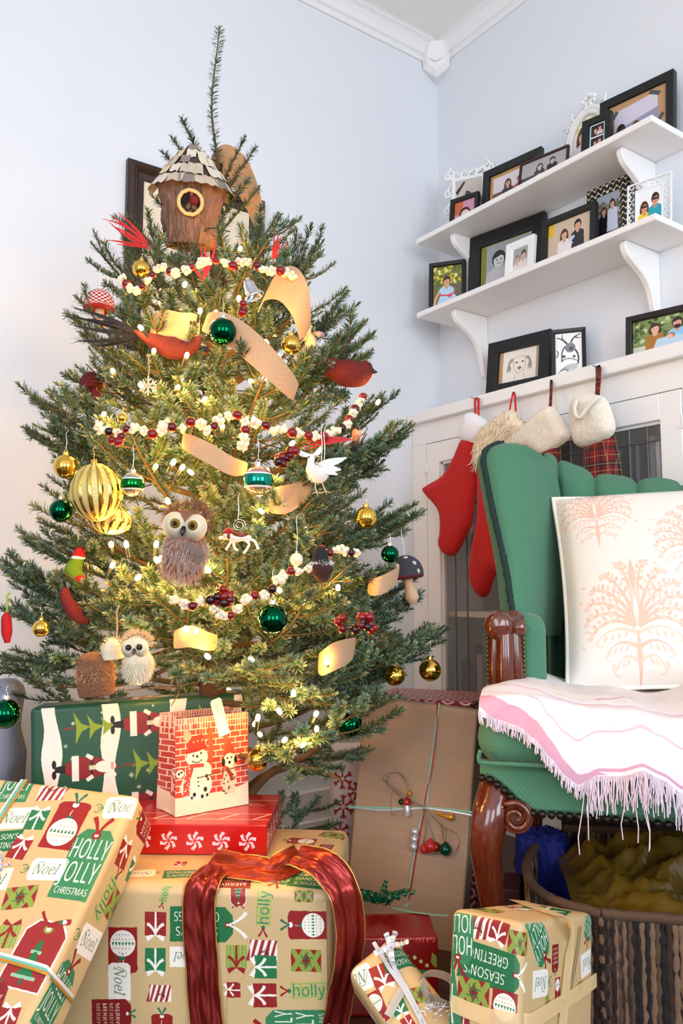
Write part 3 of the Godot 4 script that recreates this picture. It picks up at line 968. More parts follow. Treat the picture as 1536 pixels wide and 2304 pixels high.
	# second shelf
	a = hx(967, 598, -0.14); b = hy(1049, 587, a.y)
	frame("photo_frame", "black portrait frame with girl in pale blue dress, left end of second shelf", a, b, s2, 0.015, 0.014, blk, pic[7], 0.0, Color.WHITE, 0.10, g2)
	a = hx(1063, 543, -0.06); b = hy(1231, 481, a.y)
	frame("photo_frame", "largest wide-bordered black frame on the second shelf, with a grey photo of two women", a, b, s2, 0.046, 0.020, blk, pic[8], 0.003, Color(0.7, 0.68, 0.4), 0.07, g2)
	a = hx(1145, 556, -0.13); b = hy(1208, 530, a.y)
	frame("photo_frame", "small white square frame with a photo of two small children on the second shelf", a, b, s2, 0.026, 0.014, white, pic[9], 0.0, Color.WHITE, 0.12, g2)
	a = hx(1226, 505, -0.10); b = hy(1346, 457, a.y)
	frame("photo_frame", "black frame with a couple in dark suit and white dress, left of the chevron frame", a, b, s2, 0.019, 0.018, blk, pic[10], 0.0, Color.WHITE, 0.09, g2)
	a = hx(1325, 436, -0.055); b = hy(1418, 395, a.y)
	var ch := Pen.new(140, 220, Color(0.90, 0.86, 0.72))
	for j in 13:
		var l0 := []
		for i in 15:
			l0.append(Vector2(i * 10, j * 18 + (7 if i % 2 == 0 else -7)))
		ch.line(l0, 8.5, Color(0.02, 0.02, 0.03))
	t = frame("photo_frame", "black and cream chevron frame with a photo of two standing women on the second shelf", a, b, s2, 0.030, 0.012, tex_mat(ch.im, 0.45, Vector3(7, 4.6, 1)), pic[11], 0.0, Color.WHITE, 0.05, g2)
	# 13 white wire frame
	a = hx(1412, 420, -0.11); b = hy(1512, 385, a.y)
	xd = (Vector3(b.x, 0, b.z) - Vector3(a.x, 0, a.z)).normalized()
	ctr = (a + b) * 0.5
	var wf := Vector2(a.x - b.x, a.z - b.z).length()
	var hf := a.y - s2
	ctr.y = s2
	t = thing("photo_frame", "white wire filigree frame with two women in sunglasses, right end of second shelf", "photo frame", ctr + xd.cross(Vector3.UP) * 0.015, Basis(xd, Vector3.UP, xd.cross(Vector3.UP)) * Basis(Vector3.RIGHT, -0.10), g2)
	w = MB.new()
	rect_frame(w, wf, hf, [[0.0, 0.0], [0.0, 0.004], [0.004, 0.004], [0.004, 0.0], [0.0, 0.0]])
	rect_frame(w, wf - 0.046, hf - 0.03, [[0.0, 0.0], [0.0, 0.005], [0.004, 0.005], [0.004, 0.0], [0.0, 0.0]], 0.006)
	part("frame", w, white, t)
	w = MB.new()
	for s in [-1.0, 1.0]:
		for k in 4:
			var y := 0.018 + k * (hf - 0.03) / 3.4
			w.tube(curl(Vector2(s * (wf / 2 - 0.0125), y), 0.009, PI * 0.5 * s, 0.9 * s, 0.35), 0.0017, 5)
			w.tube(curl(Vector2(s * (wf / 2 - 0.0125), y + 0.018), 0.009, -PI * 0.5 * s, -0.8 * s, 0.4), 0.0017, 5)
	for k in 4:
		w.tube(curl(Vector2(-wf / 2 + 0.03 + k * (wf - 0.06) / 3, hf - 0.012), 0.009, 0.0, 0.9 if k % 2 == 0 else -0.9, 0.35), 0.0017, 5)
	part("filigree", w, white, t)
	photo(t, pic[12], Vector3(0, 0.006 + (hf - 0.03) / 2, 0.003), Vector2(wf - 0.054, hf - 0.038))
	# mantel
	a = hx(1107, 780, -0.06); b = hy(1246, 746, a.y)
	frame("picture_frame", "wide black frame with a pencil drawing of a spaniel, left end of the mantel", a, b, 1.3475, 0.040, 0.022, blk, pic[13], 0.0, Color.WHITE, 0.13, g3)
	a = hx(1240, 748, -0.09); b = hy(1317, 740, a.y)
	frame("picture_frame", "narrow black frame with an ink drawing of a deer, overlapping the spaniel drawing", a, b, 1.3475, 0.012, 0.014, blk, pic[14], 0.0, Color.WHITE, 0.10, g3)
	a = hx(1413, 720, -0.07)
	b = a + (hy(1536, 692, a.y) - a).normalized() * 0.215
	frame("picture_frame", "black landscape frame with a family photo on a lawn, right end of the mantel", a, b, 1.3475, 0.017, 0.018, blk, pic[15], 0.0, Color.WHITE, 0.08, g3)
	# dark wooden frame on the left wall, half hidden by the tree
	t = thing("picture_frame", "dark brown wooden picture frame with a cream mat on the wall behind the birdhouse", "picture frame", Vector3(-0.985, 1.40, 0.002))
	w = MB.new()
	rect_frame(w, 0.45, 0.556, [[0.0, 0.0], [0.0, 0.016], [0.004, 0.021], [0.018, 0.023], [0.023, 0.019], [0.026, 0.020], [0.032, 0.014], [0.050, 0.012], [0.052, 0.006]])
	part("frame", w, tex_mat(wood_img(256, Color(0.235, 0.13, 0.085), Color(0.12, 0.06, 0.045), 4), 0.4, Vector3(3, 3, 3), true), t)
	w = MB.new(); w.box(Vector3(0, 0.278, 0.005), Vector3(0.35, 0.456, 0.004))
	part("mat_board", w, mat(Color(0.90, 0.85, 0.76), 0.9), t)
	p_plain(t, Vector3(0, 0.278, 0.008))
func p_plain(t: Node3D, c: Vector3) -> void:
	var p := Pen.new(90, 130, Color(0.82, 0.80, 0.72))
	leafy(p, 40, 50, 130, [Color(0.45, 0.5, 0.36), Color(0.6, 0.6, 0.45), Color(0.7, 0.66, 0.5)], 14)
	photo(t, p.im, c, Vector2(0.17, 0.25))

func bookcase() -> void:
	var t := thing("bookcase", "white painted built-in bookcase with leaded glass doors under the mantel", "bookcase", Vector3(0, 0, 0))
	var w := MB.new()
	var L := 1.62
	w.box(Vector3(-0.083, 1.3265, L / 2), Vector3(0.166, 0.039, L - 0.002), 0.003)
	part("mantel_board", w, M.white, t)
	w = MB.new()
	var fx := -0.1285
	w.box(Vector3(fx, 1.2705, L / 2), Vector3(0.023, 0.074, L - 0.004))             # frieze
	w.box(Vector3(fx, 0.65, 0.0375), Vector3(0.023, 1.168, 0.073))                   # stile at the wall
	w.box(Vector3(fx, 0.65, 1.075), Vector3(0.023, 1.168, 0.07))
	w.box(Vector3(fx, 0.13, 0.575), Vector3(0.023, 0.26, 1.07))
	w.box(Vector3(fx + 0.003, 0.03, 1.36), Vector3(0.017, 0.08, 0.5))
	w.box(Vector3(fx + 0.003, 0.65, 1.36), Vector3(0.017, 1.168, 0.5))
	w.box(Vector3(0.04, 0.66, 0.008), Vector3(0.32, 1.29, 0.014))                    # ends, back
	w.box(Vector3(0.04, 0.66, 1.09), Vector3(0.32, 1.29, 0.02))
	part("face_frame", w, M.white, t)
	w = MB.new()
	w.box(Vector3(0.19, 0.66, 0.55), Vector3(0.012, 1.29, 1.07))
	w.box(Vector3(0.035, 1.225, 0.55), Vector3(0.30, 0.014, 1.07))
	part("back_panel", w, mat(Color(0.34, 0.31, 0.29), 0.7), t)
	for y in [0.648, 0.93, 0.28]:
		w = MB.new(); w.box(Vector3(0.045, y, 0.55), Vector3(0.27, 0.02, 1.06), 0.002)
		part("shelf", w, mat(Color(0.80, 0.76, 0.70), 0.5), t)
	# two doors, z 0.0765..0.558 and 0.562..1.0385
	for k in 2:
		var z0: float = [0.0768, 0.5595][k]
		var z1: float = [0.5575, 1.038][k]
		var sw := 0.0625
		w = MB.new()
		w.box(Vector3(fx - 0.001, 0.746, z0 + sw / 2), Vector3(0.025, 0.97, sw), 0.002)
		w.box(Vector3(fx - 0.001, 0.746, z1 - sw / 2), Vector3(0.025, 0.97, sw), 0.002)
		w.box(Vector3(fx - 0.001, 1.1965, (z0 + z1) / 2), Vector3(0.025, 0.069, z1 - z0 - 2 * sw), 0.002)
		w.box(Vector3(fx - 0.001, 0.301, (z0 + z1) / 2), Vector3(0.025, 0.08, z1 - z0 - 2 * sw), 0.002)
		var i0 := z0 + sw
		var i1 := z1 - sw
		w.box(Vector3(fx + 0.004, 1.158, (i0 + i1) / 2), Vector3(0.012, 0.008, i1 - i0))
		w.box(Vector3(fx + 0.004, 0.75, i0 + 0.003), Vector3(0.012, 0.82, 0.006))
		w.box(Vector3(fx + 0.004, 0.75, i1 - 0.003), Vector3(0.012, 0.82, 0.006))
		var d := part("door", w, M.white, t)
		w = MB.new()
		var gx := fx + 0.004
		for z in [i0 + 0.056, i0 + 0.110, i1 - 0.049, i1 - 0.103]:
			w.box(Vector3(gx, 0.75, z), Vector3(0.006, 0.82, 0.0045), 0.001)
		for y in [1.113, 1.010, 0.345, 0.40]:
			w.box(Vector3(gx, y, (i0 + i1) / 2), Vector3(0.006, 0.0045, i1 - i0), 0.001)
		part("leading", w, M.came, d)
		w = MB.new(); w.box(Vector3(gx, 0.748, (i0 + i1) / 2), Vector3(0.002, 0.82, i1 - i0))
		part("pane", w, M.glass, d)
		for y in [1.146, 0.42]:
			w = MB.new()
			var hz2 := z0 - 0.004 if k == 0 else z1 + 0.002
			var od := -1.0 if k == 0 else 1.0
			for s in [-1.0, 1.0]:
				w.extrude(smooth_outline([Vector2(0.002, -0.012), Vector2(0.010, -0.016), Vector2(0.020, -0.008), Vector2(0.014, 0), Vector2(0.020, 0.008), Vector2(0.010, 0.016), Vector2(0.002, 0.012)], 3), 0.002, 0.0004, Transform3D(Basis(Vector3(0, 0, s), Vector3.UP, Vector3(-1, 0, 0) * s), Vector3(fx - 0.0135, y, hz2)))
			w.tube([Vector3(fx - 0.014, y - 0.017, hz2), Vector3(fx - 0.014, y + 0.017, hz2)], 0.0028, 8)
			part("hinge", w, M.white, d)
	# things on the shelves behind the glass
	var names := [["tall dark book at the left end of the lower shelf", 0.155, 0.035, 0.14, Color(0.10, 0.12, 0.20), 0.0], ["slim navy book beside it on the lower shelf", 0.193, 0.028, 0.175, Color(0.10, 0.13, 0.27), 0.0],
		["pale worn book with brown spine lettering on the lower shelf", 0.224, 0.024, 0.155, Color(0.58, 0.50, 0.46), 0.0], ["grey-blue book leaning behind the pale one", 0.250, 0.018, 0.205, Color(0.30, 0.36, 0.38), 0.0], ["dark brown leather book in the lower row", 0.272, 0.022, 0.20, Color(0.16, 0.09, 0.08), 0.0],
		["brown book with a ribbed spine in the lower row", 0.295, 0.020, 0.195, Color(0.25, 0.14, 0.11), 0.0], ["rust-red book in the lower row", 0.317, 0.016, 0.205, Color(0.62, 0.20, 0.13), 0.03], ["charcoal book right of the rust-red one", 0.340, 0.024, 0.20, Color(0.11, 0.10, 0.11), 0.03],
		["black book with a faded pattern in the lower row", 0.367, 0.024, 0.20, Color(0.15, 0.13, 0.12), 0.03], ["dark teal book in the lower row", 0.393, 0.020, 0.195, Color(0.16, 0.22, 0.23), 0.03], ["mustard and brown book nearest the chair arm", 0.418, 0.022, 0.168, Color(0.55, 0.42, 0.16), 0.05]]
	for b in names:
		book(b[0], b[1], 0.2905, b[2], b[3] * 1.45, b[4], b[5], "books on the lower shelf of the bookcase")
	var up2 := [["olive book at the left of the upper row behind the right door", 0.795, 0.026, 0.17, Color(0.13, 0.13, 0.11)], ["grey-green book with a dark band in the upper row", 0.822, 0.018, 0.19, Color(0.23, 0.23, 0.20)], ["pale grey slim book in the upper row", 0.843, 0.012, 0.19, Color(0.45, 0.47, 0.50)], ["wide charcoal book in the upper row", 0.866, 0.026, 0.19, Color(0.12, 0.11, 0.12)],
		["white and grey book with a blue mark on top", 0.890, 0.016, 0.205, Color(0.62, 0.65, 0.70)], ["white book beside the orange-red one", 0.9065, 0.012, 0.19, Color(0.80, 0.81, 0.86)], ["orange-red slim book in the upper row", 0.9195, 0.010, 0.175, Color(0.72, 0.16, 0.10)], ["dusty pink book in the upper row", 0.932, 0.012, 0.178, Color(0.45, 0.35, 0.33)]]
	for b in up2:
		book(b[0], b[1], 0.9405, b[2], b[3], b[4], 0.0, "books on the upper shelf of the bookcase")
	var big := book("black book with white lettering down its spine, behind the right door", 0.952, 0.024, 0.9405, 0.182, Color(0.05, 0.06, 0.10), 0.0, "books on the upper shelf of the bookcase", true)
	var pn := Pen.new(340, 40, Color(0.05, 0.06, 0.10))
	write(pn, "MURDER GAMES", Vector2(170, 22), Vector2(34, 34), Color(0.75, 0.76, 0.8))
	w = MB.new(); w.flat([Vector3(-0.0701, 0.01, -0.0115), Vector3(-0.0701, 0.01, 0.0115), Vector3(-0.0701, 0.172, 0.0115), Vector3(-0.0701, 0.172, -0.0115)], [Vector2(1, 0), Vector2(1, 1), Vector2(0, 1), Vector2(0, 0)])
	part("spine_print", w, tex_mat(pn.im, 0.5), big)
	book("mottled maroon book at the right edge of the upper row", 0.980, 0.022, 0.9405, 0.19, Color(0.22, 0.12, 0.11), 0.0, "books on the upper shelf of the bookcase", true)
	for q in [[0.66, Color(0.20, 0.09, 0.07), "dark red book behind the plaid stocking"], [0.69, Color(0.3, 0.3, 0.34), "grey magazine file behind the plaid stocking"], [0.72, Color(0.12, 0.1, 0.1), "black book behind the plaid stocking"]]:
		book(q[2], q[0], 0.9405, 0.026, 0.18, q[1], 0.0, "books on the upper shelf of the bookcase")
	# patterned box
	var bx := thing("storage_box", "grey-green box with a white diamond lattice on the middle shelf behind the stockings", "box", Vector3(0.01, 0.6585, 0.40))
	w = MB.new(); w.soft(Vector3(0, 0.03, 0), Vector3(0.16, 0.062, 0.13), 0.004)
	var pb := Pen.new(128, 128, Color(0.30, 0.38, 0.35))
	for k in range(-2, 5):
		pb.line([Vector2(k * 64 - 64, -10), Vector2(k * 64 + 84, 138)], 4, Color(0.62, 0.68, 0.66)); pb.line([Vector2(k * 64 + 84, -10), Vector2(k * 64 - 64, 138)], 4, Color(0.62, 0.68, 0.66))
	for q in [Vector2(0, 32), Vector2(64, 32), Vector2(128, 32), Vector2(32, 64), Vector2(96, 64), Vector2(0, 96), Vector2(64, 96), Vector2(128, 96), Vector2(32, 0), Vector2(96, 0), Vector2(32, 128), Vector2(96, 128)]:
		pb.oval(q, Vector2(8, 8), Color(0.56, 0.62, 0.60)); pb.oval(q, Vector2(4, 4), Color(0.25, 0.33, 0.3))
	part("body", w, tex_mat(pb.im, 0.6, Vector3(22, 22, 1)), bx)
	w = MB.new(); w.soft(Vector3(0, 0.066, 0), Vector3(0.164, 0.012, 0.134), 0.003)
	part("lid", w, mat(Color(0.25, 0.24, 0.23), 0.6), bx)

func book(label: String, z: float, y, thick, ht: float, c: Color, lean := 0.0, group := "", deep := false) -> Node3D:
	var yy: float = y
	var th: float = thick
	if th > yy:
		var s := th; th = yy; yy = s
	var t := thing("book", label, "book", Vector3(0.02 if not deep else 0.015, yy, z), Basis(Vector3.RIGHT, -lean), group)
	var w := MB.new()
	w.soft(Vector3(-0.0685, ht / 2, 0), Vector3(0.003, ht, th), 0.0012)
	for s in [-1.0, 1.0]:
		w.soft(Vector3(0.0, ht / 2, s * (th / 2 - 0.0012)), Vector3(0.14, ht, 0.0024), 0.001)
	for k in [0.12, 0.2, 0.8, 0.88]:
		w.box(Vector3(-0.0702, ht * k, 0), Vector3(0.001, 0.002, th * 0.96))
	part("cover", w, mat(c, 0.55), t)
	w = MB.new(); w.box(Vector3(0.0, ht / 2, 0), Vector3(0.134, ht - 0.008, th - 0.005))
	part("pages", w, mat(Color(0.82, 0.77, 0.66), 0.9), t)
	return t

func knit_img(a: Color, b: Color, s := 64) -> Image:
	var im := Image.create(s, s, false, Image.FORMAT_RGB8)
	for y in s:
		for x in s:
			var k := (sin(TAU * (x + y) / 8.0) * 0.5 + 0.5) * 0.6 + rng.randf() * 0.4
			im.set_pixel(x, y, a.lerp(b, k))
	return im
func plaid_img() -> Image:
	var p := Pen.new(128, 128, Color(0.45, 0.045, 0.06))
	for k in [[8, 26, Color(0.09, 0.10, 0.09)], [72, 14, Color(0.11, 0.08, 0.09)]]:
		p.rect(k[0], 0, k[1], 128, k[2])
	for y in range(0, 128, 2):
		p.rect(0, y, 128, 1, Color(0.50, 0.05, 0.07))
		for k in [[8, 26], [72, 14]]:
			p.rect(k[0], y, k[1], 1, Color(0.14, 0.06, 0.06))
	for k in [[8, 26, Color(0.07, 0.09, 0.08)], [72, 14, Color(0.12, 0.07, 0.08)]]:
		for y in range(k[0], k[0] + k[1]):
			if y % 2 == 0:
				p.rect(0, y, 128, 1, k[2])
	for k in [20, 50, 110]:
		p.rect(k, 0, 2, 128, Color(0.68, 0.60, 0.42)); p.rect(0, k, 128, 2, Color(0.68, 0.60, 0.42))
	p.rect(94, 0, 2, 128, Color(0.62, 0.14, 0.1)); p.rect(0, 94, 128, 2, Color(0.62, 0.14, 0.1))
	return p.im

func loop_strap(px: Array, x: float, wd: float, m: Material, t: Node3D) -> void:
	var w := MB.new()
	var path := []
	var side := []
	for p in px:
		path.append(hx(p[0], p[1], x + p[2]) - t.position)
		side.append(Vector3(0, 0.15, 1).normalized())
	w.band(path, side, wd, 0.002)
	part("hanging_loop", w, m, t)
func stocking(label: String, outline: Array, x: float, thick: float, m: Material, group: String, top: Vector2) -> Node3D:
	var o := hx(top.x, top.y, x)
	var t := thing("christmas_stocking", label, "stocking", o, Basis.IDENTITY, group)
	var w := MB.new()
	var pl := smooth_outline(px_poly(outline, x), 3)
	puff(w, pl, thick, thick * 1.5, 0.006, Transform3D(wall_x(x).basis, Vector3(x, 0, 0) - o), 0.35)
	part("sock", w, m, t)
	return t
func cuff(t: Node3D, outline: Array, x: float, thick: float, m: Material, rough := 0.0) -> void:
	var w := MB.new()
	var nz := FastNoiseLite.new()
	nz.frequency = 0.9
	nz.seed = 4
	puff(w, smooth_outline(px_poly(outline, x), 3), thick, thick * 1.3, 0.005, Transform3D(wall_x(x).basis, Vector3(x, 0, 0) - t.position), 0.35, 1.0, func(p): return nz.get_noise_2d(p.x * 400, p.y * 400) * rough)
	part("cuff", w, m, t)

func stockings() -> void:
	var g := "stockings hung from the mantel"
	var felt := bumped(mat(Color(0.74, 0.10, 0.08), 0.9), noise_img(128, 0.2, 2, 8), 0.06, Vector3(14, 14, 14))
	felt.rim_enabled = true; felt.rim = 0.35
	var red_strap := mat(Color(0.80, 0.07, 0.07), 0.6)
	var white_felt := mat(Color(0.93, 0.93, 0.95), 0.95)
	var fleece := bumped(mat(Color(0.93, 0.90, 0.84), 0.95), noise_img(128, 0.12, 3, 18), 0.25, Vector3(16, 16, 16))
	var fur := mat(Color(0.90, 0.84, 0.73), 0.95)
	var plaid := tex_mat(plaid_img(), 0.85, Vector3(13, 13, 13), true)
	plaid.uv1_offset = Vector3(0.2, 0.35, 0.1)
	var t := stocking("leftmost red felt stocking with a plain white cuff, its heel pointing left", [[1044, 985], [1072, 988], [1082, 1040], [1070, 1110], [1062, 1180], [1046, 1212], [1032, 1240], [1016, 1252], [997, 1243], [989, 1222], [993, 1195], [992, 1160], [981, 1138], [960, 1115], [953, 1100], [968, 1088], [1000, 1068], [1025, 1025]], -0.195, 0.026, felt, g, Vector2(1072, 895))
	cuff(t, [[1048, 937], [1062, 928], [1092, 945], [1100, 962], [1090, 990], [1070, 1000], [1046, 996], [1038, 985]], -0.198, 0.028, white_felt)
	loop_strap([[1070, 960, 0.0], [1069, 930, 0.0], [1068, 905, 0.012], [1069, 894, 0.026], [1076, 898, 0.018], [1076, 930, -0.006], [1076, 960, -0.01]], -0.190, 0.010, red_strap, t)
	w_knob(hx(1069, 898, -0.166), t)
	t = stocking("red felt stocking with a shaggy cream cuff, second from the left", [[1078, 1030], [1110, 1030], [1130, 1120], [1138, 1220], [1150, 1300], [1148, 1338], [1138, 1330], [1122, 1290], [1112, 1300], [1100, 1336], [1083, 1344], [1066, 1322], [1058, 1290], [1066, 1225], [1078, 1150]], -0.215, 0.030, felt, g, Vector2(1152, 882))
	var w := MB.new()
	puff(w, smooth_outline(px_poly([[1150, 922], [1168, 940], [1178, 960], [1150, 990], [1122, 1010], [1100, 1050], [1078, 1054], [1068, 1045], [1070, 1010], [1080, 975], [1110, 945]], -0.225), 3), 0.030, 0.04, 0.006, Transform3D(wall_x(0).basis, Vector3(-0.225, 0, 0) - t.position), 0.5)
	var nbase := w.v.size()
	for i in nbase:
		if i % 2 == 0:
			var p := w.v[i]
			var d := Vector3(rnd(-0.9, -0.2), rnd(-1.6, 0.2), rnd(-0.7, 0.7)).normalized() * rnd(0.012, 0.026)
			var s := d.cross(Vector3(rnd(-1, 1), rnd(-1, 1), rnd(-1, 1))).normalized() * 0.0022
			w.tri(w.vert(p - s), w.vert(p + s), w.vert(p + d + Vector3(0, -0.004, 0)))
	part("cuff", w, fur, t)
	loop_strap([[1146, 925, 0.0], [1150, 900, 0.0], [1154, 882, 0.026], [1158, 890, 0.01], [1160, 925, -0.006], [1158, 948, -0.02]], -0.192, 0.008, red_strap, t)
	t = stocking("plaid stocking with a broad cream fleece cuff, third from the left behind the chair", [[1170, 1000], [1240, 985], [1262, 1010], [1258, 1080], [1230, 1160], [1180, 1150], [1190, 1070]], -0.205, 0.022, plaid, g, Vector2(1239, 856))
	cuff(t, [[1238, 914], [1252, 925], [1272, 955], [1284, 982], [1262, 1002], [1235, 1018], [1215, 1024], [1190, 1008], [1150, 1010], [1132, 1000], [1160, 972], [1190, 948], [1215, 925]], -0.215, 0.026, fleece, 0.004)
	loop_strap([[1236, 915, 0.0], [1238, 890, 0.0], [1239, 855, 0.024], [1241, 862, 0.016], [1240, 890, -0.004], [1239, 915, -0.006]], -0.190, 0.008, plaid, t)
	t = stocking("rightmost plaid stocking hanging with a rolled cream fleece cuff, showing a tartan patch", [[1318, 1000], [1376, 975], [1390, 1010], [1400, 1060], [1396, 1120], [1330, 1140], [1312, 1080], [1316, 1040]], -0.205, 0.030, plaid, g, Vector2(1345, 824))
	cuff(t, [[1300, 890], [1322, 884], [1340, 888], [1362, 896], [1378, 930], [1384, 968], [1364, 990], [1330, 1004], [1304, 1006], [1292, 990], [1285, 945], [1286, 915]], -0.222, 0.034, fleece, 0.004)
	w = MB.new()
	var rim := []
	for p in spline([Vector3(1296, 900, -0.27), Vector3(1292, 925, -0.275), Vector3(1303, 940, -0.28), Vector3(1325, 912, -0.275), Vector3(1348, 893, -0.262)], 5):
		rim.append(hx(p.x, p.y, p.z) - t.position)
	w.tube(rim, 0.006, 8)
	part("cuff_edge", w, fleece, t)
	loop_strap([[1342, 893, 0.0], [1344, 850, 0.0], [1344, 823, 0.022], [1348, 830, 0.012], [1347, 860, -0.004], [1344, 893, -0.008]], -0.190, 0.013, plaid, t)
	w_knob(hx(1345, 828, -0.166), t)
func w_knob(p: Vector3, t: Node3D) -> void:
	var w := MB.new()
	w.tube([p - t.position + Vector3(0.0, 0, 0), p - t.position + Vector3(-0.022, 0.004, 0)], 0.0018, 6)
	w.ball(p - t.position + Vector3(-0.022, 0.004, 0), 0.003, 8, 6)
	part("hook", w, M.silver, t)

# ---------------------------------------------------------------- wingback chair; its own axes: x along the front rail, y up, z out of the front
var CH: Transform3D
func cp(px: float, py: float, z: float) -> Vector3:       # a point of the view on the chair's plane z, in the chair's axes
	var inv := CH.affine_inverse()
	var e := inv * EYE
	var q := inv.basis * ray(px, py)
	return e + q * ((z - e.z) / q.z)

func twill(a: Color, b: Color) -> Image:
	var im := Image.create(64, 64, false, Image.FORMAT_RGB8)
	for y in 64:
		for x in 64:
			var k := sin(TAU * (x + y) / 8.0) * 0.5 + 0.5
			var j := sin(TAU * (x - y) / 16.0) * 0.5 + 0.5
			im.set_pixel(x, y, a.lerp(b, clampf(k * 0.65 + j * 0.15 + rng.randf() * 0.25, 0, 1)))
	return im
func green_cloth() -> StandardMaterial3D:
	var m := tex_mat(twill(Color(0.18, 0.38, 0.285), Color(0.34, 0.55, 0.43)), 0.9, Vector3(26, 26, 26), true)
	m.rim_enabled = true
	m.rim = 0.25
	return bumped(m, twill(Color.BLACK, Color.WHITE), 0.05, Vector3(26, 26, 26))

func chair() -> void:
	var th := deg_to_rad(-49.7)
	CH = Transform3D(Basis(Vector3.UP, th), Vector3(-0.969, 0, 1.164))
	var t := thing("wingback_chair", "green wingback armchair with channelled back, carved wooden arm post and cabriole leg", "armchair", CH.origin, CH.basis)
	var cloth := green_cloth()
	var wood := tex_mat(wood_img(256, Color(0.42, 0.17, 0.07), Color(0.27, 0.095, 0.045), 21), 0.18, Vector3(4, 4, 4), true)
	wood.clearcoat_enabled = true
	wood.clearcoat = 0.6
	wood.clearcoat_roughness = 0.08
	var gimp := bumped(mat(Color(0.10, 0.20, 0.19), 0.9), noise_img(128, 0.2, 2, 3), 0.15, Vector3(40, 40, 40))
	var w: MB
	var W := 0.65
	# seat rail with its scalloped lower edge
	var pl := PackedVector2Array()
	for p in [[1078, 1716], [1078, 1752], [1100, 1757], [1125, 1775], [1150, 1800], [1175, 1822], [1195, 1835], [1240, 1838]]:
		var q := cp(p[0], p[1], 0.0)
		pl.append(Vector2(q.x, q.y))
	var bot := pl[pl.size() - 1].y
	pl.append(Vector2(W - 0.16, bot)); pl.append(Vector2(W, pl[1].y)); pl.append(Vector2(W, pl[0].y))
	w = MB.new(); w.extrude(pl, 0.05, 0.012, Transform3D(Basis.IDENTITY, Vector3(0, 0, -0.025)))
	w.box(Vector3(0.025, (pl[0].y + bot) / 2 + 0.03, -0.30), Vector3(0.05, 0.10, 0.52), 0.01)
	w.box(Vector3(W - 0.025, (pl[0].y + bot) / 2 + 0.03, -0.30), Vector3(0.05, 0.10, 0.52), 0.01)
	part("seat_rail", w, cloth, t)
	w = MB.new(); w.box(Vector3(W / 2, bot + 0.012, -0.30), Vector3(W - 0.04, 0.008, 0.52))
	part("dust_cover", w, mat(Color(0.02, 0.02, 0.025), 0.9), t)
	# nailheads along the lower edge of the rail
	var line := spline([Vector2(1083, 1750), Vector2(1100, 1754), Vector2(1127, 1772), Vector2(1152, 1796), Vector2(1176, 1816), Vector2(1194, 1829), Vector2(1240, 1834), Vector2(1390, 1845), Vector2(1560, 1862)], 40)
	var nh := MB.new()
	nh.lathe([Vector2(0.0068, -0.001), Vector2(0.0066, 0.0015), Vector2(0.0054, 0.0038), Vector2(0.003, 0.0053), Vector2(0.0, 0.0058)], 12, Transform3D(Basis(Vector3.RIGHT, PI / 2), Vector3.ZERO))
	var nmesh := nh.mesh()
	var bronze := mat(Color(0.16, 0.13, 0.11), 0.32, 0.7)
	var last := Vector3(99, 0, 0)
	for p in line:
		var q := cp(p.x, p.y, 0.001)
		if q.distance_to(last) > 0.0142:
			last = q
			part("nailhead", nmesh, bronze, t).position = q
	# seat cushion
	var tl := cp(1072, 1660, 0.0)
	var ct := cp(1180, 1606, 0.0).y
	var cbot := pl[0].y - 0.004
	w = MB.new()
	w.soft(Vector3(tl.x + 0.335, (ct + cbot) / 2, -0.25), Vector3(0.67, ct - cbot, 0.55), 0.05)
	for i in w.v.size():
		var p := w.v[i]
		p.y += 0.022 * (1.0 - pow(absf(p.x - tl.x - 0.335) / 0.335, 3)) * (1.0 - pow(absf(p.z + 0.25) / 0.275, 4)) * (1.0 if p.y > (ct + cbot) / 2 else 0.0)
		w.v[i] = p
	part("seat_cushion", w, cloth, t)
	w = MB.new()
	var pip := []
	for p in [[1080, 1690], [1077, 1712], [1095, 1719], [1200, 1724], [1400, 1738], [1560, 1752]]:
		pip.append(cp(p[0], p[1] - 2, 0.026))
	w.tube(spline(pip, 5), 0.004, 6)
	part("piping", w, cloth, t)
	# left wing: lofted between its front edge and the seam with the back
	var fe := []
	var se := []
	for p in [[1166, 1420, -0.240], [1160, 1380, -0.248], [1153, 1335, -0.264], [1146, 1285, -0.288], [1131, 1220, -0.320], [1112, 1135, -0.352], [1098, 1065, -0.384], [1094, 1032, -0.400], [1106, 1009, -0.424], [1140, 999, -0.448], [1182, 1007, -0.480], [1215, 1028, -0.512]]:
		fe.append(cp(p[0], p[1], p[2]))
	for p in [[1262, 1430, -0.525], [1266, 1390, -0.525], [1270, 1345, -0.525], [1268, 1290, -0.525], [1266, 1220, -0.525], [1263, 1150, -0.525], [1259, 1110, -0.525], [1253, 1080, -0.525], [1247, 1062, -0.525], [1240, 1048, -0.525], [1232, 1038, -0.525], [1222, 1031, -0.525]]:
		se.append(cp(p[0], p[1], p[2]))
	fe = spline(fe, 4)
	se = spline(se, 4)
	w = MB.new()
	var n := fe.size() - 1
	var f1: Array = fe
	var s1: Array = se
	w.grid(16, n, func(a, b):
		var i := int(round(b * n))
		var p: Vector3 = f1[i]
		var q: Vector3 = s1[i]
		var h := minf(1.0, (n - i) / 6.0)
		return p.lerp(q, a) + Vector3(0.004, 0.0, 0.075) * pow(sin(PI * clampf(a * 0.93 + 0.02, 0, 1)), 0.6) * h * (1.0 - a * 0.45))
	w.grid(10, n, func(a, b):
		var i := int(round(b * n))
		var p: Vector3 = s1[i]
		var q: Vector3 = f1[i]
		return p.lerp(q, a) + Vector3(-0.07, 0, -0.03) * pow(sin(PI * a), 0.5))
	part("wing", w, cloth, t)
	w = MB.new()
	var gp := []
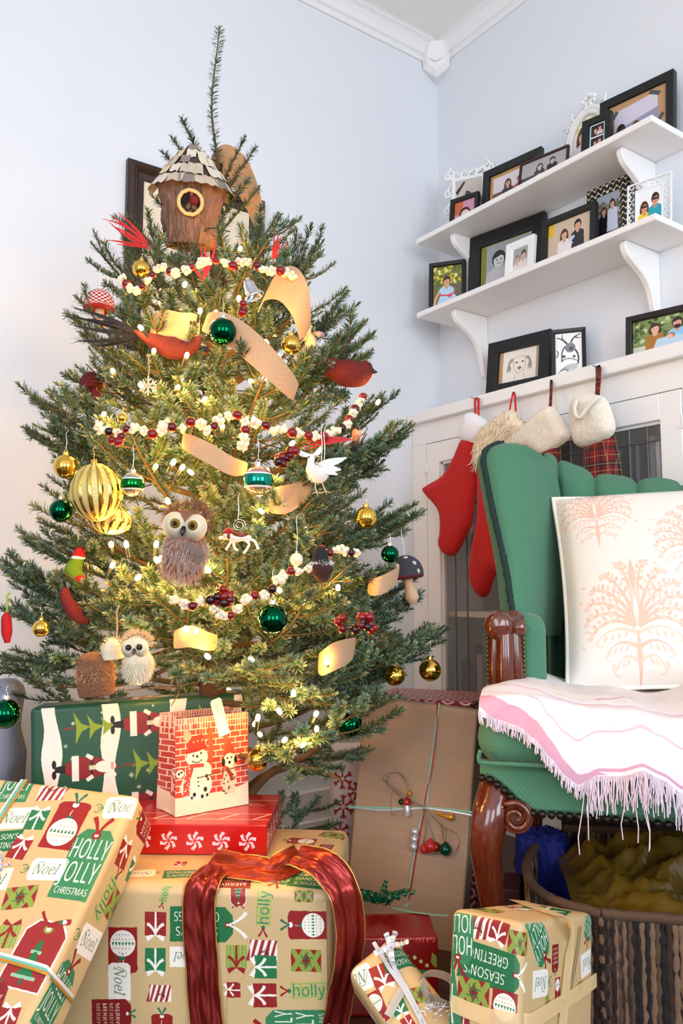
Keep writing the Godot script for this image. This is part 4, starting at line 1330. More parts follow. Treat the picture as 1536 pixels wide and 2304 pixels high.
	for i in fe.size():
		if i > 3 and i < fe.size() - 8:
			gp.append(fe[i] + Vector3(-0.006, 0, 0.012))
	gp = spline(gp, 3)
	var gr := []
	for i in gp.size():
		gr.append(0.0068 + rnd(-0.0012, 0.0012))
		gp[i] += Vector3(rnd(-1, 1), rnd(-1, 1), rnd(-1, 1)) * 0.0012
	w.tube(gp, gr, 7)
	part("gimp_trim", w, gimp, t)
	# right wing and arm, outside the frame
	w = MB.new(); w.soft(Vector3(W - 0.02, 0.83, -0.43), Vector3(0.08, 0.42, 0.24), 0.044)
	part("wing", w, cloth, t)
	w = MB.new(); w.soft(Vector3(W - 0.035, 0.56, -0.32), Vector3(0.076, 0.24, 0.36), 0.035)
	part("arm", w, cloth, t)
	# channelled back: five upright channels
	var top := []
	for p in [[1222, 1029], [1250, 1040], [1300, 1063], [1340, 1076], [1390, 1084], [1437, 1088], [1536, 1092], [1640, 1088], [1740, 1060]]:
		top.append(cp(p[0], p[1], -0.605))
	var seams := [cp(1222, 1040, -0.54).x, cp(1257, 1110, -0.54).x, cp(1340, 1100, -0.54).x, cp(1437, 1100, -0.54).x, cp(1540, 1100, -0.54).x, W - 0.06]
	for k in 5:
		w = MB.new()
		var x0: float = seams[k]
		var x1: float = seams[k + 1]
		var tp: Array = top
		w.grid(12, 22, func(a, b):
			var x := lerpf(x0, x1, a)
			var yt := curve_y(tp, x)
			var bul := sqrt(maxf(0.0, 1.0 - pow(2 * a - 1, 2))) * 0.026
			var ang := maxf(0.0, b - 0.86) / 0.14 * PI
			var y := lerpf(0.42, yt - 0.035, minf(b / 0.86, 1.0))
			var r := 0.035 + bul * 0.7
			var z: float = -0.575 - 0.03 * b
			if ang > 0.0:
				return Vector3(x, yt - 0.035 + sin(ang) * r, z + cos(ang) * r - 0.0)
			return Vector3(x, y, z + 0.035 + bul))
		part("back_channel", w, cloth, t)
	w = MB.new()
	w.grid(20, 4, func(a, b): return Vector3(lerpf(W - 0.02, 0.06, a), lerpf(0.25, curve_y(top, lerpf(W - 0.02, 0.06, a)) - 0.03, b), -0.65))
	part("outside_back", w, cloth, t)
	# left arm: padded inner side, rolled top
	w = MB.new(); w.soft(Vector3(0.058, 0.555, -0.33), Vector3(0.076, 0.25, 0.36), 0.036)
	part("arm", w, cloth, t)
	# carved arm post: scroll knob over a fluted shaft
	var pz := -0.13
	var pc := cp(1137, 1470, pz)
	var pt := cp(1128, 1407, pz)
	w = MB.new()
	var ytop := pt.y
	var ybot := cp(1137, 1590, pz).y
	for f in [[0.0, 0.0165, 0.010], [-0.022, 0.0095, 0.004], [0.022, 0.0105, 0.004]]:
		w.tube([Vector3(pc.x + f[0] * 0.9, ybot, pz + f[2] - 0.01), Vector3(pc.x + f[0] * 1.0, ybot + 0.05, pz + f[2] - 0.004), Vector3(pc.x + f[0] * 0.95, (ybot + ytop) / 2, pz + f[2]), Vector3(pc.x + f[0] * 0.85 - 0.002, ytop, pz + f[2] - 0.002)], [f[1] * 0.95, f[1] * 1.08, f[1] * 1.05, f[1] * 0.95], 12)
	w.box(Vector3(pc.x, (ybot + ytop) / 2, pz - 0.02), Vector3(0.062, ytop - ybot + 0.02, 0.03), 0.008)
	part("arm_post", w, wood, t, "carved and polished brown wood")
	w = MB.new()
	var kb := Transform3D(Basis(Vector3(0, 0, 1), 0.25) * Basis(Vector3.RIGHT, PI / 2), Vector3(pt.x - 0.004, pt.y, pz + 0.004))
	w.lathe([Vector2(0.0, -0.05), Vector2(0.024, -0.05), Vector2(0.028, -0.03), Vector2(0.0285, 0.0), Vector2(0.027, 0.012), Vector2(0.022, 0.019), Vector2(0.014, 0.023), Vector2(0.0, 0.0245)], 24, kb)
	w.lathe([Vector2(0.0, -0.05), Vector2(0.014, -0.05), Vector2(0.0165, -0.02), Vector2(0.016, 0.004), Vector2(0.011, 0.010), Vector2(0.0, 0.012)], 18, kb.translated(Vector3(0.034, -0.004, 0)))
	w.box(Vector3(pt.x + 0.012, pt.y + 0.012, pz - 0.035), Vector3(0.056, 0.03, 0.04), 0.01)
	part("scroll_knob", w, wood, t)
	w = MB.new()
	for s in [-1.0, 1.0]:
		for k in 20:
			w.ball(Vector3(pc.x + s * 0.0335, lerpf(ybot, ytop + 0.01, k / 19.0), pz - 0.004), 0.0042, 6, 5)
	part("nail_trim", w, mat(Color(0.45, 0.36, 0.2), 0.35, 0.8), t, "", "stuff")
	# front cabriole leg with a scrolled knee bracket
	var path := []
	var rad := []
	for p in [[1116, 1752, 30, -0.034], [1114, 1790, 37, -0.026], [1105, 1830, 38, -0.012], [1096, 1872, 34, -0.004], [1094, 1920, 31, -0.008], [1100, 1980, 27, -0.02], [1106, 2030, 24, -0.03], [1109, 2075, 22, -0.032], [1106, 2105, 25, -0.026]]:
		path.append(cp(p[0], p[1], p[3]))
		rad.append(p[2] * 1.6 / FOCAL)
	var foot := path[path.size() - 1] as Vector3
	foot.y = 0.0
	path[path.size() - 1].y = 0.03
	path.append(foot); rad.append(0.026)
	var p2 := spline(path, 5)
	var r2 := []
	for i in p2.size():
		var f := float(i) / 5
		var k := mini(int(f), rad.size() - 2)
		r2.append(lerpf(rad[k], rad[k + 1], clampf(f - k, 0, 1)))
	w = MB.new(); w.tube(p2, r2, 18)
	var cut := cp(1120, 1762, 0).y
	for i in w.v.size():
		if w.v[i].y > cut:
			w.v[i].z = minf(w.v[i].z, -0.006)
	part("leg", w, wood, t)
	w = MB.new()
	var sc := cp(1161, 1838, 0.004)
	w.lathe([Vector2(0.0, -0.03), Vector2(0.027, -0.03), Vector2(0.029, -0.004), Vector2(0.0265, 0.002), Vector2(0.0, -0.002)], 24, Transform3D(Basis(Vector3.RIGHT, PI / 2), sc))
	var sp := []
	var sr := []
	for i in 40:
		var a := i / 39.0
		var g := PI * 0.75 - a * TAU * 1.6
		sp.append(sc + Vector3(cos(g), sin(g), 0) * lerpf(0.0255, 0.004, a) + Vector3(0, 0, 0.004 + 0.004 * a))
		sr.append(lerpf(0.0062, 0.0035, a))
	w.tube(sp, sr, 8)
	w.tube([sc + Vector3(-0.02, 0.018, 0), sc + Vector3(-0.034, 0.01, -0.004), sc + Vector3(-0.045, -0.01, -0.01), sc + Vector3(-0.05, -0.04, -0.02)], [0.007, 0.014, 0.016, 0.008], 10)
	part("knee_scroll", w, wood, t)
	for q in [Vector3(W - 0.05, 0.16, -0.04), Vector3(0.05, 0.16, -0.54), Vector3(W - 0.05, 0.16, -0.54)]:
		w = MB.new(); w.tube([q + Vector3(0, 0.16, 0), q, q - Vector3(0, 0.16, 0)], [0.034, 0.026, 0.02], 12)
		part("leg", w, wood, t)
	pillow(cloth)
	throw_blanket()

func curve_y(pts: Array, x: float) -> float:
	for i in pts.size() - 1:
		if x <= pts[i + 1].x or i == pts.size() - 2:
			return lerpf(pts[i].y, pts[i + 1].y, smoothstep(0, 1, clampf((x - pts[i].x) / (pts[i + 1].x - pts[i].x), 0, 1)) * 0.5 + 0.5 * clampf((x - pts[i].x) / (pts[i + 1].x - pts[i].x), 0, 1))
	return pts[0].y

# ornamental leaf print drawn once and mirrored
func damask() -> Image:
	var p := Pen.new(768, 768, Color(0.90, 0.875, 0.84))
	var c := Color(0.88, 0.735, 0.66)
	var c2 := Color(0.90, 0.79, 0.725)
	for m in [[140, 130, 1.3], [235, 560, 1.75], [470, 300, 1.5], [600, 660, 1.4]]:
		var o := Vector2(m[0], m[1])
		var s: float = m[2]
		for sd in [-1.0, 1.0]:
			for k in 6:
				var g := 0.1 + k * 0.30
				var l := (118 - k * 9) * s
				var d := Vector2(sd * sin(g), -cos(g))
				var tip := o + d * l + Vector2(sd * 14, 10 + k * 4) * s
				var mid := o + d * l * 0.75 - Vector2(0, 14) * s
				p.curve(o + Vector2(sd * 3, -4 + k * 5) * s, mid, tip, 8 * s, c, 2 * s)
				for j in 6:
					var q := 0.3 + j * 0.13
					var b := (o.lerp(mid, q)).lerp(mid.lerp(tip, q), q)
					for e in [-1.0, 1.0]:
						p.poly(smooth_leaf(b, b + d.rotated(e * 0.8) * (17 - j) * s, 3.6 * s), c if (j + k) % 2 else c2)
				p.oval(tip + Vector2(sd * 2, 3) * s, Vector2(6, 5) * s, c2)
			for k in 3:
				var y := 34.0 + k * 26
				p.curve(o + Vector2(0, y) * s, o + Vector2(sd * (40 - k * 6), y - 26) * s, o + Vector2(sd * (74 - k * 16), y + 6) * s, 8 * s, c if k % 2 else c2, 1.5 * s)
				p.curve(o + Vector2(sd * (74 - k * 16), y + 6) * s, o + Vector2(sd * (84 - k * 16), y + 20) * s, o + Vector2(sd * (64 - k * 14), y + 20) * s, 4 * s, c2, 1.5 * s)
				for j in 4:
					var b := o + Vector2(sd * (18 + j * (13 - k * 2)), y - 8 + j * 2) * s
					p.poly(smooth_leaf(b, b + Vector2(sd * 7, 15) * s, 3.2 * s), c2)
			for k in 5:
				p.oval(o + Vector2(sd * (96 + 9 * sin(k * 2.1)), -70 + k * 30) * s, Vector2(5, 3) * s, c2, k)
		for k in 3:
			p.poly(smooth_leaf(o + Vector2(0, 20 - k * 34) * s, o + Vector2(0, -50 - k * 36) * s, (11 - k * 2) * s), c2 if k % 2 else c)
		p.poly(smooth_leaf(o + Vector2(0, 16) * s, o + Vector2(0, -44) * s, 5 * s), Color(0.93, 0.89, 0.84))
		p.poly(smooth_leaf(o + Vector2(0, 22) * s, o + Vector2(0, 130) * s, 5 * s), c)
	for k in 3600:     # worn, woven look
		p.rect(rnd(0, 768), rnd(0, 768), 3, 1, Color(0.925, 0.905, 0.875))
	p.curve(Vector2(690, 560), Vector2(720, 500), Vector2(766, 520), 6, Color(0.62, 0.62, 0.22), 2)
	p.curve(Vector2(700, 590), Vector2(740, 560), Vector2(766, 580), 8, Color(0.80, 0.72, 0.40), 2)
	return p.im
func smooth_leaf(a: Vector2, b: Vector2, w: float) -> PackedVector2Array:
	var d := (b - a).orthogonal().normalized() * w
	return PackedVector2Array([a, a.lerp(b, 0.25) + d * 0.7, a.lerp(b, 0.5) + d, a.lerp(b, 0.8) + d * 0.5, b, a.lerp(b, 0.8) - d * 0.5, a.lerp(b, 0.5) - d, a.lerp(b, 0.25) - d * 0.7])

func pillow(_cloth: Material) -> void:
	# its lower edge stands on the seat, its upper edge leans on the back
	var bl := cp(1276, 1556, -0.24)
	var tl := cp(1243, 1122, -0.46)
	var s := 0.45
	var yd := (tl - bl)
	var hh := yd.length()
	yd = yd.normalized()
	var xd := Vector3(1, 0, 0)
	var zd := xd.cross(yd).normalized()
	xd = yd.cross(zd)
	var mid := bl + yd * hh * 0.5 + xd * s * 0.5
	var t := thing("throw_pillow", "cream square pillow with coral damask print leaning in the green armchair", "pillow", CH * mid, CH.basis * Basis(xd, yd, zd))
	var w := MB.new()
	for sd in [1.0, -1.0]:
		w.grid(30, 30, func(a, b):
			var u: float = (a * 2 - 1)
			var v: float = b * 2 - 1
			var e := (1 - u * u) * (1 - v * v)
			var pin := 1.0 - 0.05 * (1 - v * v) * u * u
			var pin2 := 1.0 - 0.04 * (1 - u * u) * v * v
			return Vector3(u * sd * s * 0.5 * pin, v * hh * 0.5 * pin2, sd * 0.085 * pow(maxf(e, 0.0), 0.42)))
	var m := tex_mat(damask(), 0.95)
	part("cover", w, m, t)
	w = MB.new()
	var pth := []
	for k in 4:
		for i in 20:
			var q := i / 20.0 * 2 - 1
			var u: float = [q, 1.0, -q, -1.0][k]
			var v: float = [-1.0, q, 1.0, -q][k]
			pth.append(Vector3(u * s * 0.5 * (1.0 - 0.05 * (1 - v * v) * u * u), v * hh * 0.5 * (1.0 - 0.04 * (1 - u * u) * v * v), 0))
	pth.append(pth[0])
	w.tube(pth, 0.0048, 8, false)
	part("piping", w, mat(Color(0.91, 0.88, 0.84), 0.9), t)

func throw_blanket() -> void:
	var t := thing("throw_blanket", "white and pink woven throw with fringe draped over the green chair seat", "blanket", CH.origin, CH.basis)
	var p := Pen.new(512, 512, Color(0.90, 0.865, 0.85))
	var pk := Color(0.84, 0.62, 0.70)
	# v = 1 (bottom) is the hem
	for k in 9000:
		p.rect(rnd(0, 512), rnd(0, 512), 2, 1, Color(0.92, 0.89, 0.885))
	p.rect(0, 330, 512, 182, Color(0.915, 0.89, 0.90))
	for k in [[348, 7, Color(0.86, 0.70, 0.74)], [362, 4, Color(0.90, 0.78, 0.76)], [420, 4, Color(0.88, 0.74, 0.78)], [488, 6, pk]]:
		p.rect(0, k[0], 512, k[1], k[2])
	p.poly(PackedVector2Array([Vector2(0, 456), Vector2(90, 462), Vector2(130, 480), Vector2(170, 500), Vector2(0, 500)]), pk)
	for k in 26:     # faint script-like print
		var x := rnd(10, 480)
		var y := rnd(10, 310)
		p.curve(Vector2(x, y), Vector2(x + rnd(10, 40), y - rnd(-30, 30)), Vector2(x + rnd(30, 90), y + rnd(-24, 24)), rnd(2, 5), Color(0.88, 0.73, 0.72) if k % 3 else Color(0.90, 0.77, 0.66), 1)
	p.curve(Vector2(160, 318), Vector2(200, 300), Vector2(216, 236), 8, pk, 3)
	p.curve(Vector2(330, 322), Vector2(350, 280), Vector2(340, 226), 8, pk, 3)
	p.line([Vector2(310, 240), Vector2(372, 248)], 5, pk)
	for k in 7:
		p.line([Vector2(400 + k * 9, 318), Vector2(402 + k * 9, 286)], 4, pk)
	var m := tex_mat(p.im, 0.95)
	# lowest visible edge, from the left end to beyond the frame (view plan points over the seat front)
	var hem := []
	for q in [[1082, 1572], [1120, 1592], [1165, 1606], [1205, 1640], [1240, 1682], [1272, 1722], [1300, 1745], [1345, 1722], [1395, 1722], [1445, 1706], [1490, 1728], [1540, 1765], [1620, 1780], [1700, 1770]]:
		hem.append(cp(q[0], q[1], 0.05 if q[0] > 1180 else 0.03))
	var nz := FastNoiseLite.new()
	nz.seed = 6
	nz.frequency = 1.0
	var x0: float = hem[0].x - 0.004
	var x1 := 0.60
	var ct2 := cp(1180, 1606, 0.0).y + 0.040
	var hm: Array = hem
	var fall := func(x: float) -> float:
		return curve_y(hm, x)
	var drape := func(a: float, b: float, lift: float) -> Vector3:
		var x := lerpf(x0, x1, a)
		var hy2: float = fall.call(x)
		var topy := ct2 + 0.012 * sin(x * 16.0 + 0.6) + 0.006 * sin(x * 37.0)
		var lip := maxf(0.0, topy - 0.012 - hy2)          # how far it hangs
		var back := 0.33
		var s := b * (back + lip + 0.02)                   # 0 at the back edge
		var fold := 0.008 * nz.get_noise_2d(x * 9.0, b * 1.2) + 0.006 * sin(x * 44.0 + b * 3.0) * smoothstep(0.5, 1.0, b)
		if s < back:
			var k := s / back
			return Vector3(x, topy + lift + fold * 0.8 - 0.02 * smoothstep(0.7, 1.0, k) - 0.01 * smoothstep(0.0, 0.3, 1.0 - k), -0.315 + s)
		var g := s - back
		var r := 0.02
		if g < 0.02:
			var an := g / 0.02 * PI * 0.5
			return Vector3(x, topy - 0.02 + lift + fold * 0.6 - (1.0 - cos(an)) * r, 0.015 + sin(an) * r + lift)
		return Vector3(x, topy - 0.04 + lift - (g - 0.02), 0.036 + lift + fold + 0.008 * sin(minf((g - 0.02) * 22.0, PI)))
	var w := MB.new()
	w.grid(110, 70, func(a, b): return drape.call(a, 1.0 - b, 0.0))
	for i in w.uv.size():
		w.uv[i] = Vector2(w.uv[i].x * 1.0, w.uv[i].y)
	part("cloth", w, m, t)
	# fringe along the hem
	w = MB.new()
	for k in 520:
		var a := rnd(0.0, 1.0)
		var x := lerpf(x0, x1, a)
		var st: Vector3 = drape.call(a, 0.995, 0.001)
		var ln := 0.010 + 0.006 * rnd(0, 1)
		if x > 0.16 and x < 0.42:
			ln = rnd(0.02, 0.055)
		elif x >= 0.42:
			ln = rnd(0.008, 0.022)
		if k < 6:
			st = drape.call([0.275, 0.28, 0.385, 0.39, 0.41, 0.40][k], 0.995, 0.001)
			ln = rnd(0.085, 0.115)
		var sw := rnd(-0.25, 0.25)
		w.tube([st + Vector3(0, 0.006, 0.001), st + Vector3(sw * ln * 0.4, -ln * 0.4, rnd(0, 0.004)), st + Vector3(sw * ln * 0.8, -ln * 0.75, rnd(0, 0.006)), st + Vector3(sw * ln * 0.7, -ln, rnd(-0.002, 0.006))], 0.0009, 4, false)
	part("fringe", w, mat(Color(0.89, 0.81, 0.85), 0.95), t, "", "stuff")

# ---------------------------------------------------------------- wrapping paper: printed motifs, drawn at c with unit size s (pixels) and turn a
const KRAFT := Color(0.785, 0.675, 0.49)
const P_RED := Color(0.55, 0.09, 0.09)
const P_GREEN := Color(0.10, 0.43, 0.24)
const P_LIME := Color(0.52, 0.60, 0.24)
const P_WHITE := Color(0.93, 0.91, 0.87)
const P_TEAL := Color(0.10, 0.40, 0.30)
class Stamp:
	var p: Pen
	var c: Vector2
	var s: float
	var a: float
	func xy(x: float, y: float) -> Vector2:
		return c + (Vector2(x, y) * s).rotated(a)
	func poly(pts: Array, col: Color) -> void:
		var o := PackedVector2Array()
		for q in pts:
			o.append(xy(q[0], q[1]))
		p.poly(o, col)
	func rect(x0: float, y0: float, x1: float, y1: float, col: Color) -> void:
		poly([[x0, y0], [x1, y0], [x1, y1], [x0, y1]], col)
	func oval(x: float, y: float, rx: float, ry: float, col: Color) -> void:
		p.oval(xy(x, y), Vector2(rx, ry) * s, col, a)
	func curve(x0: float, y0: float, x1: float, y1: float, x2: float, y2: float, w: float, col: Color, w2 := -1.0) -> void:
		p.curve(xy(x0, y0), xy(x1, y1), xy(x2, y2), w * s, col, w2 * s if w2 >= 0 else -1.0)
	func bow(y: float, k: float, col: Color) -> void:
		for d in [-1.0, 1.0]:
			poly([[0, y], [d * k, y - k * 0.75], [d * k * 1.25, y - k * 0.1], [d * k * 0.5, y + k * 0.1]], col)
	func tails(x: float, y: float, k: float, col: Color) -> void:
		for d in [-1.0, 1.0]:
			curve(x, y, x + d * k * 0.2, y - k * 0.6, x + d * k * 0.55, y - k, k * 0.12, col, k * 0.28)
	func tag(w: float, h0: float, h1: float, cut: float, col: Color) -> void:
		poly([[-w + cut, h0], [w - cut, h0], [w, h0 + cut * 1.1], [w, h1], [-w, h1], [-w, h0 + cut * 1.1]], col)

# each motif is about one unit high, its top at y = -0.5
func motif(p: Pen, kind: String, c: Vector2, s: float, a: float) -> void:
	var m := Stamp.new()
	m.p = p; m.c = c; m.s = s; m.a = a
	match kind:
		"red_gift", "green_gift", "lime_gift":
			var col: Color = {"red_gift": P_RED, "green_gift": P_GREEN, "lime_gift": P_LIME}[kind]
			var rb := P_RED if kind == "lime_gift" else P_WHITE
			m.rect(-0.36, -0.25, 0.36, 0.5, col)
			for k in 6:
				m.rect(-0.36, -0.2 + k * 0.12, 0.36, -0.18 + k * 0.12, col.lightened(0.1))
			if kind == "lime_gift":
				for k in 5:
					m.rect(-0.3 + k * 0.14, -0.25, -0.26 + k * 0.14, 0.5, col.lightened(0.2))
			m.rect(-0.035, -0.25, 0.035, 0.5, rb)
			for d in [-1.0, 1.0]:
				m.curve(0, -0.2, d * 0.1, 0.05, d * 0.28, 0.12, 0.06, rb, 0.11)
			m.bow(-0.24, 0.26, rb)
		"candy":
			m.rect(-0.7, -0.5, 0.7, 0.5, P_WHITE)
			for k in 5:
				var x := -0.75 + k * 0.34
				m.poly([[maxf(-0.7, x), 0.5], [minf(0.7, x + 0.17), 0.5], [minf(0.7, x + 0.47), -0.5], [maxf(-0.7, x + 0.3), -0.5]], P_RED.lightened(0.08))
			for k in 7:
				m.curve(-0.3 + k * 0.02, -0.2 - k * 0.03, 0.1 - 0.08 * k, 0.1, 0.4 - k * 0.1, -0.4 + k * 0.12, 0.02, P_RED.darkened(0.4))
		"check":
			m.rect(-0.72, -0.5, 0.72, 0.5, P_RED)
			for d in [-1.0, 1.0]:
				for k in 2:
					var x: float = (-0.72 if k == 0 else 0.0)
					m.poly([[x, 0.5 * d], [x + 0.2, 0.5 * d], [x + 0.72, -0.35 * d], [x + 0.72, -0.5 * d], [x + 0.52, -0.5 * d], [x, 0.35 * d]], P_LIME)
			for k in 6:
				var g := k * TAU / 6 + 0.3
				m.curve(0, 0, cos(g) * 0.2, sin(g) * 0.3, cos(g + 0.5) * 0.34, sin(g + 0.5) * 0.4, 0.09, P_GREEN, 0.03)
			m.oval(0, 0, 0.09, 0.09, P_RED.darkened(0.2))
		"ornament":
			m.tag(0.29, -0.36, 0.5, 0.12, P_RED)
			m.oval(-0.2, -0.26, 0.1, 0.09, P_RED); m.oval(0.2, -0.26, 0.1, 0.09, P_RED)
			m.oval(0, -0.3, 0.06, 0.05, P_WHITE); m.tails(0, -0.32, 0.2, P_TEAL)
			m.curve(0, -0.2, -0.03, -0.12, 0, -0.08, 0.015, P_WHITE)
			m.rect(-0.05, -0.1, 0.05, -0.03, P_TEAL)
			m.oval(0, 0.2, 0.255, 0.25, P_WHITE)
			for r in 5:
				for k in 7:
					var x := -0.2 + k * 0.066
					var y := 0.02 + r * 0.085
					if Vector2(x, y - 0.2).length() < 0.22:
						if r == 2:
							m.poly([[x - 0.025, y + 0.03], [x + 0.025, y + 0.03], [x, y - 0.04]], P_GREEN)
						else:
							m.poly([[x - 0.02, y], [x, y - 0.025], [x + 0.02, y], [x, y + 0.02]], Color(0.80, 0.72, 0.50) if r % 2 else Color(0.72, 0.72, 0.66))
		"holly":
			m.tag(0.25, -0.36, 0.5, 0.1, P_GREEN.lightened(0.10))
			m.oval(0, -0.285, 0.06, 0.05, P_RED); m.oval(0, -0.285, 0.028, 0.022, P_WHITE); m.tails(0, -0.3, 0.22, P_RED)
			write(p, "HOLLY", m.xy(0, -0.11), Vector2(0.165, 0.34) * s, P_WHITE, a)
			write(p, "JOLLY", m.xy(0, 0.18), Vector2(0.175, 0.34) * s, P_WHITE, a)
			write(p, "CHRISTMAS", m.xy(0, 0.405), Vector2(0.078, 0.11) * s, P_WHITE, a)
		"noel":
			m.poly([[-0.62, -0.34], [-0.5, -0.5], [0.95, -0.5], [0.95, 0.5], [-0.5, 0.5], [-0.62, 0.34]], P_WHITE)
			write(p, "Noel", m.xy(0.16, 0.02), Vector2(0.52, 0.62) * s, Color(0.42, 0.52, 0.40), a, 0.35, "Droid Serif")
			m.curve(-0.45, 0.1, -0.3, -0.5, 0.0, -0.25, 0.03, Color(0.45, 0.55, 0.44))
			for d in [-1.0, 1.0]:
				m.curve(-0.66, 0, -0.85, d * 0.3, -1.0, d * 0.12, 0.035, P_GREEN); m.curve(-0.66, 0, -0.75, d * 0.05, -0.9, d * 0.05, 0.03, P_GREEN)
		"treetag":
			m.tag(0.33, -0.38, 0.52, 0.14, P_WHITE); m.tag(0.305, -0.36, 0.5, 0.135, P_RED.lightened(0.04))
			m.oval(0, -0.27, 0.07, 0.06, P_LIME); m.oval(0, -0.27, 0.035, 0.03, P_WHITE)
			m.curve(0, -0.3, -0.12, -0.36, -0.22, -0.48, 0.04, P_RED); m.curve(0, -0.32, 0.1, -0.38, 0.26, -0.42, 0.08, P_RED); m.oval(0.17, -0.4, 0.04, 0.03, P_WHITE); m.oval(0.12, -0.39, 0.03, 0.03, P_GREEN)
			for k in 3:
				var y := -0.1 + k * 0.16
				m.poly([[-0.07 - k * 0.05, y + 0.16], [0.07 + k * 0.05, y + 0.16], [0.02, y - 0.02], [-0.02, y - 0.02]], P_GREEN)
				m.rect(-0.08 - k * 0.05, y + 0.12, 0.08 + k * 0.05, y + 0.165, Color(0.55, 0.72, 0.6))
			m.rect(-0.02, 0.38, 0.02, 0.46, P_TEAL)
		"hello":
			for k in 5:
				m.rect(-0.18, -0.25 + k * 0.16, 0.18, -0.21 + k * 0.16, Color(0.62, 0.70, 0.36)); m.rect(-0.15 + k * 0.07, -0.3, -0.12 + k * 0.07, 0.5, Color(0.60, 0.68, 0.34))
			write(p, "holly", m.xy(0.0, 0.1), Vector2(0.34, 0.34) * s, P_GREEN.lightened(0.12), a + PI / 2)
			m.oval(0, -0.33, 0.045, 0.045, P_TEAL); m.tails(0, -0.34, 0.18, P_RED)
		"season":
			m.poly([[-0.95, -0.25], [-0.72, -0.5], [0.95, -0.5], [0.95, 0.5], [-0.72, 0.5], [-0.95, 0.25]], P_GREEN.darkened(0.05))
			m.oval(-0.78, 0, 0.08, 0.08, P_RED); m.oval(-0.78, 0, 0.035, 0.035, P_WHITE)
			for d in [-1.0, 1.0]:
				m.curve(-0.8, 0, -1.15, d * 0.1, -1.35, d * 0.36, 0.04, P_WHITE, 0.11)
			write(p, "SEASON'S", m.xy(0.14, -0.2), Vector2(0.29, 0.36) * s, P_WHITE, a)
			write(p, "GREETINGS", m.xy(0.14, 0.22), Vector2(0.27, 0.38) * s, P_WHITE, a)
		"merry":
			m.tag(0.31, -0.42, 0.5, 0.12, P_RED.darkened(0.1)); m.oval(0, -0.33, 0.04, 0.035, P_WHITE); m.tails(0, -0.36, 0.16, P_GREEN)
			for k in 4:
				write(p, "MERRY", m.xy(0, -0.1 + k * 0.15), Vector2(0.15, 0.13) * s, Color(0.72, 0.74, 0.58) if k % 2 else P_WHITE, a)

# a wrapped box: corner and axes are known; the print is laid on its faces through an atlas
class Gift:
	var node: Node3D
	var b: Basis            # x right, y up, z out of the main face
	var c: Vector3          # middle
	var s: Vector3          # size
	var ppm := 1600.0
	var pen: Pen
	var mid := {}
func gift(called: String, label: String, corner: Vector3, b: Basis, s: Vector3, which: Vector3, paper: Color, ppm := 1500.0, group := "") -> Gift:
	# corner: the corner on the sides given by which (+1 / -1 along x, y, z)
	var g := Gift.new()
	g.b = b; g.s = s; g.ppm = ppm
	g.c = corner - b * (s * 0.5 * which)
	g.node = thing(called, label, "gift", g.c, b, group)
	var W := int(s.x * ppm) + 8
	var H := int(s.y * ppm) + 8
	var D := int(s.z * ppm) + 8
	g.pen = Pen.new(W + D + D, H + D, paper)
	g.mid = {"pz": Vector2(W * 0.5, H * 0.5), "px": Vector2(W + D * 0.5, H * 0.5), "nx": Vector2(W + D * 1.5, H * 0.5), "py": Vector2(W * 0.5, H + D * 0.5), "nz": Vector2(W * 0.5, H * 0.5), "ny": Vector2(W * 0.5, H + D * 0.5)}
	return g
func on_face(g: Gift, f: String, px: float, py: float) -> Vector2:       # view plan point -> metres on that face (right, down from its middle)
	var inv := Transform3D(g.b, g.c).affine_inverse()
	var e := inv * EYE
	var q := inv.basis * ray(px, py)
	var ax := {"x": 0, "y": 1, "z": 2}[f[1]] as int
	var h := g.s[ax] * 0.5 * (1.0 if f[0] == "p" else -1.0)
	var r := e + q * ((h - e[ax]) / q[ax])
	match f:
		"pz": return Vector2(r.x, -r.y)
		"px": return Vector2(-r.z, -r.y)
		"nx": return Vector2(r.z, -r.y)
		"py": return Vector2(r.x, r.z)
	return Vector2(r.x, r.y)
func local3(g: Gift, f: String, q: Vector2, lift: float) -> Vector3:
	var h := g.s * 0.5
	match f:
		"pz": return Vector3(q.x, -q.y, h.z + lift)
		"px": return Vector3(h.x + lift, -q.y, -q.x)
		"nx": return Vector3(-h.x - lift, -q.y, q.x)
	return Vector3(q.x, h.y + lift, q.y)
func lay_prints(g: Gift, f: String, list: Array, k: float, off: Vector2, aspect := 1.0) -> void:    # [kind, top x, y, bottom x, y] in crop coordinates
	for m in list:
		var t := on_face(g, f, m[1] / k + off.x, m[2] / k + off.y)
		var u := on_face(g, f, m[3] / k + off.x, m[4] / k + off.y)
		var d := (u - t) * g.ppm
		motif(g.pen, m[0], g.mid[f] + (t + u) * 0.5 * g.ppm, clampf(d.length(), 20, 400), d.angle() - PI / 2)
func wrap_up(g: Gift, r: float, rough := 0.42, wob := 0.0015, part_name := "wrapping_paper") -> void:
	var maps := {}
	var sz := Vector2(g.pen.w, g.pen.h)
	for f in g.mid:
		maps[f] = [g.mid[f] / sz, 0.0, Vector2(g.ppm, g.ppm) / sz]
	var w := MB.new()
	var nz := FastNoiseLite.new()
	nz.seed = 12
	nz.frequency = 0.12
	w.soft(Vector3.ZERO, g.s, r, Basis.IDENTITY, maps, wob, nz)
	part(part_name, w, tex_mat(g.pen.im, rough), g.node)
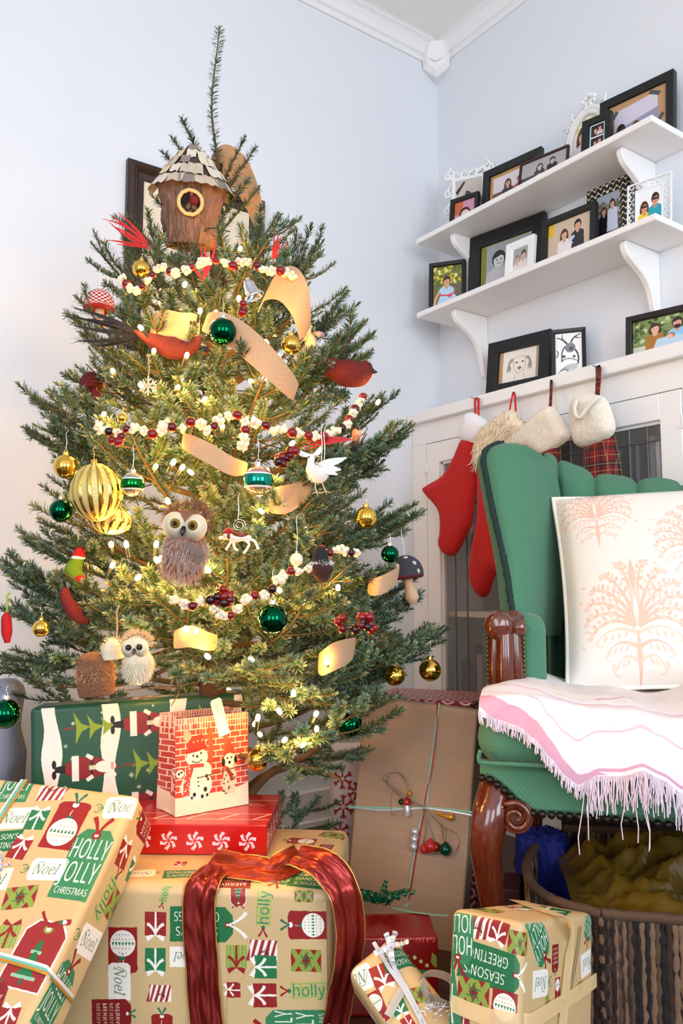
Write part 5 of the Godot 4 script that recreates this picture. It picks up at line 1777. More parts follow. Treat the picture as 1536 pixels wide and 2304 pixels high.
func ribbon_on(g: Gift, called: String, m: Material, wd: float, pts: Array, k: float, off: Vector2, lift := 0.0012, thick := 0.0006) -> void:     # pts: [face, x, y]
	var path := []
	var side := []
	var last := ""
	for p in pts:
		path.append(local3(g, p[0], on_face(g, p[0], p[1] / k + off.x, p[2] / k + off.y), lift))
	for i in pts.size():
		var t: Vector3 = (path[mini(i + 1, path.size() - 1)] - path[maxi(i - 1, 0)]).normalized()
		var nn: Vector3 = {"pz": Vector3(0, 0, 1), "px": Vector3(1, 0, 0), "nx": Vector3(-1, 0, 0), "py": Vector3(0, 1, 0)}[pts[i][0]]
		side.append(nn.cross(t).normalized())
	var w := MB.new()
	w.band(path, side, wd, thick)
	part(called, w, m, g.node)
func loops(t: Node3D, called: String, m: Material, c: Vector3, n: int, size: float, wd: float, b: Basis, sd: int, flat_ := 0.5) -> void:      # curled ribbon
	var r := RandomNumberGenerator.new()
	r.seed = sd
	for i in n:
		var w := MB.new()
		var path := []
		var side := []
		var a := TAU * i / n + r.randf() * 0.7
		var d := Vector3(cos(a), sin(a), r.randf() * flat_)
		var ax := d.cross(Vector3(0, 0, 1)).normalized()
		var turns := r.randf_range(0.8, 1.5)
		for j in 18:
			var q := j / 17.0
			var g := q * TAU * turns
			path.append(c + b * (d * size * (q * 0.55 + 0.28 * (1 - cos(g)) * 0.5) + Vector3(0, 0, size * 0.3 * absf(sin(g)) + 0.002)))
			side.append(b * (ax + Vector3(0, 0, 0.2)))
		w.band(path, side, wd, 0.0005)
		part(called, w, m, t)
func curly(t: Node3D, called: String, m: Material, a: Vector3, b: Vector3, r: float, turns: float, wd: float) -> void:     # a spring of ribbon from a to b
	var w := MB.new()
	var path := []
	var side := []
	var ax := (b - a).normalized()
	var x := ax.cross(Vector3(0.3, 1, 0.2)).normalized()
	var y := ax.cross(x)
	for j in 60:
		var q := j / 59.0
		var g := q * TAU * turns
		path.append(a.lerp(b, q) + (x * cos(g) + y * sin(g)) * r * (0.5 + 0.5 * sin(PI * minf(q * 1.4, 1.0))))
		side.append(ax)
	w.band(path, side, wd, 0.0004)
	part(called, w, m, t)

func gifts() -> void:
	var gr := "gifts in kraft paper printed with tags and presents"
	var teal := mat(Color(0.35, 0.70, 0.66), 0.3); teal.rim_enabled = true; teal.rim = 0.3
	var gold := mat(Color(0.80, 0.58, 0.22), 0.3, 0.5)
	var pinkw := mat(Color(0.90, 0.82, 0.82), 0.3)
	var silver := mat(Color(0.86, 0.87, 0.90), 0.22, 0.55)
	var red_rib := mat(Color(0.70, 0.14, 0.13), 0.3)
	var mint := mat(Color(0.50, 0.74, 0.66), 0.35)
	var gmesh := mat(Color(1.0, 0.88, 0.66, 0.45), 0.4, 0.0); gmesh.transparency = BaseMaterial3D.TRANSPARENCY_ALPHA
	var smesh := mat(Color(0.80, 0.80, 0.78, 0.75), 0.3, 0.5); smesh.transparency = BaseMaterial3D.TRANSPARENCY_ALPHA
	var glit := mat(Color(0.88, 0.80, 0.62), 0.25, 0.8)
	# --- left, leaning: large face up
	var b := Basis(Vector3(0.6331, -0.0471, 0.7726), Vector3(0.5976, 0.6642, -0.4492), Vector3(-0.492, 0.7461, 0.4487)).orthonormalized()
	var g := gift("gift_box", "large kraft gift leaning at the left edge, tied with thin teal and gold ribbon", Vector3(-1.4841, 0.3948, 0.8822), b, Vector3(0.40, 0.46, 0.094), Vector3(1, 1, 1), KRAFT, 1900.0, gr)
	var k := 4.0139
	var o := Vector2(0, 1730)
	lay_prints(g, "pz", [["candy", 500, 128, 440, 285], ["holly", 330, -200, 85, 300], ["noel", 140, 352, 60, 540], ["season", 30, 560, -40, 750], ["green_gift", 400, 315, 290, 548], ["red_gift", 258, 575, 120, 808], ["ornament", 735, 235, 480, 720], ["noel", 1105, 245, 1050, 445],
		["holly", 940, 460, 600, 1178], ["noel", 430, 805, 345, 1005], ["check", 210, 1060, 150, 1262], ["lime_gift", 135, 1335, 20, 1620], ["treetag", 520, 1300, 150, 1980], ["red_gift", 130, 2080, 20, 2380], ["noel", -60, 900, -140, 1100], ["merry", 0, 1900, -150, 2300]], k, o)
	lay_prints(g, "px", [["red_gift", 1175, 590, 1075, 890], ["green_gift", 1250, 780, 1165, 1035], ["merry", 1250, 420, 1390, 610], ["hello", 1085, 905, 860, 1370], ["noel", 835, 1420, 740, 1690], ["check", 1100, 1150, 985, 1400], ["holly", 700, 1690, 330, 2380]], k, o)
	wrap_up(g, 0.013)
	for q in [[0.0, teal], [16.0, gold], [-16.0, pinkw]]:
		ribbon_on(g, "ribbon", q[1], 0.0042, [["pz", -60, 1680 + q[0] * 1.6], ["pz", 120, 1730 + q[0] * 1.7], ["pz", 300, 1782 + q[0] * 1.8], ["pz", 425, 1822 + q[0] * 1.9], ["px", 470, 1880 + q[0] * 1.6], ["px", 570, 1990 + q[0] * 1.6], ["px", 650, 2080 + q[0] * 1.6]], k, o, 0.0016 + absf(q[0]) * 0.00002)
		ribbon_on(g, "ribbon", q[1], 0.0042, [["pz", 225 + q[0] * 1.4, 100], ["pz", 130 + q[0] * 1.6, 250], ["pz", -10 + q[0] * 1.8, 460], ["pz", -200 + q[0] * 2, 740]], k, o, 0.0016 + absf(q[0]) * 0.00002)
	loops(g.node, "ribbon_curl", silver, local3(g, "pz", on_face(g, "pz", 6, 1962), 0.002), 5, 0.03, 0.005, Basis.IDENTITY, 5)
	# --- big gift on the floor in the middle
	var ex := Vector3(0.755, 0, 0.655).normalized()
	b = Basis(ex, Vector3.UP, ex.cross(Vector3.UP))
	var F := Vector3(-1.2628, 0.2621, 1.0965)
	var dep := absf((hy(806, 1868, 0.2621) - F).dot(b.z)) + 0.012
	g = gift("gift_box", "biggest kraft gift, with wide red foil ribbon and a flat red box on top", F + ex * 0.008, b, Vector3(0.45, 0.2621, dep), Vector3(1, 1, 1), KRAFT, 1700.0, gr)
	var big := g
	k = 2.6034; o = Vector2(230, 1900)
	lay_prints(g, "pz", [["red_gift", 310, 582, 312, 396], ["green_gift", 310, 788, 310, 608], ["season", 580, 572, 580, 365], ["hello", 940, 535, 950, 262], ["ornament", 1050, 470, 1315, 470], ["check", 1195, 742, 1195, 612], ["check", 1180, 338, 1180, 258], ["hello", 1050, 855, 1315, 850], ["lime_gift", 785, 770, 785, 590], ["candy", 945, 682, 945, 560],
		["green_gift", 850, 715, 1022, 715], ["red_gift", 840, 880, 1022, 880], ["candy", 340, 922, 340, 824], ["ornament", 120, 800, 120, 485], ["noel", 165, 780, 35, 780], ["holly", 900, 1080, 1330, 1080], ["merry", 190, 990, -60, 990], ["noel", 500, 720, 500, 600], ["red_gift", 700, 850, 810, 850], ["ornament", 350, 960, 350, 1190], ["hello", 345, 370, 380, 220], ["treetag", 800, 380, 790, 230]], k, o)
	lay_prints(g, "py", [["merry", 745, 275, 800, 160], ["season", 480, 195, 490, 150], ["holly", 1000, 240, 1140, 160], ["season", 1240, 250, 1280, 190], ["ornament", 1060, -25, 1250, -15], ["red_gift", 440, 130, 470, 100], ["check", 1330, -40, 1380, -70], ["merry", 1290, 40, 1320, 0], ["noel", 230, 190, 240, 150]], k, o)
	lay_prints(g, "px", [["candy", 1440, 40, 1450, 120], ["hello", 1395, 480, 1380, 700], ["red_gift", 1400, 800, 1390, 900], ["green_gift", 1450, 160, 1450, 230]], k, o)
	wrap_up(g, 0.018, 0.42, 0.002)
	# the folded flap of its paper
	var w := MB.new()
	var uvs := []
	var fl := []
	for q in [[800, 800], [735, 880], [735, 1090], [1320, 1090], [1312, 330], [1252, 342]]:
		var m2 := on_face(g, "pz", q[0] / k + o.x, q[1] / k + o.y)
		fl.append(local3(g, "pz", m2, 0.0022))
		uvs.append((g.mid["pz"] + m2 * g.ppm) / Vector2(g.pen.w, g.pen.h))
	w.flat(fl, uvs)
	for i in [0, 1, 5]:
		var n: int = (i + 1) % 6
		w.flat([fl[n], fl[i], fl[i] - Vector3(0, 0, 0.0022), fl[n] - Vector3(0, 0, 0.0022)], [uvs[n], uvs[i], uvs[i], uvs[n]])
	part("paper_flap", w, tex_mat(g.pen.im, 0.42), g.node)
	# wide red foil ribbon
	var foil := mat(Color(0.58, 0.19, 0.165), 0.26, 0.75)
	var wire := mat(Color(0.83, 0.66, 0.35), 0.3, 0.8)
	var rp := []
	for q in [["py", 745, 92, 0.012], ["py", 720, 130, 0.010], ["py", 660, 170, 0.008], ["py", 600, 230, 0.006], ["pz", 572, 290, 0.006], ["pz", 570, 420, 0.006], ["pz", 578, 560, 0.006], ["pz", 588, 700, 0.006], ["pz", 598, 850, 0.006], ["pz", 612, 1000, 0.006], ["pz", 625, 1120, 0.006]]:
		rp.append(local3(g, q[0], on_face(g, q[0], q[1] / k + o.x, q[2] / k + o.y), q[3]))
	foil_band(g.node, spline(rp, 4), Vector3(1, 0, 0), 0.052, foil, wire, 3)
	rp = []
	for q in [[1130, 60, 1.30], [1210, 75, 1.285], [1290, 110, 1.27], [1365, 180, 1.26], [1420, 280, 1.25], [1450, 420, 1.25], [1455, 560, 1.25], [1440, 700, 1.25], [1400, 860, 1.255], [1370, 1020, 1.26], [1350, 1120, 1.26]]:
		rp.append(Transform3D(g.b, g.c).affine_inverse() * at(q[0] / k + o.x, q[1] / k + o.y, q[2]))
	foil_band(g.node, spline(rp, 4), Vector3(0.75, 0.35, -0.6), 0.052, foil, wire, 4)
	rp = []
	for q in [[640, 100, 1.37], [760, 118, 1.335], [880, 132, 1.325], [1000, 150, 1.32], [1090, 120, 1.34], [1170, 80, 1.37]]:
		rp.append(Transform3D(g.b, g.c).affine_inverse() * at(q[0] / k + o.x, q[1] / k + o.y, q[2]))
	foil_band(g.node, spline(rp, 5), Vector3(0.15, 0.5, -0.85), 0.05, mat(Color(0.60, 0.20, 0.10), 0.35, 0.5), wire, 9)
	# --- flat red box with peppermints, on the big gift
	var ry := deg_to_rad(3.0)
	var e2 := ex.rotated(Vector3.UP, ry)
	b = Basis(e2, Vector3.UP, e2.cross(Vector3.UP))
	var top := 0.2625 + 0.052
	F = hy(600, 1857, top)
	dep = absf((hy(685, 1788, top) - F).dot(b.z))
	g = gift("gift_box", "flat glossy red gift box with white peppermint swirls, lying on the biggest kraft gift", F, b, Vector3(0.30, 0.0515, dep), Vector3(1, 1, 1), Color(0.72, 0.085, 0.07), 1500.0)
	for i in 6:
		var c: Vector2 = g.mid["pz"] + Vector2(g.s.x * 0.5 - 0.0335 - 0.0465 * i, 0.002) * g.ppm
		peppermint(g.pen, c, 0.0165 * g.ppm)
	for i in 5:
		peppermint(g.pen, g.mid["px"] + Vector2(-g.s.z * 0.5 + g.s.z * (i + 0.5) / 5, 0.002) * g.ppm, 0.0165 * g.ppm)
	var pw := Color(0.93, 0.86, 0.84)
	var m0: Vector2 = g.mid["py"]
	for j in [-0.062, 0.036, 0.074]:
		g.pen.rect(m0.x - g.s.x * 0.5 * g.ppm, m0.y + j * g.ppm, g.s.x * g.ppm, 3, pw)
	for i in 5:
		g.pen.line([m0 + Vector2(-0.12 + i * 0.06, 0.074) * g.ppm, m0 + Vector2(-0.09 + i * 0.06, 0.036) * g.ppm], 5, pw)
	for i in 3:
		g.pen.curve(m0 + Vector2(0.06 + i * 0.02, -0.03) * g.ppm, m0 + Vector2(0.10, -0.06 + i * 0.02) * g.ppm, m0 + Vector2(0.13, -0.02) * g.ppm, 4, pw, 1)
	wrap_up(g, 0.002, 0.22, 0.0)
	gift_bag(top)
	# --- tall gift with the Santa paper behind
	var A := at(66, 1592, 1.60)
	var B := at(549, 1558, 1.66)
	ex = (B - A).normalized()
	var zz := ex.cross(Vector3.UP).normalized()
	zz = zz.rotated(ex, -0.04)
	b = Basis(ex, zz.cross(ex), zz)
	g = gift("gift_box", "tall green gift with Santas and lime trees printed sideways, standing behind the others at left", B, b, Vector3((B - A).length(), 0.46, 0.10), Vector3(1, 1, 1), Color(0.08, 0.30, 0.21), 1500.0)
	santa_paper(g)
	wrap_up(g, 0.012, 0.45, 0.002)
	# --- kraft box with ribbon trinkets, rolled, beside the chair
	var v := fw.slide(Vector3.UP).normalized()
	ex = (rt * cos(deg_to_rad(24.0)) - v * sin(deg_to_rad(24.0))).normalized()
	zz = ex.cross(Vector3.UP)
	b = (Basis(ex, Vector3.UP, zz) * Basis(Vector3(0, 0, 1), deg_to_rad(-4.0)) * Basis(Vector3.RIGHT, deg_to_rad(-5.0))).orthonormalized()
	g = gift("gift_box", "plain brown paper gift tied with thin ribbons, bells and whistles, standing between tree and chair", at(820, 1566, 1.82), b, Vector3(0.256, 0.50, 0.06), Vector3(-1, 1, 1), Color(0.66, 0.555, 0.46), 500.0)
	for i in 120:
		g.pen.rect(0, rnd(0, g.pen.h), g.pen.w, 1, Color(0.66, 0.555, 0.46).lightened(rnd(0, 0.05)))
	wrap_up(g, 0.006, 0.75, 0.0006)
	brown_trim(g, red_rib, mint, silver, gold)
	# --- red paper with rings, behind the brown box
	var rb := Basis(ex, Vector3.UP, zz)
	g = gift("gift_box", "red gift with white rings, only its top showing behind the brown paper gift", at(822, 1566, 1.885), rb, Vector3(0.25, at(822, 1566, 1.885).y, 0.19), Vector3(-1, 1, 1), Color(0.50, 0.075, 0.09), 900.0)
	for j in 40:
		for i in 14:
			var c := Vector2((i + 0.5 * (j % 2)) * 36.0, j * 26.0)
			g.pen.oval(c, Vector2(15, 12), Color(0.85, 0.70, 0.70)); g.pen.oval(c, Vector2(10.5, 8), Color(0.50, 0.075, 0.09))
	wrap_up(g, 0.006, 0.4, 0.0006)
	# --- white gift with red snowflakes
	ex = (rt * cos(0.1) + v * sin(0.1)).normalized()
	b = Basis(ex, Vector3.UP, ex.cross(Vector3.UP))
	g = gift("gift_box", "white gift with red snowflakes, a sliver left of the brown paper gift", at(750, 1688, 2.0), b, Vector3(0.14, at(750, 1688, 2.0).y, 0.10), Vector3(-1, 1, 1), Color(0.87, 0.83, 0.82), 1100.0)
	for q in [[770, 1752, 24], [772, 1815, 27], [785, 1690, 20], [765, 1870, 22], [800, 1780, 20], [820, 1840, 20]]:
		var c := (g.mid["pz"] as Vector2) + on_face(g, "pz", q[0], q[1]) * g.ppm
		for i in 6:
			var d := Vector2(0, q[2] * 1.15).rotated(TAU * i / 6)
			g.pen.line([c + d * 0.18, c + d], 5, Color(0.62, 0.10, 0.13))
			g.pen.line([c + d * 0.95 + d.orthogonal() * 0.25, c + d * 0.6, c + d * 0.95 - d.orthogonal() * 0.25], 3.6, Color(0.62, 0.10, 0.13))
			g.pen.poly(PackedVector2Array([c + d * 0.25, c + d * 0.42 + d.orthogonal() * 0.1, c + d * 0.58, c + d * 0.42 - d.orthogonal() * 0.1]), Color(0.62, 0.10, 0.13))
	wrap_up(g, 0.004, 0.5, 0.0006)
	# --- low red gift
	ex = Vector3(0.826, 0, 0.563).normalized()
	b = Basis(ex, Vector3.UP, ex.cross(Vector3.UP))
	F = at(985, 2108, 1.41)
	dep = absf((hy(1019, 2052, F.y) - F).dot(b.z))
	g = gift("gift_box", "low shiny red gift with green curled ribbon, in front of the brown paper gift", F, b, Vector3(0.22, F.y, dep), Vector3(1, 1, 1), Color(0.52, 0.035, 0.035), 1200.0)
	k = 2.866; o = Vector2(700, 1500)
	var mf: Vector2 = g.mid["pz"]
	for i in 7:      # printed holly sprigs
		var c := mf + on_face(g, "pz", 900 + i * 14, 2180 + (i % 3) * 9) * g.ppm
		g.pen.poly(smooth_leaf(c, c + Vector2(34, 0).rotated(i * 0.9 - 1.0), 9), P_GREEN.lightened(0.15) if i % 2 else P_LIME)
		g.pen.oval(c + Vector2(30, -22), Vector2(4, 4), Color(0.75, 0.85, 0.5))
	write(g.pen, "Merry Merry", mf + on_face(g, "pz", 930, 2112) * g.ppm, Vector2(24, 22), Color(0.80, 0.40, 0.36), 0.0, 0.3, "Droid Serif")
	wrap_up(g, 0.006, 0.2, 0.0006)
	ribbon_on(g, "ribbon", mint, 0.008, [["py", 520, 1562], ["py", 660, 1590], ["py", 780, 1606], ["py", 880, 1612]], k, o, 0.002)
	ribbon_on(g, "ribbon", mint, 0.006, [["py", 600, 1560], ["py", 625, 1535]], k, o, 0.0025)
	var gcurl := mat(Color(0.06, 0.36, 0.24), 0.25, 0.3)
	var cc := local3(g, "py", on_face(g, "py", 455 / k + o.x, 1560 / k + o.y), 0.012)
	for i in 9:
		var aa := TAU * i / 9
		curly(g.node, "ribbon_curl", gcurl, cc + Vector3(0, 0.004, 0), cc + Vector3(cos(aa) * 0.062, 0.018 + 0.012 * sin(i * 2.0), sin(aa) * 0.03), 0.008, 4.5, 0.005)
	# --- small gift leaning, silver ribbon
	k = 2.4774; o = Vector2(740, 2030)
	A = at(775, 2180, 1.20)
	var e1 := (at(880, 2098, 1.235) - A).normalized()
	var d1 := (at(832, 2310, 1.13) - A)
	d1 = (d1 - e1 * d1.dot(e1)).normalized()
	b = Basis(e1, -d1, e1.cross(-d1))
	g = gift("gift_box", "small kraft gift leaning with crossed silver ribbon, in front of the low red gift", A, b, Vector3(0.088, 0.19, 0.062), Vector3(-1, 1, 1), KRAFT, 2600.0, gr)
	lay_prints(g, "pz", [["noel", 170, 500, 130, 355], ["red_gift", 330, 500, 270, 350], ["ornament", 300, 700, 225, 505], ["season", 430, 360, 390, 245], ["green_gift", 420, 650, 370, 540], ["red_gift", 470, 720, 420, 640], ["check", 520, 560, 500, 470]], k, o)
	lay_prints(g, "py", [["candy", 300, 160, 320, 210], ["red_gift", 240, 190, 250, 240]], k, o)
	lay_prints(g, "px", [["green_gift", 470, 420, 430, 300], ["noel", 560, 560, 520, 460]], k, o)
	wrap_up(g, 0.017, 0.42, 0.0012)
	for q in [0, 1]:
		ribbon_on(g, "ribbon", silver, 0.006, [["pz", 250 + q * 60, 230 + q * 20], ["pz", 340 + q * 30, 380], ["pz", 420 + q * 14, 490], ["pz", 500 + q * 10, 640], ["pz", 540 + q * 12, 720]], k, o, 0.004)
	ribbon_on(g, "ribbon", smesh, 0.012, [["pz", 430, 460], ["pz", 370, 560], ["pz", 330, 640]], k, o, 0.003)
	loops(g.node, "ribbon_curl", silver, local3(g, "pz", on_face(g, "pz", 350 / k + o.x, 275 / k + o.y), 0.004), 5, 0.036, 0.008, Basis.IDENTITY, 11)
	# --- right gift, season's greetings
	b = Basis(Vector3(0.3114, 0.0505, 0.9489), Vector3(0.2167, 0.9685, -0.1226), Vector3(-0.9252, 0.2438, 0.2907)).orthonormalized()
	A = at(1175, 2076, 1.07)
	g = gift("gift_box", "upright kraft gift tied with gold mesh ribbon, beside the seagrass basket", A, b, Vector3(0.105, 0.26, 0.262), Vector3(1, 1, 1), KRAFT, 2000.0, gr)
	lay_prints(g, "pz", [["candy", 820, 205, 818, 62], ["red_gift", 922, 252, 962, 98], ["check", 1070, 300, 1080, 170], ["season", 880, 470, 905, 250], ["holly", 715, 400, 722, -20], ["check", 800, 580, 808, 428], ["ornament", 960, 800, 985, 495], ["red_gift", 740, 760, 750, 640]], k, o)
	lay_prints(g, "px", [["holly", 1220, 360, 1130, 60], ["noel", 1185, 528, 1190, 375], ["noel", 1445, 398, 1440, 270], ["merry", 1260, 405, 1262, 235], ["ornament", 1275, 560, 1275, 420], ["holly", 1430, 240, 1465, 20], ["check", 1400, 500, 1400, 440], ["lime_gift", 1220, 620, 1215, 520], ["red_gift", 1300, 679, 1290, 600]], k, o)
	lay_prints(g, "py", [["ornament", 980, 20, 1110, 50], ["check", 800, 40, 870, 30], ["green_gift", 1180, 60, 1230, 30], ["red_gift", 1300, 20, 1330, 0], ["holly", 1280, -60, 1190, -20]], k, o)
	wrap_up(g, 0.011, 0.42, 0.0015)
	ribbon_on(g, "ribbon", gmesh, 0.030, [["py", 1050, 0], ["py", 1150, 40], ["py", 1250, 75], ["py", 1320, 105], ["px", 1340, 170], ["px", 1328, 300], ["px", 1315, 420], ["px", 1300, 560], ["px", 1290, 700]], k, o, 0.003)
	ribbon_on(g, "ribbon_edge", glit, 0.0045, [["px", 1390, 130], ["px", 1375, 250], ["px", 1355, 380], ["px", 1335, 480]], k, o, 0.004)
	ribbon_on(g, "ribbon", gmesh, 0.020, [["pz", 690, 560], ["pz", 780, 600], ["pz", 900, 640], ["pz", 1040, 668], ["px", 1110, 665], ["px", 1250, 580], ["px", 1380, 500], ["px", 1480, 430]], k, o, 0.003)
	# silver mesh ribbon lying in front
	var t := thing("ribbon_bow", "silver mesh ribbon bow lying between the two front kraft gifts", "ribbon", at(985, 2240, 1.14))
	for q in [[[945, 2200], [962, 2190], [990, 2192], [1015, 2205], [1022, 2225]], [[950, 2205], [958, 2235], [985, 2252], [1012, 2262], [1018, 2250]], [[960, 2250], [975, 2285], [1000, 2300], [1014, 2330]]]:
		w = MB.new()
		var path := []
		var side := []
		for p in q:
			path.append(at(p[0], p[1], 1.14) - t.position)
			side.append((up * 0.8 - fw * 0.6 + rt * 0.2))
		w.band(spline(path, 5), spline(side, 5), 0.022, 0.0005)
		part("loop", w, smesh, t)
	for i in 7:
		curly(t, "tail", silver, at(960 + i * 6, 2255, 1.13) - t.position, at(940 + i * 13, 2300 - (i % 3) * 12, 1.12) - t.position, 0.007, 1.6, 0.0016)

func foil_band(t: Node3D, path: Array, sd: Vector3, wd: float, m: Material, wire: Material, seed_: int) -> void:
	var r := RandomNumberGenerator.new()
	r.seed = seed_
	var nz := FastNoiseLite.new()
	nz.seed = seed_
	nz.frequency = 0.35
	var w := MB.new()
	var n := path.size() - 1
	var edges := [[], []]
	var pos := func(a: float, bb: float) -> Vector3:
		var i := int(round(bb * n))
		var tt: Vector3 = (path[mini(i + 1, n)] - path[maxi(i - 1, 0)]).normalized()
		var s := (sd - tt * sd.dot(tt)).normalized()
		var nn := s.cross(tt)
		return (path[i] as Vector3) + s * (a - 0.5) * wd + nn * (nz.get_noise_2d(a * 9.0, i * 0.35) * 0.006 + 0.0026 * sin(a * 13.0 + i * 0.1))
	w.grid(24, n, func(a, bb): return pos.call(a, bb))
	part("foil_ribbon", w, m, t)
	for e in 2:
		var pl := []
		for i in n + 1:
			pl.append(pos.call(float(e), float(i) / n))
		w = MB.new()
		w.tube(pl, 0.0013, 5)
		part("wired_edge", w, wire, t)
func peppermint(p: Pen, c: Vector2, r: float) -> void:
	p.oval(c, Vector2(r, r) * 0.78, Color(0.74, 0.13, 0.15))
	for i in 6:
		var a := TAU * i / 6
		var o := PackedVector2Array()
		for q in [[0.12, -0.1], [0.55, 0.15], [1.0, 0.62], [0.92, 1.0], [0.5, 0.72], [0.16, 0.4]]:
			o.append(c + Vector2(cos(a + q[1]), sin(a + q[1])) * r * q[0])
		p.poly(o, Color(0.92, 0.86, 0.87))
		p.line([c + Vector2(cos(a + 0.3), sin(a + 0.3)) * r * 0.3, c + Vector2(cos(a + 0.78), sin(a + 0.78)) * r * 0.95], 1.5, Color(0.78, 0.5, 0.52))

func santa_paper(g: Gift) -> void:
	# the print lies on its side: heads to the right; white bands across
	var m: Vector2 = g.mid["pz"]
	var gd := Color(0.08, 0.30, 0.21)
	var lime := Color(0.50, 0.62, 0.09)
	var red := Color(0.50, 0.065, 0.065)
	var white := Color(0.91, 0.90, 0.87)
	var ppm := g.ppm
	var W := g.s.x
	var H := g.s.y
	var xs := [-W / 2 + 0.028, -W / 2 + 0.140, -W / 2 + 0.270, -W / 2 + 0.398]
	for col in xs.size():
		var x: float = xs[col]
		var pl := PackedVector2Array()
		for i in 33:
			var y := -H / 2 + H * i / 32.0
			pl.append(m + Vector2(x - 0.004 + 0.003 * sin(y * 60 + col), y) * ppm)
		for i in 33:
			var y := H / 2 - H * i / 32.0
			pl.append(m + Vector2(x + 0.026 + 0.007 * sin(y * 34 + col * 1.7), y) * ppm)
		g.pen.poly(pl, white)
	for col in xs.size():
		var x: float = xs[col] + 0.036
		for row in 7:
			var y := -H / 2 + 0.045 + row * 0.0775 + (0.0 if col % 2 == 0 else -0.0 )
			var odd := (row + col) % 2 == 0
			var c := m + Vector2(x, y) * ppm
			var s := ppm
			for st in 5:
				var q := c + Vector2(rnd(-0.005, 0.095), rnd(-0.036, 0.036)) * s
				var rr := rnd(3, 8)
				for i in 4:
					var d := Vector2(rr, 0).rotated(PI * i / 4)
					g.pen.line([q - d, q + d], 1.4, Color(0.80, 0.82, 0.66))
			if odd:
				for i in 3:
					var x0 := 0.018 + i * 0.026
					g.pen.poly(PackedVector2Array([c + Vector2(x0, -0.030 + i * 0.006) * s, c + Vector2(x0 + 0.016 - i * 0.002, -0.006) * s, c + Vector2(x0 + 0.034, 0.0) * s, c + Vector2(x0 + 0.016, 0.008) * s, c + Vector2(x0 + 0.004, 0.032 - i * 0.007) * s, c + Vector2(x0 + 0.006, 0) * s]), lime)
				g.pen.rect(c.x + 0.0 * s, c.y - 0.002 * s, 0.02 * s, 0.005 * s, Color(0.40, 0.20, 0.12))
			else:
				g.pen.oval(c + Vector2(-0.019, -0.010) * s, Vector2(0.004, 0.008) * s, Color(0.03, 0.02, 0.03)); g.pen.oval(c + Vector2(-0.019, 0.010) * s, Vector2(0.004, 0.008) * s, Color(0.03, 0.02, 0.03))
				g.pen.poly(PackedVector2Array([c + Vector2(-0.018, -0.005) * s, c + Vector2(0.004, -0.008) * s, c + Vector2(0.004, 0.008) * s, c + Vector2(-0.018, 0.005) * s]), Color(0.03, 0.02, 0.03))
				g.pen.poly(PackedVector2Array([c + Vector2(0.002, -0.010) * s, c + Vector2(0.030, -0.021) * s, c + Vector2(0.060, -0.020) * s, c + Vector2(0.082, -0.009) * s, c + Vector2(0.108, 0.003) * s, c + Vector2(0.082, 0.011) * s, c + Vector2(0.060, 0.020) * s, c + Vector2(0.030, 0.021) * s, c + Vector2(0.002, 0.010) * s]), red)
				g.pen.rect(c.x + 0.014 * s, c.y - 0.024 * s, 0.013 * s, 0.048 * s, white)
				g.pen.rect(c.x + 0.050 * s, c.y - 0.014 * s, 0.004 * s, 0.028 * s, Color(0.03, 0.02, 0.03))
				for d in [-1.0, 1.0]:
					g.pen.poly(PackedVector2Array([c + Vector2(0.040, d * 0.021) * s, c + Vector2(0.052, d * 0.013) * s, c + Vector2(0.056, d * 0.020) * s, c + Vector2(0.044, d * 0.027) * s]), white)
				g.pen.oval(c + Vector2(0.078, 0.0) * s, Vector2(0.020, 0.0115) * s, white)
				g.pen.rect(c.x + 0.088 * s, c.y - 0.007 * s, 0.005 * s, 0.014 * s, Color(0.80, 0.62, 0.52))
				g.pen.rect(c.x + 0.047 * s, c.y - 0.004 * s, 0.012 * s, 0.009 * s, Color(0.75, 0.80, 0.66))
				g.pen.oval(c + Vector2(0.094, 0.017) * s, Vector2(0.0045, 0.0045) * s, white)
	for f in ["py", "nx"]:
		var c0: Vector2 = g.mid[f]
		for i in 12:
			g.pen.oval(c0 + Vector2(rnd(-0.2, 0.2) if f == "py" else rnd(-0.04, 0.04), rnd(-0.04, 0.04) if f == "py" else rnd(-0.2, 0.2)) * ppm, Vector2(20, 8), [white, red, lime][i % 3])

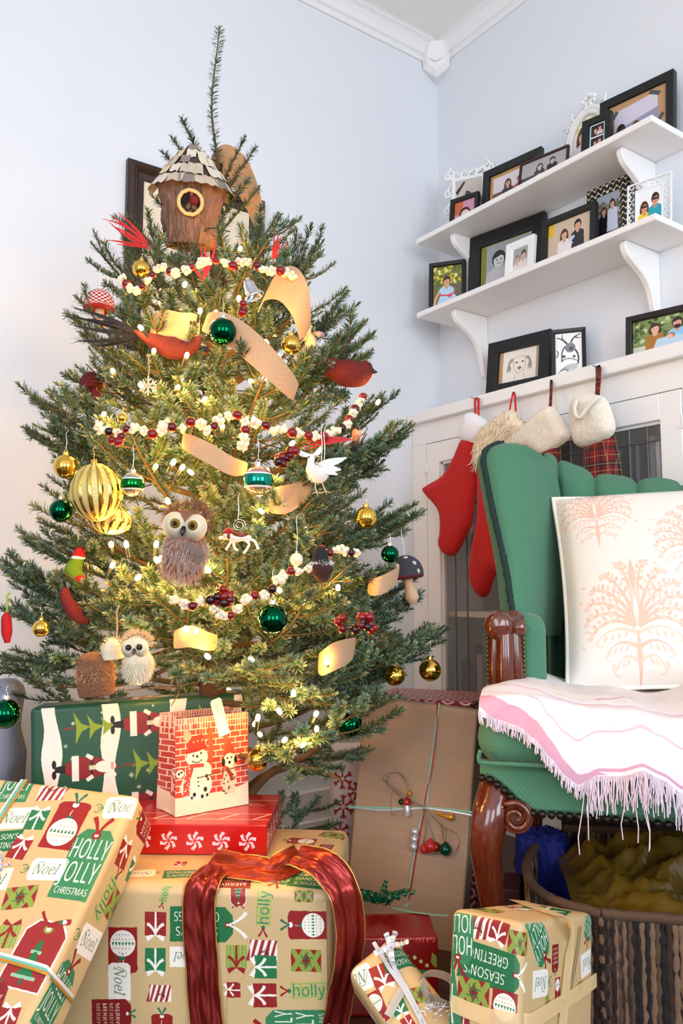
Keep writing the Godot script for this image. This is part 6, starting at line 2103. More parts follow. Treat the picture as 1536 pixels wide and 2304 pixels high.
func brown_trim(g: Gift, red: Material, mint: Material, silver: Material, gold: Material) -> void:
	var k := 2.866
	var o := Vector2(700, 1500)
	for q in [[red, -5.0, 0.0045], [mint, 5.0, 0.005]]:
		ribbon_on(g, "ribbon", q[0], q[2], [["pz", 822 + q[1], 235], ["pz", 806 - q[1] * 0.8, 400], ["pz", 775 - q[1], 650], ["pz", 745 + q[1], 850], ["pz", 735, 900], ["pz", 700 - q[1], 1050], ["pz", 660 - q[1], 1280], ["pz", 625 - q[1], 1500]], k, o, 0.002)
	ribbon_on(g, "ribbon", mint, 0.005, [["pz", 245, 905], ["pz", 400, 910], ["pz", 600, 915], ["pz", 735, 910], ["pz", 900, 922], ["pz", 1120, 950]], k, o, 0.0016)
	ribbon_on(g, "ribbon", silver, 0.004, [["pz", 300, 912], ["pz", 450, 928], ["pz", 735, 912], ["pz", 900, 935], ["pz", 1120, 975]], k, o, 0.0022)
	var P := func(x, y, lift) -> Vector3: return local3(g, "pz", on_face(g, "pz", x / k + o.x, y / k + o.y), lift)
	var green := mat(Color(0.05, 0.30, 0.22), 0.2, 0.5)
	var olive := mat(Color(0.42, 0.42, 0.22), 0.4)
	for lp in [[olive, [735, 900], [560, 790], [460, 720], [520, 680], [600, 700], [635, 790]], [olive, [735, 905], [520, 780], [500, 700], [560, 690], [620, 740]], [red, [735, 900], [600, 850], [530, 800], [512, 880], [530, 955], [570, 930]], [mint, [735, 905], [760, 1000], [790, 1090], [800, 1150]], [red, [740, 905], [850, 1020], [930, 1070], [955, 1130], [930, 1190], [880, 1215]],
		[mint, [735, 905], [860, 1030], [865, 1120], [880, 1160]], [red, [735, 905], [745, 1050], [720, 1150], [750, 1210], [830, 1200]], [gold, [735, 905], [830, 1000], [850, 1100], [845, 1160]], [silver, [735, 905], [742, 1000], [735, 1090], [690, 1100]]]:
		var path := []
		for i in range(1, lp.size()):
			path.append(P.call(lp[i][0], lp[i][1], 0.006 + 0.008 * sin(i * 1.3)))
		path = spline(path, 5)
		var side := []
		for i in path.size():
			side.append(Vector3(0.3, 0.2, 1))
		var w := MB.new()
		w.band(path, side, 0.0065, 0.0005)
		part("ribbon_end", w, lp[0], g.node)
	for bl in [[625, 870, 0.009, red], [585, 870, 0.006, green], [780, 1150, 0.013, red], [740, 1170, 0.010, red], [875, 1170, 0.0125, green], [815, 1160, 0.009, mat(Color(0.55, 0.12, 0.08), 0.2, 0.5)], [640, 815, 0.006, gold]]:
		var w := MB.new()
		w.ball(Vector3.ZERO, bl[2], 14, 10)
		w.lathe([Vector2(0.0, bl[2] * 0.9), Vector2(bl[2] * 0.25, bl[2] * 0.95), Vector2(bl[2] * 0.25, bl[2] * 1.2), Vector2(0.0, bl[2] * 1.22)], 8)
		part("jingle_bell", w, bl[3], g.node).position = P.call(bl[0], bl[1], bl[2])
	var w := MB.new()
	w.tube([P.call(625, 890, 0.008), P.call(628, 960, 0.008)], 0.0075, 10)
	part("whistle", w, silver, g.node)
	w = MB.new()
	for i in 3:
		w.ball(P.call(676 - i * 4, 1060 + i * 48, 0.008), 0.0085, 10, 8)
	part("clasp", w, silver, g.node)
	w = MB.new()
	w.tube([P.call(800, 935, 0.006), P.call(870, 962, 0.007), P.call(900, 968, 0.007), P.call(925, 960, 0.007)], [0.003, 0.004, 0.008, 0.006], 8)
	part("horn", w, gold, g.node)

func gift_bag(y: float) -> void:
	var fl := hy(394, 1840, y)
	var fr := hy(559, 1810, y)
	var bl := hy(372, 1820, y)
	var ex := (fr - fl).normalized()
	var zz := ex.cross(Vector3.UP).normalized()
	var dp := absf((bl - fl).dot(zz)) + 0.012
	var wd := (fr - fl).length()
	var b := Basis(ex, Vector3.UP, zz)
	var d_top := (fl - EYE).dot(fw)
	var h := at(388, 1621, d_top + 0.012).y - y
	var t := thing("gift_bag", "small paper gift bag with snowman and brick wall print, standing on the red box", "gift bag", fl.lerp(fr, 0.5) - zz * dp * 0.5 + Vector3(0, 0.0008, 0), b)
	var p := Pen.new(420, 460, Color(0.91, 0.83, 0.76))
	var br := Color(0.72, 0.20, 0.13)
	for j in 13:
		for i in 8:
			p.rect(i * 58 - (29 if j % 2 else 0), j * 29 + 2, 53, 24, br.lightened(rnd(0, 0.14)))
	for i in 30:      # icicles of snow at the top
		p.poly(PackedVector2Array([Vector2(i * 15 - 4, -2), Vector2(i * 15 + 9, -2), Vector2(i * 15 + 3, 40 + 70 * absf(sin(i * 2.7)))]), Color(0.90, 0.76, 0.68))
	p.rect(0, 376, 420, 90, Color(0.93, 0.86, 0.76))
	p.poly(PackedVector2Array([Vector2(0, 376), Vector2(200, 400), Vector2(420, 350), Vector2(420, 390), Vector2(0, 400)]), Color(0.93, 0.86, 0.76))
	for i in 2:
		var x: float = [190, 280][i]
		p.line([Vector2(x, 60), Vector2(x + 14, 160), Vector2(x - 10 + i * 6, 300)], 26, Color(0.82, 0.28, 0.18))
		for j in 20:
			p.line([Vector2(x + 8 - j * 0.6, 64 + j * 12), Vector2(x + 8 + (16 if j % 2 else -16), 52 + j * 12)], 5, Color(0.84, 0.33, 0.22))
	var wht := Color(0.92, 0.87, 0.82)
	var ink := Color(0.10, 0.06, 0.06)
	p.oval(Vector2(118, 330), Vector2(88, 76), wht); p.oval(Vector2(140, 260), Vector2(66, 46), wht); p.oval(Vector2(122, 196), Vector2(62, 44), wht)
	p.oval(Vector2(26, 262), Vector2(22, 20), wht)
	p.poly(PackedVector2Array([Vector2(58, 168), Vector2(80, 96), Vector2(150, 84), Vector2(176, 150), Vector2(120, 162)]), Color(0.66, 0.13, 0.12)); p.oval(Vector2(66, 88), Vector2(24, 24), Color(0.88, 0.66, 0.56)); p.line([Vector2(56, 166), Vector2(120, 160), Vector2(178, 148)], 14, Color(0.60, 0.10, 0.10)); write(p, "* * *", Vector2(126, 122), Vector2(30, 30), Color(0.9, 0.7, 0.62), -0.1)
	p.line([Vector2(86, 236), Vector2(64, 300), Vector2(60, 372)], 36, Color(0.74, 0.25, 0.20)); p.line([Vector2(80, 232), Vector2(160, 236)], 18, Color(0.74, 0.25, 0.20))
	for i in 26:
		p.oval(Vector2(rnd(46, 88), rnd(236, 372)), Vector2(4, 4), Color(0.92, 0.75, 0.68))
	for q in [[100, 184, 5], [144, 176, 5], [122, 190, 6], [96, 212, 4], [108, 217, 4], [120, 219, 4], [132, 217, 4], [144, 211, 4], [126, 292, 4], [128, 312, 4], [130, 332, 4], [176, 290, 8], [184, 306, 6], [106, 370, 9], [92, 384, 6], [168, 352, 10], [150, 384, 8], [178, 380, 7], [20, 262, 6], [34, 256, 5]]:
		p.oval(Vector2(q[0], q[1]), Vector2(q[2], q[2] * 1.15), ink)
	p.poly(PackedVector2Array([Vector2(268, 200), Vector2(310, 128), Vector2(352, 196), Vector2(310, 206)]), Color(0.80, 0.22, 0.14)); p.oval(Vector2(310, 228), Vector2(36, 34), wht); p.oval(Vector2(274, 236), Vector2(10, 20), ink); p.oval(Vector2(346, 230), Vector2(10, 18), ink); p.oval(Vector2(298, 218), Vector2(5, 5), ink); p.oval(Vector2(322, 216), Vector2(5, 5), ink); p.oval(Vector2(310, 240), Vector2(8, 7), ink)
	p.poly(PackedVector2Array([Vector2(282, 266), Vector2(336, 260), Vector2(352, 340), Vector2(340, 392), Vector2(276, 392), Vector2(262, 340)]), Color(0.85, 0.76, 0.68)); p.line([Vector2(290, 264), Vector2(316, 300), Vector2(324, 330)], 20, Color(0.55, 0.12, 0.10))
	for i in 16:
		p.oval(Vector2(rnd(270, 345), rnd(300, 390)), Vector2(5, 5), Color(0.35, 0.26, 0.22))
	var fm := tex_mat(p.im, 0.5)
	var w := MB.new()
	var lean := 0.006
	var q := [Vector3(-wd / 2, 0, dp / 2), Vector3(wd / 2, 0, dp / 2), Vector3(wd / 2 - 0.002, h, dp / 2 - lean), Vector3(-wd / 2, h, dp / 2 - lean)]
	w.flat(q, [Vector2(0, 1), Vector2(1, 1), Vector2(1, 0), Vector2(0, 0)])
	w.flat([q[1] - Vector3(0, 0, 0.0008), q[0] - Vector3(0, 0, 0.0008), q[3] - Vector3(0, 0, 0.0008), q[2] - Vector3(0, 0, 0.0008)], [Vector2(1, 1), Vector2(0, 1), Vector2(0, 0), Vector2(1, 0)])
	part("front_panel", w, fm, t)
	for s in [-1.0, 1.0]:
		w = MB.new()
		var x: float = s * wd / 2
		var a := [Vector3(x, 0, dp / 2), Vector3(x - s * 0.006, 0, 0), Vector3(x, 0, -dp / 2), Vector3(x, h, -dp / 2 + lean), Vector3(x - s * 0.016, h, 0), Vector3(x, h, dp / 2 - lean)]
		w.flat([a[1], a[0], a[5], a[4]] if s > 0 else [a[0], a[1], a[4], a[5]], [Vector2(0, 1), Vector2(0.12, 1), Vector2(0.12, 0), Vector2(0, 0)])
		w.flat([a[2], a[1], a[4], a[3]] if s > 0 else [a[1], a[2], a[3], a[4]], [Vector2(0.86, 1), Vector2(0.98, 1), Vector2(0.98, 0), Vector2(0.86, 0)])
		part("gusset", w, fm, t)
	w = MB.new()
	w.flat([Vector3(-wd / 2, 0, -dp / 2), Vector3(wd / 2, 0, -dp / 2), Vector3(wd / 2, h + 0.004, -dp / 2 + lean), Vector3(-wd / 2, h + 0.004, -dp / 2 + lean)], [Vector2(0, 1), Vector2(1, 1), Vector2(1, 0), Vector2(0, 0)])
	w.box(Vector3(0, 0.002, 0), Vector3(wd - 0.004, 0.003, dp - 0.004))
	part("back_panel", w, fm, t)
	for z in [dp / 2 - lean - 0.003, -dp / 2 + lean + 0.003]:
		w = MB.new()
		w.tube(spline([Vector3(-wd * 0.2, h - 0.012, z), Vector3(-wd * 0.22, h - 0.05, z - 0.004), Vector3(-wd * 0.05, h - 0.085, z - 0.006), Vector3(wd * 0.16, h - 0.05, z - 0.004), Vector3(wd * 0.14, h - 0.012, z)], 5), 0.0022, 6)
		part("handle", w, mat(Color(0.75, 0.14, 0.12), 0.7), t)
	var tg := thing("gift_tag", "white paper gift tag with pencilled writing sticking out of the snowman bag", "gift tag", at(490, 1596, d_top + 0.02), b * Basis(Vector3(0, 0, 1), 0.3))
	w = MB.new(); w.extrude(PackedVector2Array([Vector2(-0.0115, -0.05), Vector2(0.0115, -0.05), Vector2(0.0115, 0.016), Vector2(0.008, 0.02), Vector2(-0.008, 0.02), Vector2(-0.0115, 0.016)]), 0.001)
	var tp := Pen.new(64, 200, Color(0.88, 0.90, 0.93))
	write(tp, "love", Vector2(32, 60), Vector2(24, 22), Color(0.55, 0.56, 0.6), PI / 2, 0.2, "Droid Serif")
	for i in w.uv.size():
		w.uv[i] = Vector2(w.v[i].x / 0.023 + 0.5, 0.3 - w.v[i].y / 0.07)
	part("card", w, tex_mat(tp.im, 0.7), tg)

# ---------------------------------------------------------------- the fir
var TB: Vector3                   # foot of the trunk
var keep_clear := []              # [px, py, radius, depth]: hung ornaments that twigs part around
func envelope(h: float) -> float:
	var k := [[0.10, 0.20], [0.26, 0.36], [0.42, 0.46], [0.55, 0.49], [0.68, 0.50], [0.90, 0.46], [1.05, 0.42], [1.18, 0.37], [1.32, 0.30], [1.45, 0.235], [1.56, 0.15], [1.66, 0.09], [1.8, 0.02]]
	for i in k.size() - 1:
		if h <= k[i + 1][0]:
			return lerpf(k[i][1], k[i + 1][1], clampf((h - k[i][0]) / (k[i + 1][0] - k[i][0]), 0, 1))
	return 0.02
func tree_front(px: float, py: float, inset := 0.93) -> float:         # depth at which the outside of the crown is met
	var q := ray(px, py)
	var best := 1.72
	for i in 90:
		var d := 1.20 + i * 0.007
		var p := EYE + q * d
		var dx := Vector2(p.x - TB.x, p.z - TB.z).length()
		if dx < envelope(p.y - 0.04) * inset:
			return d
	return best
func on_tree(px: float, py: float, fwd := 0.02) -> Vector3:
	return at(px, py, tree_front(px, py) - fwd)

func sprig_mesh(sd: int, ln: float, count: int, tipped: bool) -> ArrayMesh:
	var r := RandomNumberGenerator.new()
	r.seed = sd
	var w := MB.new()
	w.tinted = true
	for i in count:
		var t := (i + r.randf()) / count
		var az := r.randf() * TAU
		# fir needles part to the sides and upwards
		var up_ := 0.35
		var d := Vector3(cos(az), r.randf_range(0.35, 0.95), sin(az) * 0.75 + up_ * absf(cos(az)) * 0.6).normalized()
		if sin(az) < -0.35 and r.randf() < 0.6:
			continue
		var l := r.randf_range(0.0125, 0.0185)
		if tipped and t > 0.85:
			d = (d + Vector3.UP * 0.9).normalized()
			l *= 0.8
		var p := Vector3(0, t * ln, 0) + Vector3(d.x, 0, d.z) * 0.001
		var s := d.cross(Vector3.UP + Vector3(r.randf() - 0.5, 0, r.randf() - 0.5) * 0.3).normalized()
		var nn := s.cross(d)
		var g := r.randf()
		var c := Color(0.018, 0.072, 0.026).lerp(Color(0.065, 0.15, 0.058), g)
		if r.randf() < 0.12:
			c = Color(0.14, 0.18, 0.06)
		w.tint = c
		var hw := 0.00105
		var bend := nn * l * 0.08
		var a := w.vert(p)
		var b0 := w.vert(p + d * l * 0.35 + s * hw + bend)
		var b1 := w.vert(p + d * l * 0.35 - s * hw + bend)
		w.tint = c.lightened(0.12)
		var c0 := w.vert(p + d * l * 0.8 + s * hw * 0.85)
		var c1 := w.vert(p + d * l * 0.8 - s * hw * 0.85)
		var e := w.vert(p + d * l - nn * l * 0.04)
		w.tri(a, b0, b1); w.quad(b1, b0, c0, c1); w.tri(c1, c0, e)
	w.tint = Color(0.20, 0.13, 0.07)
	if tipped:
		w.ball(Vector3(0, ln, 0), 0.0022, 6, 4, Vector3(1, 1.5, 1))
	return w.mesh()

var sprigs: Array[ArrayMesh] = []
var needle_mat: StandardMaterial3D
var twig_mat: StandardMaterial3D
func in_gifts(p: Vector3) -> bool:       # where the gifts stand before the tree
	var q := p - EYE
	var z := q.dot(fw)
	var x := 768.0 + FOCAL * q.dot(rt) / z
	var y := 1152.0 - FOCAL * q.dot(up) / z
	return z < 1.70 and ((x > 40 and x < 556 and y > 1545) or (x >= 556 and x < 740 and y > 1765))
func hidden_by(p: Vector3) -> bool:
	var q := p - EYE
	var z := q.dot(fw)
	var x := 768.0 + FOCAL * q.dot(rt) / z
	var y := 1152.0 - FOCAL * q.dot(up) / z
	if in_gifts(p):
		return true
	for k in keep_clear:
		if z < k[3] + 0.03 and Vector2(x - k[0], y - k[1]).length_squared() < k[2] * k[2]:
			return true
	return false

# one branch: base, tip, droop, how bushy; adds wood and needles under the tree
func branch(t: Node3D, a: Vector3, tip: Vector3, sag: float, bush: float, thick: float, bare := 0.25) -> void:
	var ln := a.distance_to(tip)
	var dirn := (tip - a).normalized()
	var side := dirn.cross(Vector3.UP).normalized()
	var nn := side.cross(dirn)
	var main := []
	for i in 11:
		var q := i / 10.0
		main.append(a.lerp(tip, q) - Vector3(0, 1, 0) * sag * ln * sin(PI * q) + side * ln * 0.03 * sin(q * 5.0 + ln * 40.0))
	for i in range(4, 11):
		if in_gifts(TB + main[i]):
			return
	var w := MB.new()
	var rad := []
	for i in 11:
		rad.append(lerpf(thick, 0.0012, pow(i / 10.0, 0.8)))
	w.tube(main, rad, 5, false)
	var spr := []
	place_sprigs(spr, main, bare, nn)
	var n := int(ln / 0.042) if bush > 0.2 else 0
	for i in range(1, n):
		var q := 0.22 + 0.76 * i / n
		var p := at_path(main, q)
		var sgn := 1.0 if i % 2 == 0 else -1.0
		var l := (1.0 - q) * ln * rnd(0.6, 0.95) * bush + 0.035
		l = minf(l, 0.20)
		var d := (dirn * rnd(0.55, 0.8) + side * sgn * rnd(0.6, 0.85) + nn * rnd(-0.1, 0.3)).normalized()
		if in_gifts(TB + p + d * l * 0.7):
			continue
		var tw := [p, p + d * l * 0.4 + Vector3(0, -0.004, 0), p + d * l * 0.75 + dirn * l * 0.06, p + d * l + dirn * l * 0.16 + nn * l * 0.08]
		w.tube(tw, [0.0018, 0.0015, 0.0012, 0.0009], 4, false)
		place_sprigs(spr, spline(tw, 3), 0.12, nn)
		if l > 0.14:
			for s2 in [1.0, -1.0]:
				var p2: Vector3 = (tw[1] as Vector3).lerp(tw[2], rnd(0.0, 0.8))
				var d2: Vector3 = (d * 0.75 + d.cross(nn).normalized() * s2 * 0.7).normalized()
				var l2 := l * rnd(0.4, 0.6)
				var t2 := [p2, p2 + d2 * l2 * 0.5, p2 + d2 * l2 + d * l2 * 0.15]
				w.tube(t2, 0.001, 3, false)
				place_sprigs(spr, t2, 0.05, nn)
	var o := part("branch", w, twig_mat, t)
	for kind in 3:
		var buf := PackedFloat32Array()
		var m := 0
		for s in spr:
			if s[1] != kind:
				continue
			var x: Transform3D = s[0]
			var b := x.basis
			buf.append_array(PackedFloat32Array([b.x.x, b.y.x, b.z.x, x.origin.x, b.x.y, b.y.y, b.z.y, x.origin.y, b.x.z, b.y.z, b.z.z, x.origin.z]))
			var c: Color = s[2]
			buf.append_array(PackedFloat32Array([c.r, c.g, c.b, 1.0]))
			m += 1
		if m == 0:
			continue
		var mm := MultiMesh.new()
		mm.transform_format = MultiMesh.TRANSFORM_3D
		mm.use_colors = true
		mm.mesh = sprigs[kind]
		mm.instance_count = m
		mm.buffer = buf
		var mi := MultiMeshInstance3D.new()
		mi.name = "needles" if kind == 0 else "needles_%03d" % kind
		mi.multimesh = mm
		mi.material_override = needle_mat
		mi.set_meta("kind", "stuff")
		o.add_child(mi, true)
func at_path(p: Array, q: float) -> Vector3:
	var f := clampf(q, 0.0, 0.9999) * (p.size() - 1)
	var i := int(f)
	return (p[i] as Vector3).lerp(p[i + 1], f - i)
func place_sprigs(out: Array, path: Array, from: float, nn: Vector3) -> void:
	var ln := 0.0
	for i in path.size() - 1:
		ln += path[i].distance_to(path[i + 1])
	var step := 0.038
	var n := maxi(1, int(round(ln * (1.0 - from) / step)))
	var ln1 := ln * (1.0 - from) / n
	var warm := rnd(-0.12, 0.12)
	for i in n:
		var p0 := at_path(path, from + (1.0 - from) * i / n)
		var p1 := at_path(path, from + (1.0 - from) * (i + 1.0) / n)
		if hidden_by(TB + p0.lerp(p1, 0.5)) or hidden_by(TB + p1):
			continue
		var y := (p1 - p0).normalized()
		var z := (nn - y * nn.dot(y)).normalized().rotated(y, rnd(-0.5, 0.5))
		var x := y.cross(z)
		var k := ln1 / 0.038
		var sc := clampf(k, 0.75, 1.25) * rnd(0.9, 1.1)
		var v := rnd(0.8, 1.25)
		out.append([Transform3D(Basis(x * sc, y * k, z * sc), p0), 2 if i == n - 1 else rng.randi() % 2, Color(v * (1.0 + warm), v, v * (1.0 - warm))])

func tree() -> void:
	sprigs = [sprig_mesh(1, 0.038, 92, false), sprig_mesh(2, 0.038, 84, false), sprig_mesh(3, 0.038, 96, true)]
	needle_mat = mat(Color.WHITE, 0.55)
	needle_mat.metallic_specular = 0.3
	needle_mat.vertex_color_use_as_albedo = true
	needle_mat.backlight_enabled = true
	needle_mat.backlight = Color(0.26, 0.26, 0.14)
	twig_mat = mat(Color(0.36, 0.28, 0.17), 0.85)
	var t := thing("christmas_tree", "tall Fraser fir Christmas tree with upswept branches and a bare leader at the top", "christmas tree", TB)
	var w := MB.new()
	var lead := [Vector3(0, 0, 0), Vector3(0.004, 0.5, 0), Vector3(0, 1.0, 0.003), Vector3(-0.002, 1.45, 0), Vector3(0.004, 1.65, 0)]
	w.tube(spline(lead, 5), [0.036, 0.034, 0.033, 0.031, 0.03, 0.028, 0.026, 0.025, 0.024, 0.023, 0.022, 0.02, 0.018, 0.017, 0.015, 0.014, 0.012, 0.01, 0.008, 0.006, 0.005], 10)
	part("trunk", w, bumped(mat(Color(0.30, 0.21, 0.14), 0.9), noise_img(128, 0.05, 3, 7), 0.4, Vector3(4, 4, 4)), t)
	# the leader and the shoots about it, from the view
	var hero := [[485, 62, 1.750, 488, 372, 1.752], [408, 268, 1.74, 432, 380, 1.75], [386, 310, 1.745, 410, 400, 1.75], [366, 345, 1.735, 392, 430, 1.75], [548, 308, 1.72, 500, 440, 1.745], [572, 330, 1.71, 505, 450, 1.745], [558, 402, 1.68, 495, 500, 1.74], [583, 422, 1.78, 500, 520, 1.75], [343, 445, 1.66, 390, 570, 1.74], [636, 482, 1.66, 500, 640, 1.74], [285, 480, 1.66, 400, 640, 1.74], [203, 548, 1.68, 440, 740, 1.74], [728, 536, 1.74, 540, 760, 1.75], [655, 560, 1.66, 480, 700, 1.74],
		[672, 690, 1.52, 480, 800, 1.72], [822, 762, 1.72, 500, 900, 1.75], [815, 728, 1.78, 520, 860, 1.77], [925, 972, 1.72, 540, 960, 1.75], [882, 985, 1.60, 520, 1070, 1.72], [945, 1158, 1.66, 520, 1240, 1.74], [918, 1140, 1.78, 540, 1220, 1.77], [998, 1412, 1.72, 540, 1500, 1.75], [945, 1295, 1.78, 540, 1420, 1.77], [930, 1335, 1.62, 520, 1500, 1.73], [862, 1548, 1.52, 520, 1600, 1.72], [868, 1440, 1.50, 500, 1580, 1.72], [815, 1702, 1.62, 520, 1760, 1.74],
		[66, 892, 1.70, 440, 1010, 1.75], [62, 962, 1.62, 430, 1090, 1.74], [150, 880, 1.56, 430, 1040, 1.73], [44, 1196, 1.60, 420, 1330, 1.73], [10, 1276, 1.66, 430, 1420, 1.74], [18, 1368, 1.56, 430, 1470, 1.73], [0, 1478, 1.64, 430, 1560, 1.74], [8, 1540, 1.56, 420, 1600, 1.73], [110, 1535, 1.46, 430, 1600, 1.72], [190, 820, 1.56, 430, 960, 1.73], [300, 760, 1.52, 450, 900, 1.72],
		[620, 520, 1.56, 470, 700, 1.72], [430, 590, 1.54, 460, 760, 1.72], [505, 655, 1.50, 475, 800, 1.72], [300, 660, 1.52, 450, 800, 1.73], [565, 600, 1.52, 480, 740, 1.72], [600, 905, 1.40, 480, 1010, 1.72], [510, 860, 1.42, 470, 1000, 1.72], [330, 800, 1.45, 450, 960, 1.72], [305, 930, 1.40, 450, 1080, 1.72], [690, 1062, 1.36, 490, 1180, 1.72], [700, 1105, 1.34, 490, 1260, 1.72], [740, 1165, 1.36, 490, 1320, 1.72], [640, 1300, 1.29, 480, 1420, 1.72], [790, 1250, 1.36, 500, 1400, 1.72], [690, 1330, 1.30, 490, 1470, 1.72], [560, 1500, 1.28, 480, 1560, 1.72], [420, 1340, 1.30, 460, 1480, 1.72],
		[150, 1290, 1.42, 440, 1400, 1.72], [250, 1330, 1.36, 450, 1440, 1.72], [640, 1590, 1.34, 490, 1650, 1.72], [760, 1560, 1.40, 500, 1660, 1.72], [700, 1690, 1.50, 500, 1770, 1.72]]
	var k := 0
	for h in hero:
		var a := at(h[3], h[4], h[5]) - TB
		var b := at(h[0], h[1], h[2]) - TB
		# pull the foot of the branch to the trunk
		var foot := Vector3(clampf(a.x, -0.012, 0.012), a.y, clampf(a.z, -0.012, 0.012))
		if k > 8:
			foot.y = maxf(0.12, minf(a.y, b.y - 0.02 - 0.12 * Vector2(b.x, b.z).length()))
		if k > 8 and h[1] > 1440:
			foot.y = b.y + 0.04
		branch(t, foot, b, 0.02 if k < 9 else 0.10, 0.12 if k < 9 else 0.85, 0.0032 if k < 9 else 0.007, (0.0 if k == 0 else 0.02) if k < 9 else 0.3)
		k += 1
	# the rest of the crown, whorl by whorl
	var y := 0.20
	var az := 0.4
	while y < 1.42:
		var n := 4 if y > 0.5 else 5
		for i in n:
			az += TAU / n + rnd(-0.2, 0.2)
			var r := envelope(y + 0.10) * rnd(0.74, 0.97)
			var e := lerpf(0.22, 0.75, clampf((y - 0.2) / 1.2, 0, 1)) + rnd(-0.08, 0.08)
			var foot := Vector3(sin(az) * 0.02, y + rnd(-0.03, 0.03), cos(az) * 0.02)
			if in_gifts(TB + Vector3(sin(az) * r, foot.y + r * e, cos(az) * r)):
				r *= 0.45
			if y > 1.2:
				r *= 0.8
			branch(t, foot, Vector3(sin(az) * r, foot.y + r * e, cos(az) * r), 0.12, 0.8, 0.008, 0.22)
		az += 0.55
		y += 0.105 if y < 0.9 else 0.09
	# a few bare low branches
	for q in [[560, 1772, 1.70, 690, 1700, 1.60, 760, 1650, 1.55], [600, 1745, 1.66, 700, 1730, 1.56, 765, 1755, 1.50]]:
		w = MB.new()
		w.tube(spline([Vector3(0, 0.2, 0), at(q[0], q[1], q[2]) - TB, at(q[3], q[4], q[5]) - TB, at(q[6], q[7], q[8]) - TB], 5), [0.012, 0.012, 0.011, 0.011, 0.010, 0.009, 0.009, 0.008, 0.007, 0.006, 0.005, 0.005, 0.004, 0.004, 0.003, 0.003], 7)
		part("branch", w, twig_mat, t)

func lights_on_tree() -> void:
	var t := thing("string_lights", "string of small warm white lights wound through the fir", "string lights", TB)
	var wire := mat(Color(0.03, 0.10, 0.05), 0.5)
	var glow := mat(Color(1.0, 0.9, 0.7), 0.4)
	glow.emission_enabled = true
	glow.emission = Color(1.0, 0.80, 0.48)
	glow.emission_energy_multiplier = 22.0
	var bm := MB.new()
	bm.lathe([Vector2(0.0, -0.006), Vector2(0.0034, -0.0045), Vector2(0.0042, 0.0), Vector2(0.0034, 0.0045), Vector2(0.0, 0.007)], 8)
	var bmesh := bm.mesh()
	var sm := MB.new()
	sm.lathe([Vector2(0.0, -0.022), Vector2(0.0028, -0.021), Vector2(0.0034, -0.006), Vector2(0.0, -0.006)], 6)
	var smesh := sm.mesh()
	var seen_at := [[410, 1052], [468, 1282], [440, 1290], [564, 858], [655, 868], [284, 1225], [253, 1272], [352, 1260], [418, 1415], [467, 1477], [628, 1600], [711, 1606], [574, 1628], [712, 1640], [681, 1676], [628, 1328], [588, 1150], [346, 790], [400, 872], [505, 1385], [310, 1300], [250, 1225], [500, 960], [570, 945], [350, 1050], [600, 1060], [660, 1560], [390, 1040], [450, 700], [540, 560], [850, 905], [735, 1490], [420, 800], [640, 1665]]
	var pts := []
	for q in seen_at:
		pts.append(at(q[0], q[1], tree_front(q[0], q[1]) + 0.045) - TB)
		keep_clear.append([q[0], q[1], 13.0, tree_front(q[0], q[1]) + 0.02])
	for i in 32:      # just under the outer sprays
		var py := 640.0 + 1040.0 * i / 32.0
		var px := 470.0 + rnd(-0.62, 0.66) * envelope(0.72 + (1333.0 - py) / 1050.0) * 980.0
		if not in_gifts(at(px, py, 1.5)):
			pts.append(at(px, py, tree_front(px, py) + rnd(0.03, 0.09)) - TB)
	for i in 22:      # deeper in the crown
		var h := 0.46 + 0.97 * i / 22.0
		var g := i * 2.4
		var r := envelope(h + 0.05) * rnd(0.3, 0.6)
		pts.append(Vector3(sin(g) * r, h, cos(g) * r))
	pts.sort_custom(func(a, b): return a.y < b.y)
	var i := 0
	for p in pts:
		var b := part("bulb", bmesh, glow, t)
		b.transform = Transform3D(Basis.from_euler(Vector3(rnd(-0.9, 0.9), rnd(0, 6), rnd(-0.9, 0.9))), p)
		part("socket", smesh, wire, b)
		var l := OmniLight3D.new()
		l.name = "bulb_light"
		l.light_color = Color(1.0, 0.72, 0.34)
		l.light_energy = 0.022 if Vector2(p.x, p.z).length() < envelope(p.y) * 0.62 else 0.011
		l.light_size = 0.004
		l.omni_range = 6.0
		l.omni_attenuation = 2.0
		l.shadow_enabled = true
		b.add_child(l)
		i += 1
	# the wire, from bulb to bulb round the trunk
	var path := []
	for k in 150:
		var y := 0.60 + 0.85 * k / 149.0
		path.append(Vector3(sin(k * 0.42), 0, cos(k * 0.42)) * envelope(y) * (0.42 + 0.08 * sin(k * 1.7)) + Vector3(0, y + 0.012 * sin(k * 2.3), 0))
	var w := MB.new()
	w.tube(spline(path, 3), 0.0013, 4, false)
	part("wire", w, wire, t)

